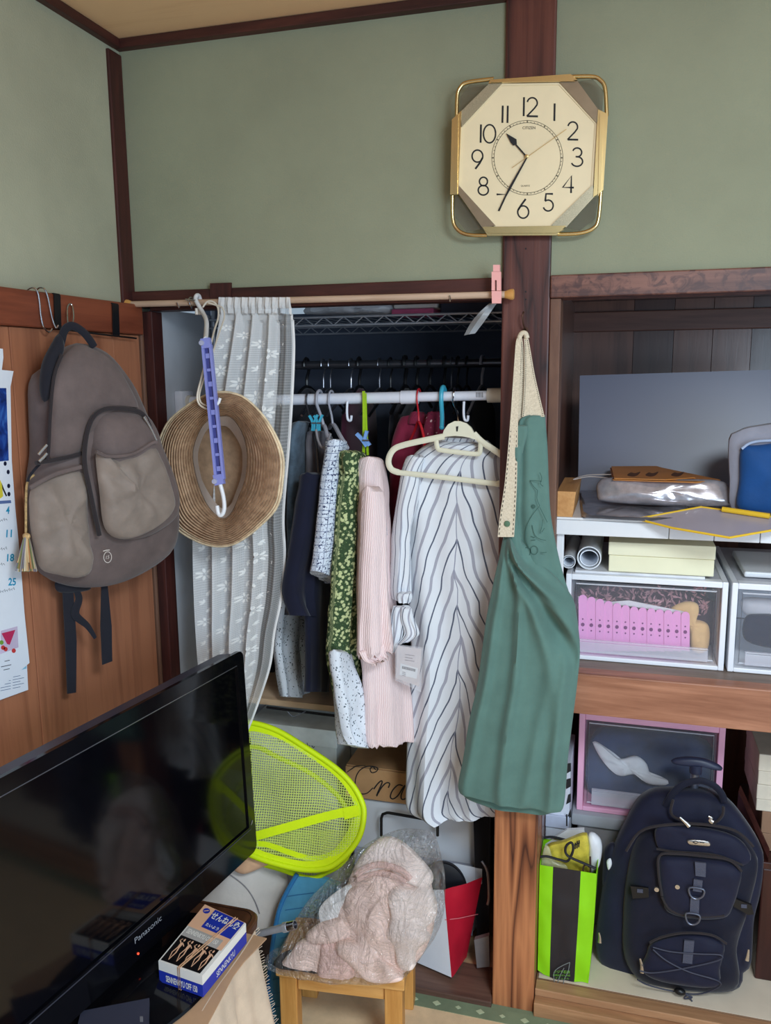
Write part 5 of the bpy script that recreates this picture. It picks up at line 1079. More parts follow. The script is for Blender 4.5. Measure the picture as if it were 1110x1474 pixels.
mk('bag_body', garment([(770, 726, 742), (785, 722, 758), (805, 718, 772), (830, 712, 800), (860, 706, 824), (890, 700, 831), (935, 694, 835), (985, 687, 831), (1040, 675, 824), (1090, 667, 818), (1125, 660, 1130, 815), (1136, 660, 1158, 812), (1141, 662, 1167, 808)], -.055, -.045, .05, folds=1.6, amp=.004, n=110, sub=8, seed=50, disp=dt), m_green, tb, ang=70)
mk('inner_lining', garment([(1128, 668, 1150, 806), (1146, 668, 1166, 800), (1156, 690, 1172, 786)], -.035, -.03, .03, folds=1, amp=.003, seed=52), m_grd, tb)
mk('upper_panel', garment([(597, 762, 597, 784), (606, 747, 605, 785), (640, 745, 788), (690, 744, 790), (740, 742, 793), (790, 744, 802), (830, 752, 812), (860, 762, 822)], -.045, -.03, .028, folds=1.2, amp=.004, n=60, seed=51, disp=lambda s, t: -.006*math.exp(-((s-.15)/.08)**2)), m_green, tb)
mk('hem_fold', garment([(612, 743, 760), (626, 742, 759), (652, 744, 752)], -.062, -.056, .012, folds=1, amp=.002, seed=54), m_green, tb)
mpb = yplane(-.0605)
mk('pleat', garment([(640, 741, 752), (690, 738, 748), (740, 735, 744), (785, 735, 752), (830, 742, 768), (862, 756, 772)], -.066, -.060, .014, folds=1, amp=.003, seed=55), m_green, tb)
# generic plant drawing in dark line on the upper panel
mdw = yplane(-.0585); m_line = M('dark_green_line_print', (58, 90, 82), .8)
DR = [[(763, 692), (768, 700), (774, 706)], [(763, 692), (772, 692), (780, 693)], [(777, 680), (780, 688), (778, 696), (782, 700)], [(774, 706), (773, 718), (777, 728)], [(777, 728), (766, 742), (758, 758), (757, 776), (761, 788)], [(777, 730), (783, 742), (788, 752)], [(766, 756), (769, 768), (775, 775), (786, 778)], [(764, 772), (770, 774)], [(764, 778), (771, 777)], [(781, 748), (780, 758), (777, 768)], [(784, 760), (780, 766)], arc(769, 792, 5.5, 6, 0, 360, 16), arc(759, 794, 5, 6, 0, 360, 16), [(778, 796), (787, 795)]]
mk('line_drawing', join(*[stroke(P, .9, mdw, 0, 4) for P in DR]+[disc(768, 729, 3, mdw, 0, 10)]), m_line, tb, kind='stuff')
def strap(name, rows, Y0, Y1, th):
    rr = cr(rows, 6); N = len(rr); g = []
    for i, (y, l, r) in enumerate(rr):
        Y = Y0+(Y1-Y0)*i/(N-1); a, b = at(l, y, Y), at(r, y, Y); g.append([a, b, b+V3((0, th, 0)), a+V3((0, th, 0))])
    mk(name, loft(g), m_web, tb, ang=30)
    L = [(l+1.8, y) for y, l, r in rr]; R = [(r-1.8, y) for y, l, r in rr]
    for e in (L, R):
        q = resample(e, 44, False); seg = []
        for i in range(2, len(q)-1, 1):
            Y = Y0+(Y1-Y0)*i/(len(q)-1)-.0009; a, b = q[i], (q[i][0]+(q[i+1][0]-q[i][0])*.5, q[i][1]+(q[i+1][1]-q[i][1])*.5)
            seg.append(stroke([a, b], .9, yplane(Y), 0))
        mk('stitching', join(*seg), m_ink, tb, kind='stuff')
strap('strap', [(487, 744, 750), (500, 742, 750), (550, 738.5, 748.5), (600, 735, 746), (650, 731, 745), (700, 726, 744), (740, 720, 742), (773, 716.5, 740)], -.05, -.084, .002)
strap('strap', [(484, 754, 760), (500, 755, 763), (540, 755, 770), (575, 753.5, 778), (600, 751.5, 784)], -.046, -.046, .002)
strap('strap', [(487, 748, 752), (520, 748, 755), (560, 746, 754), (600, 743.5, 752), (613, 743, 752)], -.040, -.040, .002)
mk('strap_loop', tube([at(x, y, -.046) for x, y in cr([(747, 492), (748.5, 484), (752, 479.5), (756.5, 480), (759, 487)], 5)], .0055, 10), m_web, tb)
mk('snap', lathe([(0, .003), (.006, .002), (.007, 0)], at(730, 754, -.0825), (0, -1, 0), 16), M('green_snap', (88, 118, 92), .4), tb)
# ------------------------------------------------------------------ alcove: drawers
m_frame = M('white_drawer_frame', (238, 240, 246), .35, var=.01); m_clear = see('clear_drawer_front', (226, 228, 236), .06, .08); m_cleard = see('milky_drawer_handle', (236, 234, 244), .34, .2)
m_drawt = M('greyish_drawer_top', (196, 196, 204), .5)
def drawer(label, Y, dep, x0, x1, z0, z1, mf, group, fr=.013, mt=None, name='drawer_case'):
    d = thing(name, label, 'drawers', ((x0+x1)/2, Y+dep/2, z0), group)
    mk('case_side', box((x0, Y, z0), (x0+fr, Y+dep, z1), .002), mf, d, False); mk('case_side', box((x1-fr, Y, z0), (x1, Y+dep, z1), .002), mf, d, False)
    mk('case_base', box((x0+fr, Y, z0), (x1-fr, Y+dep, z0+fr*.8), .002), mf, d, False); mk('case_rim', box((x0+fr, Y, z1-fr*1.1), (x1-fr, Y+.03, z1), .002), mf, d, False)
    mk('case_top', box((x0+fr, Y+.031, z1-.008), (x1-fr, Y+dep, z1-.003), .001), mt or m_drawt, d, False); mk('case_back', box((x0+fr, Y+dep-.004, z0+fr), (x1-fr, Y+dep, z1-.009)), mt or m_drawt, d, False)
    w0, w1, h0, h1 = x0+fr+.003, x1-fr-.003, z0+fr+.002, z1-fr*1.1-.004
    fro = mk('drawer_front', box((w0, Y+.008, h0), (w1, Y+.011, h1), .001), m_clear, d, False)
    lip = h0+(h1-h0)*.20
    mk('handle', join(box((w0+.02, Y-.003, lip-.004), (w1-.02, Y+.0075, lip), .001)), m_cleard, fro, False)
    mk('handle', box((w0+.02, Y-.002, h0+.004), (w1-.02, Y+.001, lip-.005), .001), m_cleard, fro, False)
    mk('drawer_rim', tube([(w0+.008, Y+.006, h1-.006), (w1-.008, Y+.006, h1-.006), (w1-.008, Y+.006, h0+.006), (w0+.008, Y+.006, h0+.006)], .0022, 6, True), see('milky_rim', (236, 238, 246), .5, .2), fro)
    return d
Y1 = .10; pA = at(816, 838, Y1); pB = at(1049, 845, Y1); zT = at(930, 832, Y1).z; x0, x1 = pA.x-.002, pB.x
drawer('white drawer case with clear front showing pink scalloped cards', Y1, .42, x0, x1, .9045, zT, m_frame, 'white drawer cases on the alcove shelf')
x2 = at(1054, 850, Y1).x; drawer('white drawer case cut by the right edge, dark cloth inside', Y1, .42, x2, x2+(x1-x0), .9045, zT, m_frame, 'white drawer cases on the alcove shelf')
# contents of the left one
yq = yplane(Y1+.034)
m_pkc = M('pink_card', (238, 160, 214), .6, var=.02)
pcs = []
for k in range(13):
    xa_ = 833+k*12.3; yt = 872+k*1.2 if k > 5 else 862+k*3; sc = 6.2
    c_ = mk('scalloped_card', slab([(xa_, 936), (xa_, yt)]+[(xa_+6.15+6.15*math.cos(a), yt-sc*math.sin(a)) for a in [PI-PI*j/6 for j in range(1, 6)]]+[(xa_+12.3, yt), (xa_+12.3, 938)], plane((0, Y1+.034+.002*(k % 2), 0), (0, -1, 0)), .0016), m_pkc, smooth=False)
    tag(c_, ('pink scalloped card number' if False else ['leftmost pink scalloped card in the left drawer', 'second pink scalloped card from the left in the drawer', 'third pink scalloped card from the left in the drawer', 'fourth pink scalloped card from the left in the drawer', 'fifth pink scalloped card from the left in the drawer', 'sixth pink scalloped card from the left in the drawer', 'middle pink scalloped card of the row in the drawer', 'sixth pink scalloped card from the right in the drawer', 'fifth pink scalloped card from the right in the drawer', 'fourth pink scalloped card from the right in the drawer', 'third pink scalloped card from the right in the drawer', 'second pink scalloped card from the right in the drawer', 'rightmost pink scalloped card beside the tan cloth'][k]), 'card', 'pink scalloped cards in the drawer')
    pr = join(disc(xa_+6, 899+k*.9, 2.7, plane((0, Y1+.0318+.002*(k % 2)-.0004, 0), (0, -1, 0)), 0, 10), disc(xa_+6, 891+k*.9, 1.2, plane((0, Y1+.0314+.002*(k % 2), 0), (0, -1, 0)), 0, 8), disc(xa_+6, 907+k*.9, 1.2, plane((0, Y1+.0314+.002*(k % 2), 0), (0, -1, 0)), 0, 8))
    mk('print', pr, M('plum_print', (120, 50, 110), .7) if k == 0 else bpy.data.materials['plum_print'], c_, kind='stuff')
mk('card_sheet', slab([(832, 868), (850, 868), (905, 872), (985, 884), (985, 880), (905, 864), (880, 866), (832, 858)], yplane(Y1+.045), .002), M('white_paper', (226, 220, 224), .6), label='white paper sheet above the pink cards in the drawer', cat='paper', smooth=False)
random.seed(12); fl = []
for k in range(260):
    x, y = random.uniform(838, 1018), random.uniform(846, 885); c_ = at(x, y, Y1+.075+random.uniform(0, .02)); a = random.uniform(0, PI); b = random.uniform(-.6, .6); l = random.uniform(.005, .011)
    ex = V3((math.cos(a)*math.cos(b), math.sin(b), math.sin(a)))*l; ey = V3((-math.sin(a), .4, math.cos(a)))*l*.3
    fl.append(([c_-ex, c_-ey, c_+ex, c_+ey, c_+V3((0, .002, 0))], [(0, 1, 2, 3), (0, 4, 1), (1, 4, 2), (2, 4, 3), (3, 4, 0)], None))
mk('paper_shred', join(*fl), M('dusty_rose_shred', (190, 140, 146), .8, var=.25, vs=60), label='dusty rose paper shred at the top of the left drawer', cat='paper shred', kind='stuff')
mk('mauve_packet', puff([(836, 846), (1018, 858), (1020, 930), (836, 926)], yplane(Y1+.16), .02, .05, seed=3), M('mauve_cloth', (124, 96, 108), .8), label='mauve cloth bundle at the back of the left drawer', cat='cloth')
mk('tan_cloth', puff([(966, 875), (985, 866), (1003, 868), (1006, 880), (998, 890), (1020, 900), (1018, 936), (996, 936), (990, 900), (970, 884)], yplane(Y1+.06), .018, .012, wr=.008, ws=30), fabric('tan_cloth', (224, 182, 128), 200), label='folded tan cloth at the right of the left drawer', cat='cloth')
mk('dark_cloth', puff([(1072, 890), (1090, 884), (1130, 890), (1150, 930), (1110, 932), (1072, 920)], yplane(Y1+.06), .025, .02, wr=.01), m_navy, label='dark navy cloth in the right drawer', cat='cloth')
mk('pale_cloth', puff([(1068, 862), (1110, 862), (1160, 870), (1160, 884), (1100, 888), (1072, 884)], yplane(Y1+.09), .025, .02, wr=.01, seed=5), fabric('pale_grey_cloth', (196, 192, 198), 200), label='pale grey cloth on top in the right drawer', cat='cloth')
mk('drawer_tray', box((at(1072, 820, .16).x, .16, zT+.0005), (x2+.3, .40, zT+.014), .004), m_white, label='flat white plastic tray on the right drawer case', cat='tray', smooth=False)
mk('white_board', box((x0+.02, .115, zT+.0003), (x1-.05, .36, zT+.006), .001), M('white_card_board', (226, 226, 230), .5), label='flat white board on the left drawer case under the pale yellow box', cat='board', smooth=False)
# rolled papers and pale box
zR = zT+.0065
for k, (xa_, xb_, lb) in enumerate(((814, 829, 'left white paper tube on the drawer case'), (831, 866, 'right white paper tube on the drawer case, larger'))):
    a, b = at(xa_, 800, .13), at(xb_, 800, .13); r = (b.x-a.x)/2; r = max(r, .0165); c_ = V3((b.x-r, .125, zR+r+.0005))
    tt = thing('paper_tube', lb, 'tube', (c_.x, .25, zR), 'white paper tubes on the drawer case')
    ro = [[c_+V3((r*math.cos(2*PI*j/28), y, r*math.sin(2*PI*j/28))) for j in range(28)] for y in (0, .26)]; ri = [[c_+V3((r*.9*math.cos(2*PI*j/28), y, r*.9*math.sin(2*PI*j/28))) for j in range(28)] for y in (.26, 0)]
    mk('tube_wall', loft(ro+ri+[ro[0]], False), m_white, tt)
    mk('inner_roll', loft([[c_+V3((r*q*math.cos(2*PI*j/20)*1.0, y, -r*.1+r*q*.9*math.sin(2*PI*j/20))) for j in range(20)] for q, y in ((.8, .01), (.8, .25), (.72, .25), (.72, .01), (.8, .01))], False), m_paper, tt)
a, b = at(876, 818, .12), at(1028, 820, .12)
yb_ = thing('pale_box', 'pale yellow flat box on the left drawer case', 'box', ((a.x+b.x)/2, .2, zR))
zb1 = at(950, 783, .12).z
mk('box_base', box((a.x, .12, zR+.0003), (b.x, .34, zR+(zb1-zR)*.55), .002), M('pale_yellow_card', (240, 234, 200), .6, var=.015), yb_, False); mk('box_lid', box((a.x-.0015, .1185, zR+(zb1-zR)*.56), (b.x+.0015, .342, zb1), .002), M('pale_yellow_lid', (242, 236, 204), .6, var=.015), yb_, False)
# white plastic rack above
YK = .05; r0 = at(798, 756, YK); zt1 = at(800, 744, YK).z; zt0 = at(800, 769, YK).z
rkk = thing('plastic_rack', 'white plastic stacking rack over the drawer cases', 'rack', (.45, .25, zT)); xr0, xr1 = r0.x, 1.2
mk('rack_top', box((xr0, YK, zt1-.006), (xr1, .46, zt1), .003), m_white, rkk, False)
xsplit = [xr0, at(963, 770, YK).x, at(1028, 775, YK).x, at(1094, 780, YK).x, xr1]
for a, b in zip(xsplit, xsplit[1:]): mk('rack_apron', box((a+.0007, YK, zt0), (b-.0007, YK+.012, zt1-.0065), .0015), m_white, rkk, False)
mk('rack_apron', box((xr0, YK+.0125, zt0), (xr0+.012, .459, zt1-.0065), .0015), m_white, rkk, False)
for x, y in ((xr0+.004, YK+.0155), (xr0+.004, .43), (xr1-.03, YK+.0155), (xr1-.03, .43)): mk('rack_leg', box((x, y, zT+.0), (x+.018, y+.018, zt0+.02), .003), m_white, rkk, False)
# things on the rack
zK = zt1
mk('wood_block', prism([V3((at(802, 744, .052).x, .054, zK+.0005)), V3((at(824, 744, .052).x, .054, zK+.0005)), V3((at(829, 708, .052).x, .054, at(829, 708, .054).z)), V3((at(802, 708, .052).x, .054, at(829, 708, .054).z))], V3((0, .26, 0))), wood('sawn_block_wood', (176, 120, 66), (214, 162, 104), 'Y', 1.2), label='sawn wooden block at the left end of the white rack', cat='block', smooth=False)
sp = plane((.5, .45, zK+.002), (-.02, -1, .22))
mk('foam_sheet', slab([(835, 541), (1130, 532), (1130, 745), (832, 722)], sp, .004), see('grey_translucent_sheet', (108, 110, 128), .80, .35), label='large translucent grey sheet leaning at the back of the alcove', cat='sheet', smooth=False)
m_silv = M('silver_film', (176, 176, 184), .22, .75, var=.15, vs=30)
sil = plane((.4, .18, zK), (0, -1, .35))
mk('silver_pouch', puff([(861, 694), (880, 688), (960, 690), (1035, 692), (1052, 706), (1056, 726), (1040, 728), (960, 728), (870, 722), (860, 712)], sil, .024, .02, 80, 10, 2.6, .006, 20, 3), M('clear_pouch_film', (172, 166, 170), .18, .45, var=.12, vs=30), label='shiny grey film pouch lying under the orange folders', cat='pouch')
zs1 = plane((0, 0, zK+.003), (0, 0, 1))
mk('silver_envelope', puff([(834, 700), (868, 704), (905, 712), (990, 728), (985, 748), (930, 750), (838, 745), (835, 722)], zs1, .005, .0022, 60, 6, 8, .004, 30, 2, smooth=0), m_silv, label='flat silver envelope at the front left of the white rack', cat='envelope')
zf0 = at(882, 692, .16).z
m_or = M('orange_card', (196, 128, 62), .6, var=.05); zf = plane((0, 0, zf0), (0, 0, 1))
for k, (Q, lb) in enumerate(((([(882, 691), (1000, 695), (1036, 691), (949, 673), (878, 674)]), 'orange card folder at the bottom of the folded pair on the pouch'), (([(884, 689), (958, 691), (1000, 688), (945, 671.5), (880, 672)]), 'orange card folder on top with dark stains'))):
    f_ = thing('card_folder', lb, 'folder', zf(950, 685, .004*k), 'orange card folders on the film pouch')
    mk('folder_cover', slab(Q, zf, .0015, .0045*k), m_or, f_, False); mk('folder_cover', slab([(x+1.5, y+.6) for x, y in Q], zf, .0012, .0045*k-.002), M('orange_edge', (226, 140, 60), .6), f_, False)
    if k: mk('stain', join(*[poly(cr([(x-9, 684), (x-4, 680), (x+2, 681), (x+10, 679), (x+6, 684), (x-1, 686)], 4, True), zf, .0062) for x in (912, 938, 975)]), M('brown_stain', (96, 58, 32), .7), f_, False, kind='stuff')
mk('ribbon', tube([zf(x, y, .0006) for x, y in cr([(880, 689), (850, 686), (826, 690), (845, 684), (880, 683)], 5)], .0012, 6), M('clear_ribbon', (196, 180, 170), .3), label='thin clear ribbon trailing left from the orange folders', cat='ribbon')
zy = plane((.5, .10, zK+.012), (0, -.16, 1))
m_yel = M('yellow_plastic_edge', (232, 188, 50), .4, var=.03)
yfl = thing('clear_file', 'clear document file with yellow edges overhanging the white rack', 'file', zy(1010, 750))
QF = [(917, 747), (1009, 730), (1125, 746), (1125, 761), (1050, 774), (968, 760)]
mk('file_sheet', slab(QF, zy, .002), M('pale_lilac_sheet', (186, 178, 190), .3, var=.02), yfl, False)
mk('file_edge', tube([zy(x, y, .0022) for x, y in QF], .0026, 8, True), m_yel, yfl)
mk('yellow_tube', tube([zy(x, y, .009) for x, y in ((1040, 733), (1108, 743))], .0062, 12), m_yel, label='short yellow tube lying on the clear document file', cat='tube')
bb = plane((at(1090, 700, .16).x, .16, zK), (-.15, -1, 0))
cbag = thing('cooler_bag', 'blue bag with a grey rounded cover at the right edge of the white rack', 'bag', bb(1090, 738))
mk('grey_cover', puff([(1049, 632), (1062, 620), (1085, 613), (1150, 608), (1190, 640), (1190, 738), (1120, 738), (1056, 735), (1050, 690)], bb, .02, .09, 56, 8, 4, .006), fabric('grey_cover', (150, 150, 162), 200), cbag)
mk('blue_panel', puff([(1066, 644), (1085, 640), (1190, 640), (1190, 742), (1110, 738), (1062, 733), (1064, 690)], bb, .03, .02, 50, 8, 4, .005, off0=.012), fabric('royal_blue_nylon', (26, 74, 132), 240, .55), cbag)
mk('pale_piping', tube([bb(x, y, .034) for x, y in cr([(1068, 646), (1082, 637), (1110, 634), (1180, 634)], 5)], .003, 8), fabric('pale_blue_trim', (170, 186, 214), 240), cbag)
# ------------------------------------------------------------------ lower alcove
m_pinkp = M('pink_plastic_frame', (240, 176, 204), .4, var=.02)
YP = .30; a = at(834, 1032, YP); b = at(1045, 1052, YP); zlo_ = at(834, 1166, YP).z
drawer('pink plastic drawer case with navy and white clothes under the alcove shelf', YP, .40, a.x, b.x, zlo_, at(930, 1036, YP).z, m_pinkp, None, .016, m_pinkp)
mk('navy_clothes', puff([(852, 1060), (900, 1052), (1020, 1070), (1024, 1150), (940, 1148), (850, 1140)], yplane(YP+.09), .035, .05, 60, 8, 4, .012, 16, 3), fabric('blue_navy_cloth', (48, 62, 96), 200, var=.2), label='folded navy clothes in the pink drawer', cat='clothes')
mk('white_cloth', puff([(853, 1068), (866, 1072), (890, 1092), (915, 1088), (930, 1098), (938, 1116), (960, 1122), (960, 1130), (934, 1128), (915, 1114), (890, 1116), (868, 1096)], yplane(YP+.045), .014, .01, 60, 6, 2.4, .008, 30, 4), fabric('white_cotton', (222, 222, 226), 200), label='crumpled white cloth in the pink drawer', cat='cloth')
m_dull = see('cloudy_lid', (196, 198, 204), .72, .3)
cbx = thing('storage_tub', 'cloudy lidded tub under the pink drawer case', 'tub', ((a.x+b.x)/2, .45, .0605))
zL = zlo_-.001
mk('tub_lid', box((a.x-.012, YP-.02, zL-.035), (b.x+.01, YP+.42, zL), .006), m_dull, cbx); mk('tub_body', box((a.x+.004, YP-.004, .061), (b.x-.006, YP+.40, zL-.0355), .01), see('cloudy_tub', (150, 146, 148), .85, .4), cbx)
wn = thing('game_box', 'white and grey printed carton between the post and the pink drawer case', 'box', at(800, 1190, .22))
mk('carton_body', box((.0485, .20, .061), (a.x-.0135, .40, at(800, 1100, .2).z), .003), M('white_print_carton', (206, 210, 222), .5, var=.1), wn, False)
mk('lower_carton', box((.0485, .192, .40), (a.x-.0138, .1995, at(800, 1170, .2).z-.004), .002), M('pale_lilac_carton', (190, 196, 216), .5), wn, False)
ydk = yplane(.1995); mk('dark_print', join(*[poly([(812+k*3, 1100+k*22), (822, 1098+k*22), (822, 1110+k*22), (815, 1114+k*22)], ydk, .0006) for k in range(4)]), m_ink, wn, False, kind='stuff')
mk('dark_print', slab([(815, 1172), (817, 1172), (817, 1189), (815, 1189)], yplane(.1918), .0004), m_ink, wn, False)
# brown cabinet and cream boxes at the right edge
YB = .28; xb0 = at(1062, 1200, YB)
m_redb = wood('dark_red_brown_wood', (42, 20, 18), (78, 40, 34), 'Z', 1.0, .35)
cbn = thing('side_cabinet', 'dark reddish brown cabinet at the right edge of the alcove', 'cabinet', (.8, .4, .06))
xc0 = at(1092, 1330, .19).x
mk('cabinet_body', box((xc0, .19, .061), (xc0+.35, .60, at(1100, 1250, .19).z), .004), m_redb, cbn, False)
mk('cabinet_top', box((xc0-.004, .186, at(1100, 1250, .19).z+.0005), (xc0+.354, .604, at(1100, 1242, .19).z+.004), .002), m_redb, cbn, False)
mk('leaning_board', prism([at(1063, 1140, .30), at(1066, 1130, .32), at(1108, 1222, .2), at(1106, 1236, .19)], V3((0, .02, -.16))), m_redb, label='dark board leaning behind the navy rolling backpack', cat='board', smooth=False)
zc0 = at(1100, 1242, .19).z+.0045; m_crb = M('cream_card_box', (222, 212, 194), .6)
zb2 = zc0
for k, (yy0, yy1, lb, mm) in enumerate(((1240, 1168, 'brown carton on the dark cabinet, bottom of its stack', M('brown_carton', (150, 116, 92), .8)), (1166, 1130, 'cream box second in the stack on the dark cabinet', m_crb), (1129, 1086, 'cream box topmost on the dark cabinet', m_crb))):
    z1_ = at(1100, yy1, .24).z; xx = at(1090 if k else 1100, 1140, .24).x
    if z1_ <= zb2: z1_ = zb2+.05
    t_ = thing('stacked_box', lb, 'box', (xx+.12, .3, zb2), 'boxes stacked on the dark cabinet'); mk('box_base', box((xx, .24, zb2+.0005), (xx+.28, .46, zb2+(z1_-zb2)*.45), .002), mm, t_, False); mk('box_lid', box((xx-.001, .239, zb2+(z1_-zb2)*.455), (xx+.281, .461, z1_), .002), mm, t_, False); zb2 = z1_
# ------------------------------------------------------------------ lime and black paper bag
G = lambda P: [(770+x/5.46, 1160+y/5.46) for x, y in P]
m_limeb = M('lime_gloss_paper', (148, 222, 22), .4, var=.03); m_blk = M('black_gloss_paper', (40, 38, 44), .4, var=.05)
lb_ = thing('paper_bag', 'lime green shopping bag with a wide black stripe beside the post', 'bag', (.15, .13, .061))
yf = .060
def bagpt(x, y, o=0): 
    q = G([(x, y)])[0]; yy = yf+.0*o
    return at(q[0], q[1], yy)
def fbag(s, v):  # front of the bag: s 0..1 across, v 0 top .. 1 bottom
    tl, tr2, bl2, br3 = (38, 465), (487, 535), (22, 1290), (420, 1395)
    x = (tl[0]*(1-s)+tr2[0]*s)*(1-v)+(bl2[0]*(1-s)+br3[0]*s)*v; y = (tl[1]*(1-s)+tr2[1]*s)*(1-v)+(bl2[1]*(1-s)+br3[1]*s)*v+ (60*math.sin(PI*s)*v*v if v > .9 else 60*math.sin(PI*s)*v**8)
    x += 14*math.sin(v*PI)*(s > .5)*(s-.5)
    P = at(*G([(x, y)])[0], yf+.006*NZ.noise(V3((s*4, v*7, 1)))-.004*math.sin(PI*s))
    P.z = max(P.z, .0625); return P
def panel(s0, s1, nm, mm):
    g = [[fbag(s0+(s1-s0)*i/8, j/14) for i in range(9)] for j in range(15)]
    V = [p for r in g for p in r]; Fq = [(j*9+i, j*9+i+1, (j+1)*9+i+1, (j+1)*9+i) for j in range(14) for i in range(8)]
    Vb = [p+V3((0, .0015, 0)) for p in V]; n0 = len(V); Fq += [tuple(n0+i for i in f[::-1]) for f in Fq]
    rim = [i for i in range(9)]+[j*9+8 for j in range(1, 15)]+[14*9+i for i in range(7, -1, -1)]+[j*9 for j in range(13, 0, -1)]
    Fq += [(rim[i], rim[(i+1) % len(rim)], n0+rim[(i+1) % len(rim)], n0+rim[i]) for i in range(len(rim))]
    return mk(nm, (V+Vb, Fq, None), mm, lb_)
panel(0, .235, 'front_panel', m_limeb); panel(.235, .72, 'black_stripe', m_blk); panel(.72, 1.0, 'front_panel', m_limeb)
tl_, tr_, bl_, br4 = fbag(0, 0), fbag(1, 0), fbag(0, 1), fbag(1, 1); dp = .09
mk('side_panel', loft([[tl_, tl_+V3((.001, dp, .02)), bl_+V3((.001, dp, 0)), bl_], [tl_+V3((.0015, 0, 0)), tl_+V3((.0025, dp, .02)), bl_+V3((.0025, dp, 0)), bl_+V3((.0015, 0, 0))]]), m_limeb, lb_, False)
mk('side_panel', loft([[tr_, tr_+V3((.004, dp, .02)), br4+V3((.004, dp, 0)), br4], [tr_+V3((-.0015, 0, 0)), tr_+V3((.0025, dp, .02)), br4+V3((.0025, dp, 0)), br4+V3((-.0015, 0, 0))]]), m_limeb, lb_, False)
mk('back_panel', loft([[tl_+V3((.001, dp, .02)), tr_+V3((.004, dp, .02)), br4+V3((.004, dp, 0)), bl_+V3((.001, dp, 0))], [tl_+V3((.001, dp+.0015, .02)), tr_+V3((.004, dp+.0015, .02)), br4+V3((.004, dp+.0015, 0)), bl_+V3((.001, dp+.0015, 0))]]), m_limeb, lb_, False)
mfb = yplane(yf-.0105)
mk('lettering', join(text('クジラ石鹸', mfb, G([(212, 1305)])[0], (23, .6), (.3, -4.5), 0), text('無添加石けんの店', mfb, G([(210, 1332)])[0], (25, .6), (.2, -3), 0), text('ナチュラル', mfb, G([(215, 1356)])[0], (20, .6), (.2, -2.6), 0)), M('lime_print', (120, 196, 60), .6), lb_, False, kind='stuff')
mk('emblem', join(*[stroke(G(P), 1.0, mfb, .0002, 3) for P in ([(275, 1230), (200, 1265), (150, 1310), (155, 1390)], [(275, 1230), (262, 1300), (232, 1360), (225, 1400)], [(230, 1275), (200, 1330), (180, 1390)])]), M('grey_print_line', (120, 128, 128), .6), lb_, False, kind='stuff')
m_cordb = M('black_cord', (30, 30, 36), .6)
for P, Y in (([(45, 400), (100, 398), (200, 425), (260, 432), (300, 350), (290, 290), (250, 310), (240, 360), (270, 400), (370, 445), (480, 492)], .062), ([(70, 250), (140, 245), (240, 268), (280, 280), (330, 262), (420, 280), (500, 310), (520, 335)], .14)):
    mk('cord_handle', tube([at(x, y, Y) for x, y in cr(G(P), 5)], .0032, 8), m_cordb, lb_)
yi = yplane(.15)
wpk = mk('white_packet', prism([at(*q, .150) for q in G([(80, 300), (250, 190), (388, 185), (392, 240), (230, 270), (120, 480)])], V3((0, .01, 0))), M('white_pack', (228, 230, 232), .5), label='white carton edge inside the lime shopping bag', cat='packet', smooth=False)
yp_ = thing('snack_pouch', 'yellow pouch with dark print inside the lime shopping bag', 'pouch', at(*G([(270, 520)])[0], .11))
mk('pouch_body', puff(G([(95, 310), (230, 270), (370, 215), (420, 235), (428, 420), (400, 560), (120, 520), (80, 420)]), yplane(.110), .014, .012, 40, 6, 4, .005, 40), M('yellow_foil', (206, 190, 70), .35, .1, var=.15, vs=30), yp_)
mk('pouch_print', join(*[stroke(G(P), 1.6, yplane(.0955), 0) for P in ([(320, 290), (318, 340)], [(335, 275), (332, 335)], [(350, 270), (345, 325)], [(310, 310), (355, 290)])]), m_ink, yp_, kind='stuff')
mk('clear_pack', puff(G([(70, 330), (110, 320), (150, 420), (250, 470), (240, 540), (60, 520)]), yplane(.083), .008, .006, 36, 5, 3, .004, 40), see('clear_pack_film', (226, 222, 180), .45, .15), label='clear packet at the left inside the lime shopping bag', cat='packet')
mk('white_bottle', puff(G([(420, 240), (430, 210), (470, 215), (520, 270), (528, 360), (500, 480), (440, 520), (425, 420)]), yplane(.125), .02, .02, 40, 8, 2.2), M('white_bottle_plastic', (226, 228, 232), .35), label='white plastic bottle at the right inside the lime shopping bag', cat='bottle')
mk('glasses_frame', tube([at(x, y, .072) for x, y in cr(G([(380, 560), (382, 480), (410, 462), (432, 480), (436, 400), (440, 560)]), 4)], .0022, 6), M('dark_brown_frame', (70, 50, 44), .4), label='thin dark frame end inside the lime shopping bag', cat='frame')
# ------------------------------------------------------------------ navy rolling backpack
N3 = lambda P: [(760+x/3.109, 1000+y/3.109) for x, y in P]
npn = plane((.38, .168, .3), (-.04, -1, .07))
m_nv = fabric('navy_nylon', (26, 28, 49), 240, .65, .10); m_nvd = fabric('deep_navy_nylon', (21, 23, 40), 240, .65, .1); m_grip = M('grey_ribbed_webbing', (76, 78, 94), .7, bs=300, bst=.6); m_nick = M('nickel', (196, 190, 184), .25, .9)
rbk = thing('rolling_backpack', 'large navy wheeled backpack with pull handle in the lower alcove', 'backpack', npn(985, 1420))
mk('body', puff(N3([(640, 428), (560, 432), (490, 475), (430, 580), (375, 700), (335, 850), (312, 1000), (302, 1110), (325, 1190), (400, 1240), (500, 1268), (620, 1300), (760, 1318), (880, 1322), (955, 1290), (965, 1230), (1000, 1190), (1012, 1000), (1040, 880), (1055, 760), (1045, 680), (970, 560), (900, 480), (820, 440), (740, 425)]), npn, .045, .09, 80, 10, 3.2, .008, 14, 2), m_nv, rbk)
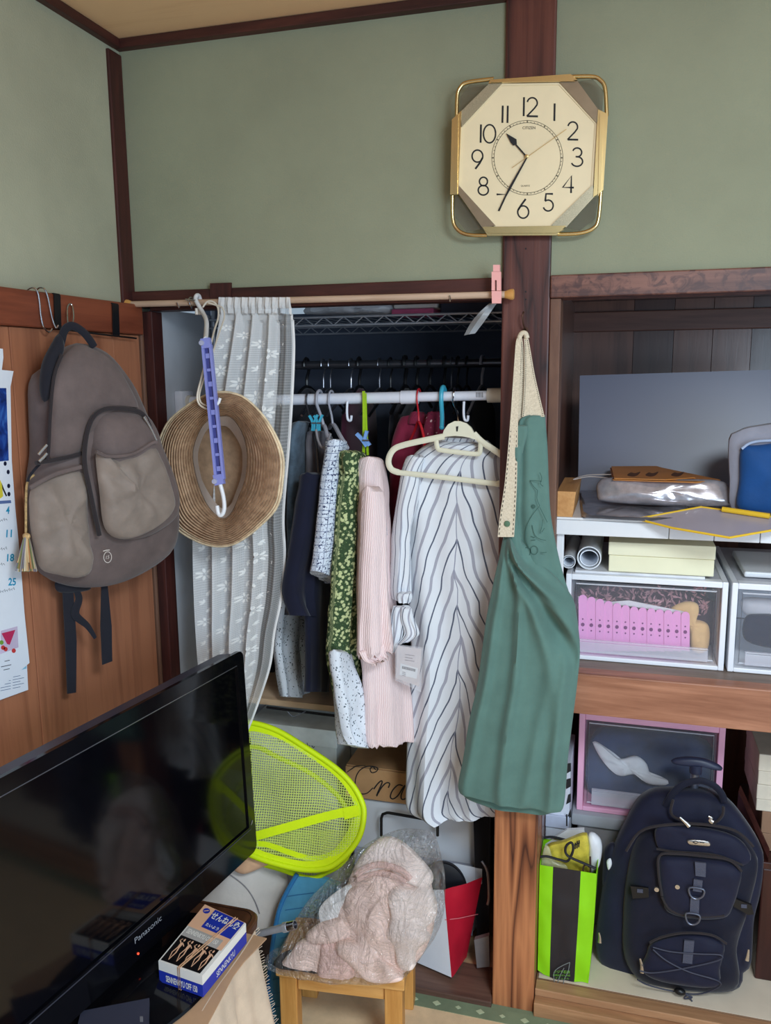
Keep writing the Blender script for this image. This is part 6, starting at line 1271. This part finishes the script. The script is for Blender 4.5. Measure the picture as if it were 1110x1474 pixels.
mk('main_panel', puff(N3([(600, 585), (520, 610), (470, 680), (440, 820), (425, 1000), (430, 1160), (500, 1262), (640, 1300), (860, 1318), (945, 1280), (935, 1120), (985, 950), (1030, 760), (1000, 680), (930, 610), (780, 580)]), npn, .052, .01, 70, 9, 3.0, .010, 16, 3, off0=.036), m_nvd, rbk)
mk('front_pocket', puff(N3([(590, 720), (585, 800), (600, 900), (625, 960), (740, 990), (880, 985), (920, 930), (945, 850), (955, 780), (900, 740), (780, 722), (660, 715)]), npn, .030, .008, 60, 8, 4, .005, 20, 4, off0=.088), m_nv, rbk)
mk('top_pocket', puff(N3([(575, 590), (580, 680), (650, 700), (830, 715), (960, 760), (1000, 720), (940, 640), (820, 600), (680, 585)]), npn, .016, .006, 50, 7, 3.5, .005, 20, 5, off0=.078), m_nv, rbk)
mk('lower_pocket', puff(N3([(560, 1100), (530, 1160), (510, 1230), (620, 1280), (840, 1300), (860, 1220), (880, 1120), (820, 1075), (700, 1065)]), npn, .022, .008, 50, 7, 3.5, .006, 20, 6, off0=.088), m_nv, rbk)
for P, r, o in (([(545, 1110), (600, 1085), (700, 1066), (820, 1075), (890, 1115)], .0028, .112), ([(600, 900), (585, 800), (590, 720), (660, 712), (780, 722), (900, 740), (958, 790)], .003, .112), ([(440, 700), (500, 615), (600, 585), (780, 580), (930, 610), (1010, 680)], .0034, .088), ([(575, 690), (650, 702), (840, 718), (960, 762)], .0026, .097), ([(600, 905), (640, 965), (740, 992), (880, 988)], .0028, .112)):
    mk('seam_piping', tube([npn(x, y, o) for x, y in cr(N3(P), 6)], r, 8), m_pip, rbk)
mk('carry_handle', tube([npn(x, y, .03) for x, y in cr(N3([(615, 500), (650, 440), (700, 400), (770, 385), (830, 405), (865, 440), (880, 480)]), 6)], .0085, 10, flat=(npn.n, .45)), m_nvd, rbk)
mk('rim_cord', tube([npn(x, y, .062) for x, y in cr(N3([(650, 470), (640, 520), (660, 550), (740, 578), (830, 575), (870, 540), (875, 500)]), 6)], .0034, 8), m_pip, rbk)
mk('pull_post', tube([npn(x, y, -.02) for x, y in N3([(742, 452), (748, 320)])], .0105, 12), M('pull_post_metal', (120, 124, 140), .3, .7), rbk)
mk('pull_grip', puff(N3([(640, 295), (660, 284), (720, 278), (780, 284), (830, 300), (868, 322), (868, 338), (840, 335), (790, 322), (720, 318), (670, 312), (645, 304)]), plane(npn(755, 305, -.02), npn.n), .012, .012, 48, 6, 2.5), M('grip_plastic', (46, 50, 72), .4), rbk)
mk('grip_neck', tube([npn(x, y, -.02) for x, y in N3([(750, 350), (752, 312)])], .015, 12), M('grip_neck_plastic', (40, 44, 66), .45), rbk)
mk('post_collar', tube([npn(x, y, -.008) for x, y in N3([(697, 456), (790, 462)])], .004, 8), m_nick, rbk)
plq = puff(N3([(712, 652), (730, 646), (800, 652), (816, 662), (812, 676), (740, 672), (716, 664)]), npn, .005, .002, 36, 4, 4, off0=.096); mk('badge', plq, m_nick, rbk)
mk('badge_mark', join(*[stroke(N3(P), 1.0, npn, .1018) for P in ([(738, 660), (752, 655), (764, 662), (752, 667), (738, 660)], [(768, 661), (790, 663)])]), m_ink, rbk, kind='stuff')
for P in ([(747, 745), (797, 750), (795, 812), (750, 806)], [(742, 822), (782, 828), (778, 880), (738, 874)], [(728, 900), (768, 906), (765, 978), (724, 972)], [(700, 1095), (745, 1098), (735, 1200), (692, 1195)]):
    mk('webbing_tab', slab(N3(P), npn, .005, .117 if P[0][1] < 1000 else .109), m_grip, rbk, False)
for c_, r in (((755, 885), 30), ((738, 1000), 28)):
    mk('d_ring', tube([npn(x, y, .126) for x, y in cr(N3([(c_[0]-r, c_[1]-22), (c_[0]+r, c_[1]-14), (c_[0]+r, c_[1]+14), (c_[0]+8, c_[1]+28), (c_[0]-14, c_[1]+26), (c_[0]-r, c_[1]+8)]), 4, True)], .0024, 8, True), M('dark_ring_metal', (110, 114, 130), .35, .7), rbk)
for q in ((665, 750), (577, 762)): mk('rivet', lathe([(.0028, .122), (.0055, .122), (.0055, .116), (0, .116)], npn(*N3([q])[0]), npn.n, 14), m_nick, rbk)
for P in ([(680, 548), (692, 560), (708, 575), (722, 590)], [(808, 545), (822, 552), (815, 562), (828, 572)], [(318, 1065), (322, 1085), (322, 1110)], [(988, 1140), (985, 1165), (980, 1190)], [(502, 1180), (510, 1210), (512, 1245)]):
    o = .095 if P[0][1] < 700 else (.07 if P[0][0] < 400 or P[0][0] > 900 else .10)
    pq = cr(N3(P), 3); mk('zip_pull', tube([npn(x, y, o) for x, y in pq], [.0022+.0034*(i/len(pq)) for i in range(len(pq))], 8, flat=(npn.n, .6)), m_nick, rbk)
for P in ([(460, 850), (540, 858), (542, 900), (470, 905)], [(925, 905), (1000, 935), (1010, 975), (985, 978), (920, 940)]):
    mk('buckle', slab(N3(P), npn, .008, .082), m_black, rbk, False)
    c0 = (sum(p[0] for p in P)/len(P), sum(p[1] for p in P)/len(P)); mk('buckle_slot', slab(N3([(c0[0]-14, c0[1]-10), (c0[0]+12, c0[1]-8), (c0[0]+12, c0[1]+8), (c0[0]-14, c0[1]+6)]), npn, .0015, .0905), m_grip, rbk, False)
for P in ([(560, 1130), (640, 1150), (760, 1160), (862, 1165), (850, 1190), (700, 1225), (560, 1245), (500, 1235)], [(560, 1140), (620, 1190), (720, 1240), (850, 1280), (850, 1310), (760, 1340), (640, 1325), (540, 1300), (490, 1275)]):
    mk('elastic_cord', tube([npn(x, y, .116-(.06*max(0, (y-1408)/30))) for x, y in cr(N3(P), 6)], .0018, 6), M('elastic_cord', (60, 62, 78), .6), rbk)
mk('cord_lock', sphere(npn(*N3([(680, 1328)])[0], .085), .011, (1.3, .8, .8), 2), m_black, rbk)
mk('elastic_cord', tube([npn(x, y, .085) for x, y in cr(N3([(690, 1330), (720, 1345), (735, 1355), (700, 1360), (715, 1345), (735, 1372)]), 5)], .0018, 6), M('elastic_cord', (60, 62, 78), .6), rbk)
mk('side_pocket', puff(N3([(345, 690), (380, 660), (400, 700), (370, 800), (335, 860), (335, 760)]), npn, .02, .02, 36, 5, 2.5, .004, off0=.0), m_nvd, rbk)
mk('white_tip', puff(N3([(352, 745), (370, 732), (376, 760), (360, 785)]), npn, .006, .004, 24, 4, 2.2, off0=.022), m_white, rbk)
# ------------------------------------------------------------------ stool
ZS = .235
qa = math.radians(6.0); ax_ = (V3((math.cos(qa), math.sin(qa), 0)), V3((-math.sin(qa), math.cos(qa), 0)), V3((0, 0, 1)))
sC = atz(582, 1411, ZS); SW, SD = .305, .235
def sp_(a, b, z): return sC-ax_[0]*a+ax_[1]*b+V3((0, 0, z-ZS))      # a to the left, b back
def sbox(a0, a1, b0, b1, z0, z1, bev): return obox(sp_((a0+a1)/2, (b0+b1)/2, (z0+z1)/2), ax_, (a1-a0, b1-b0, z1-z0), bev)
stl = thing('stool', 'small low pine stool under the clear bag of clothes', 'stool', sp_(SW/2, SD/2, 0))
for k in range(3): mk('seat_board', sbox(0, SW, SD*k/3+.0006, SD*(k+1)/3-.0006, ZS-.03, ZS, .003), m_pine, stl, False)
for a in (.006, SW-.048):
    for b in (.008, SD-.050): mk('leg', sbox(a, a+.042, b, b+.042, 0, ZS-.0305, .003), m_pinez, stl, False)
for b in (.016, SD-.038): mk('apron', sbox(.049, SW-.049, b, b+.022, ZS-.07, ZS-.0308, .002), m_pine, stl, False)
for a in (.014, SW-.036): mk('apron', sbox(a, a+.022, .051, SD-.051, ZS-.07, ZS-.0308, .002), m_pine, stl, False)
bc_ = sp_(SW/2, SD*.5, ZS)
# ------------------------------------------------------------------ clear bag of pink clothes on the stool
Pb = plane(sp_(SW/2, .015, ZS), (-.1, -1, .42))
OB = [(554, 1201), (579, 1193), (605, 1195), (622, 1199), (633, 1232), (639, 1266), (637, 1315), (625, 1350), (607, 1376), (588, 1402), (564, 1413), (496, 1416), (426, 1416), (386, 1415), (398, 1388), (420, 1342), (447, 1296), (481, 1260), (509, 1232), (530, 1214)]
t = NT('clear_bag_film'); t.base((240, 240, 244)); t.set(.10, 0, .5)
n1 = t.noise(t.coord(scale=(1.6, 1, .8), rot=(0, .5, 0)), 8, 3, .5, 2.2); n2 = t.noise(t.coord(scale=(1, 1, 2)), 20, 3, .5, 1.5)
rd = lambda n: t.math('POWER', t.math('SUBTRACT', 1.0, t.math('MULTIPLY', t.math('ABSOLUTE', t.math('SUBTRACT', n, .5)), 3.2)), 3.0)
hh = t.math('ADD', rd(n1), t.math('MULTIPLY', rd(n2), .45)); bm2 = t.add('ShaderNodeBump'); bm2.inputs['Strength'].default_value = 1.0; bm2.inputs['Distance'].default_value = .022; t.link(hh, bm2.inputs['Height'])
tr2 = t.add('ShaderNodeBsdfTransparent'); gl = t.add('ShaderNodeBsdfGlossy'); gl.inputs['Roughness'].default_value = .15; df = t.add('ShaderNodeBsdfDiffuse'); df.inputs[0].default_value = lin((238, 238, 244))
t.link(bm2.outputs[0], gl.inputs['Normal']); t.link(bm2.outputs[0], df.inputs['Normal'])
lw = t.add('ShaderNodeLayerWeight'); lw.inputs[0].default_value = .3; t.link(bm2.outputs[0], lw.inputs['Normal'])
mxa = t.add('ShaderNodeMixShader'); mxa.inputs[0].default_value = .7; t.link(df.outputs[0], mxa.inputs[1]); t.link(gl.outputs[0], mxa.inputs[2])
mxb = t.add('ShaderNodeMixShader'); fac = t.math('MULTIPLY_ADD', lw.outputs['Facing'], .36, .15); t.link(fac, mxb.inputs[0]); t.link(tr2.outputs[0], mxb.inputs[1]); t.link(mxa.outputs[0], mxb.inputs[2]); t.link(mxb.outputs[0], t.out.inputs[0])
m_film = t.m
cbg = thing('clear_bag', 'large clear plastic bag stuffed with pink clothes on the pine stool', 'bag', (-.33, bc_.y, ZS))
def clampz(g, z, d=.0):
    for v in g[0]:
        if v.z < z+.001: v.z = z+.001
    return g
mk('film', clampz(puff(OB, Pb, .085, .07, 110, 16, 2.8, .015, 18, 3), ZS), m_film, cbg)
m_pk1 = fabric('blush_fleece', (246, 214, 202), 220, .95, .05); m_pk2 = fabric('pale_blush_cloth', (246, 228, 220), 220, .95, .04); m_pk3 = fabric('dusty_blush_cloth', (232, 194, 184), 220, .95, .05)
BZ = lambda P: [(380+x/3.265, 1180+y/3.265) for x, y in P]
LUMPS = [('fleece_jacket', [(440, 210), (560, 130), (680, 170), (770, 270), (800, 420), (780, 560), (710, 680), (600, 745), (450, 752), (300, 755), (200, 750), (160, 700), (230, 600), (280, 480), (360, 380), (400, 290)], 0.034, 0.050, 0.000, m_pk1, 'big blush fleece jacket filling the clear bag'),
 ('knit_top', [(430, 215), (500, 120), (570, 80), (640, 100), (720, 170), (790, 260), (770, 320), (690, 300), (600, 235), (500, 245), (440, 270)], 0.031, 0.050, 0.015, m_pk2, 'pale blush knit top at the top of the clear bag'),
 ('fleece_sock', [(60, 756), (75, 690), (130, 620), (180, 560), (260, 560), (300, 650), (270, 750), (170, 770)], 0.028, 0.050, 0.017, m_pk1, 'blush fleece piece at the lower left of the clear bag'),
 ('dusty_vest', [(280, 560), (330, 500), (420, 520), (450, 640), (420, 745), (330, 762), (260, 745), (270, 640)], 0.022, 0.050, 0.018, m_pk3, 'dusty pink vest low in the clear bag'),
 ('pale_shirt', [(590, 330), (640, 296), (700, 312), (770, 305), (808, 400), (800, 470), (765, 505), (776, 560), (718, 618), (700, 704), (640, 692), (616, 600), (578, 540), (606, 440)], 0.031, 0.050, 0.018, m_pk2, 'pale blush shirt at the right of the clear bag'),
 ('fleece_scarf', [(360, 560), (470, 570), (560, 650), (650, 740), (610, 764), (500, 760), (430, 700), (350, 620)], 0.025, 0.050, 0.028, m_pk1, 'blush fleece scarf along the bottom of the clear bag'),
 ('blush_mitten', [(205, 530), (290, 470), (390, 460), (420, 540), (330, 580), (225, 575)], 0.025, 0.050, 0.020, m_pk1, 'blush mitten at the left of the clear bag'),
 ('folded_hood', [(400, 330), (470, 300), (560, 320), (600, 420), (590, 560), (500, 600), (420, 520), (380, 420)], 0.025, 0.050, 0.023, m_pk1, 'blush folded hood in the middle of the clear bag'),
 ('white_towel', [(265, 415), (330, 345), (410, 300), (430, 340), (370, 410), (350, 470), (280, 500)], 0.025, 0.050, 0.018, fabric('white_fleece', (240, 240, 240), 220, .95, .03), 'white towel at the upper left of the clear bag')]
for k, (nm, P, hf, hb, o, mm, lb) in enumerate(LUMPS):
    g = clampz(puff(BZ(P), Pb, hf, hb, 64, 9, 2.6, .026, 9, k+1, off0=o), ZS+.003); mk(nm, g, mm, label=lb, cat='clothes', group='pink clothes in the clear bag')
    if nm == 'knit_top':
        kt = bpy.context.scene.objects[-1] if False else bpy.data.objects['knit_top']
        for q, r_ in (([(436, 262), (470, 232), (530, 212), (600, 220), (660, 248), (690, 280)], .007), ([(440, 284), (480, 262), (540, 250), (610, 262), (670, 292)], .005)): mk('collar', tube([Pb(x, y, .05) for x, y in cr(BZ(q), 5)], r_, 8, flat=(Pb.n, .6)), m_pk3, kt)
# ------------------------------------------------------------------ lime mesh basket
lp = plane((-.48, -.03, .5), (.10, -1, .42))
m_lim = fabric('neon_lime_tape', (224, 252, 20), 300, .7, .03); 
m_limf = M('neon_lime_rim', (222, 252, 16), .55, var=.02)
lbk = thing('mesh_basket', 'collapsed neon lime pop-up mesh basket behind the television', 'basket', lp(440, 1262))
R1 = [(320, 1062), (345, 1042), (366, 1041), (400, 1052), (440, 1076), (480, 1103), (505, 1127), (520, 1152), (524, 1172), (519, 1200), (506, 1222), (488, 1240), (470, 1250), (440, 1252), (400, 1244), (360, 1230), (330, 1210), (305, 1160), (306, 1100)]
mk('rim', tube([lp(x, y) for x, y in cr(R1, 5, True)], .0075, 10, True), m_limf, lbk)
R1i = [(415+(x-415)*.93, 1148+(y-1148)*.93) for x, y in R1]
O1 = resample(cr(R1, 5, True), 90); I1 = resample(cr(R1i, 5, True), 90)
mk('rim_tape', (lambda A, B: loft([A, B, [p-lp.n*.0015 for p in B], [p-lp.n*.0015 for p in A], A], False))([lp(*p, .002) for p in O1], [lp(*(415+(p[0]-415)*.88, 1148+(p[1]-1148)*.88), .0) for p in O1]), m_lim, lbk)
lp2 = plane((-.48, .02, .5), (.10, -1, .42))
R2 = [(330, 1090), (365, 1075), (400, 1090), (450, 1115), (490, 1150), (505, 1185), (508, 1210), (495, 1240), (470, 1256), (445, 1264), (400, 1250), (360, 1238), (330, 1215), (318, 1150)]
mk('rim', tube([lp2(x, y) for x, y in cr(R2, 5, True)], .0065, 10, True), m_limf, lbk)
R3 = [(340, 1215), (380, 1215), (420, 1228), (450, 1236), (480, 1228), (500, 1205), (512, 1180)]
mk('inner_tape', bar(R3, 8, lp, -.006, .0012, 6), m_lim, lbk)
mk('strap', bar([(330, 1212), (366, 1204), (420, 1189), (470, 1175), (515, 1165)], 13, lp, .004, .0015, 5), m_lim, lbk)
mk('strap_patch', slab([(494, 1164), (517, 1160), (518, 1174), (496, 1180)], lp, .0015, .006), m_lim, lbk, False)
t = NT('lime_net'); t.base((222, 240, 110)); t.set(.6, 0, .3); tc = t.coord('UV'); sx = t.add('ShaderNodeSeparateXYZ'); t.link(tc, sx.inputs[0])
gx = t.math('PINGPONG', sx.outputs[0], .5); gy = t.math('PINGPONG', sx.outputs[1], .5)
al = t.math('MAXIMUM', t.math('LESS_THAN', gx, .15), t.math('LESS_THAN', gy, .15)); tr3 = t.add('ShaderNodeBsdfTransparent'); mx3 = t.add('ShaderNodeMixShader')
al2 = t.math('MULTIPLY_ADD', al, .78, .05); t.link(al2, mx3.inputs[0]); t.link(tr3.outputs[0], mx3.inputs[1]); t.link(t.b.outputs[0], mx3.inputs[2]); t.link(mx3.outputs[0], t.out.inputs[0]); m_net = t.m
def netgeo(O, mp, wob, seed):
    O = resample(cr(O, 5, True), 64); c = (sum(p[0] for p in O)/64, sum(p[1] for p in O)/64); V = []; U = []; Fq = []
    for j in range(1, 9):
        for p in O:
            x, y = c[0]+(p[0]-c[0])*j/8, c[1]+(p[1]-c[1])*j/8; P = mp(x, y); P = P+mp.n*(wob*NZ.noise(P*9+V3((seed, 0, 0)))*(1-(j/8)**4)); V.append(P); U.append((P.x/.0062, P.z/.0058))
    for j in range(7):
        for k in range(64): k2 = (k+1) % 64; Fq.append((j*64+k, j*64+k2, (j+1)*64+k2, (j+1)*64+k))
    P = mp(*c); V.append(P); U.append((P.x/.0062, P.z/.0058)); Fq += [(512, k, (k+1) % 64) for k in range(64)]
    return (V, Fq, U)
mk('net', netgeo(R1, lp, .02, 1), m_net, lbk); mk('net', netgeo([(x, max(y, 1195)) for x, y in R2], lp2, .02, 4), m_net, lbk)
# ------------------------------------------------------------------ red and white paper bag with a black round object
yR = .075; z0_ = .0135
rw = thing('gift_bag', 'red and white paper bag standing at the closet sill by the post', 'bag', (-.2, .1, .017))
def fl_(P, Y, dz=None): return [at(x, y, Y) for x, y in P]
def cl0(ps, z=.018):
    for p in ps: p.z = max(p.z, z)
    return ps
m_rw = M('white_gloss_paper', (228, 232, 240), .45, var=.02); m_rr = M('red_gloss_paper', (196, 30, 52), .4, var=.05)
e_t, e_b = at(639, 1281, .07), at(650, 1407, .03); w_t, w_b = at(560, 1281, .13), at(560, 1385, .10); r_t, r_b = at(694, 1263, .16), at(671, 1386, .13); r_m = at(687, 1340, .15)
for p in (e_b, w_b, r_b): p.z = max(p.z, .019)
mk('white_side', prism([e_t, e_b, w_b, w_t], V3((.0005, .0015, 0))), m_rw, rw, False)
em = e_t*.55+e_b*.45+V3((.004, .006, 0))
def quadgrid(a, b, c, d, nu, nv, wr, seed, th):
    return sheetgeo(lambda s, t_: (lambda P: P+V3((0, 1, 0))*wr*NZ.noise(P*22+V3((seed, 0, 0)))*math.sin(PI*s)**.5)((a*(1-s)+b*s)*(1-t_)+(d*(1-s)+c*s)*t_), nu, nv, th)
mk('red_side', quadgrid(e_t, r_t, r_b, e_b, 10, 14, .010, 2, .0015), m_rr, rw)
mk('fold_crease', tube([at(641, 1324, .055), at(660, 1322, .085), at(688, 1316, .14)], .0012, 6), M('pale_crease', (226, 120, 130), .5), rw)
bk_ = [at(632, 1246, .170), at(655, 1243, .170), at(694, 1251, .170), at(694, 1272, .170), at(660, 1290, .170), at(632, 1290, .170)]
mk('back_panel', prism(bk_, V3((0, .0015, 0))), m_rw, rw, False)
bd = thing('black_disc', 'black round pan edge sticking up out of the red and white bag', 'pan', at(645, 1300, .13))
mpd = plane(at(638, 1290, .13), (.25, -1, .1))
mk('disc_body', puff([(636+36*math.cos(a), 1284+44*math.sin(a)) for a in [2*PI*k/24 for k in range(24)]], mpd, .010, .008, 48, 6, 5), M('matte_black', (22, 22, 28), .5), bd)
mk('disc_rim', tube([mpd(636+36*math.cos(a), 1284+44*math.sin(a)) for a in [2*PI*k/40 for k in range(40)]], .0025, 8, True), M('black_rim', (34, 34, 40), .35), bd)
# ------------------------------------------------------------------ blue folded mat, pale cushion, chrome pipe
m_bl = fabric('sky_blue_quilt', (84, 154, 190), 200, .8, .06, .3); m_bld = fabric('blue_binding', (52, 122, 178), 250)
mb = plane((-.56, -.20, 0), (.15, -1, .43))
bm_ = thing('blue_mat', 'sky blue quilted mat folded upright between cabinet and stool', 'mat', (-.55, -.14, 0))
QB = [(428, 1258), (414, 1282), (402, 1310), (394, 1350), (388, 1400), (386, 1440), (386, 1530), (399, 1530), (402, 1440), (416, 1408), (450, 1380), (484, 1350), (492, 1270), (470, 1262)]
g = puff(QB, mb, .018, .012, 60, 8, 4, .003, 20, 1, smooth=0); clampz(g, .002)
mk('mat_face', g, m_bl, bm_)
g = tube([mb(x, y, .012) for x, y in cr([(428, 1258), (414, 1282), (402, 1310), (394, 1350), (388, 1400), (386, 1440), (386, 1500)], 5)], .006, 8); clampz(g, .002); mk('binding', g, m_bld, bm_)
for k in range(9):
    y = 1290+k*20; xl = 412-k*3.2 if k < 5 else 391; mk('quilt_line', tube([mb(xl+2, y, .018), mb(xl+16, y-2, .0185), mb(xl+40-k*1.5, y-5, .0175)], .0009, 6), m_bld, bm_)
fab = plane((-.68, -.02, .3), (.35, -1, .35))
m_pal = fabric('pale_grey_cover', (214, 206, 198), 200, .9, .04)
cu = thing('cushion', 'pale grey-beige cushion behind the television cabinet', 'cushion', fab(345, 1330))
g = puff([(280, 1250), (320, 1225), (380, 1232), (414, 1262), (402, 1305), (388, 1340), (330, 1345), (270, 1320)], fab, .04, .05, 60, 9, 2.6, .01, 9, 2); clampz(g, .002)
mk('cushion_body', g, m_pal, cu); mk('piping', tube([fab(x, y, .042) for x, y in cr([(330, 1258), (352, 1275), (366, 1295), (374, 1315)], 5)], .0012, 6), M('grey_seam', (150, 146, 150), .7), cu)
pn = plane((-.62, -.04, .4), (.2, -1, .4))
mk('tan_bundle', puff([(335, 1248), (352, 1228), (372, 1226), (390, 1240), (374, 1250), (350, 1258)], pn, .02, .02, 36, 6, 2.4, .006, 20), fabric('tan_bundle_cloth', (226, 178, 140), 200), label='small tan cloth bundle peeping under the lime mesh basket', cat='cloth')
cpz = thing('chrome_pipe', 'short chrome vacuum pipe end pointing right beside the clear bag', 'pipe', at(405, 1340, -.30))
a, b = at(368, 1345, -.29), at(426, 1331, -.29); dv2 = (b-a).normalized()
m_chr2 = M('satin_chrome', (196, 198, 204), .3, .55); mk('pipe_body', tube([a, a+(b-a)*.72], .0085, 14), m_chr2, cpz); mk('pipe_collar', tube([a+(b-a)*.70, a+(b-a)*.80], .0115, 14), m_chr2, cpz); mk('pipe_end', lathe([(.0105, 0), (.0105, .02), (.008, .02), (.008, .004), (0, .004)], a+(b-a)*.80, dv2, 18), m_chrome, cpz)
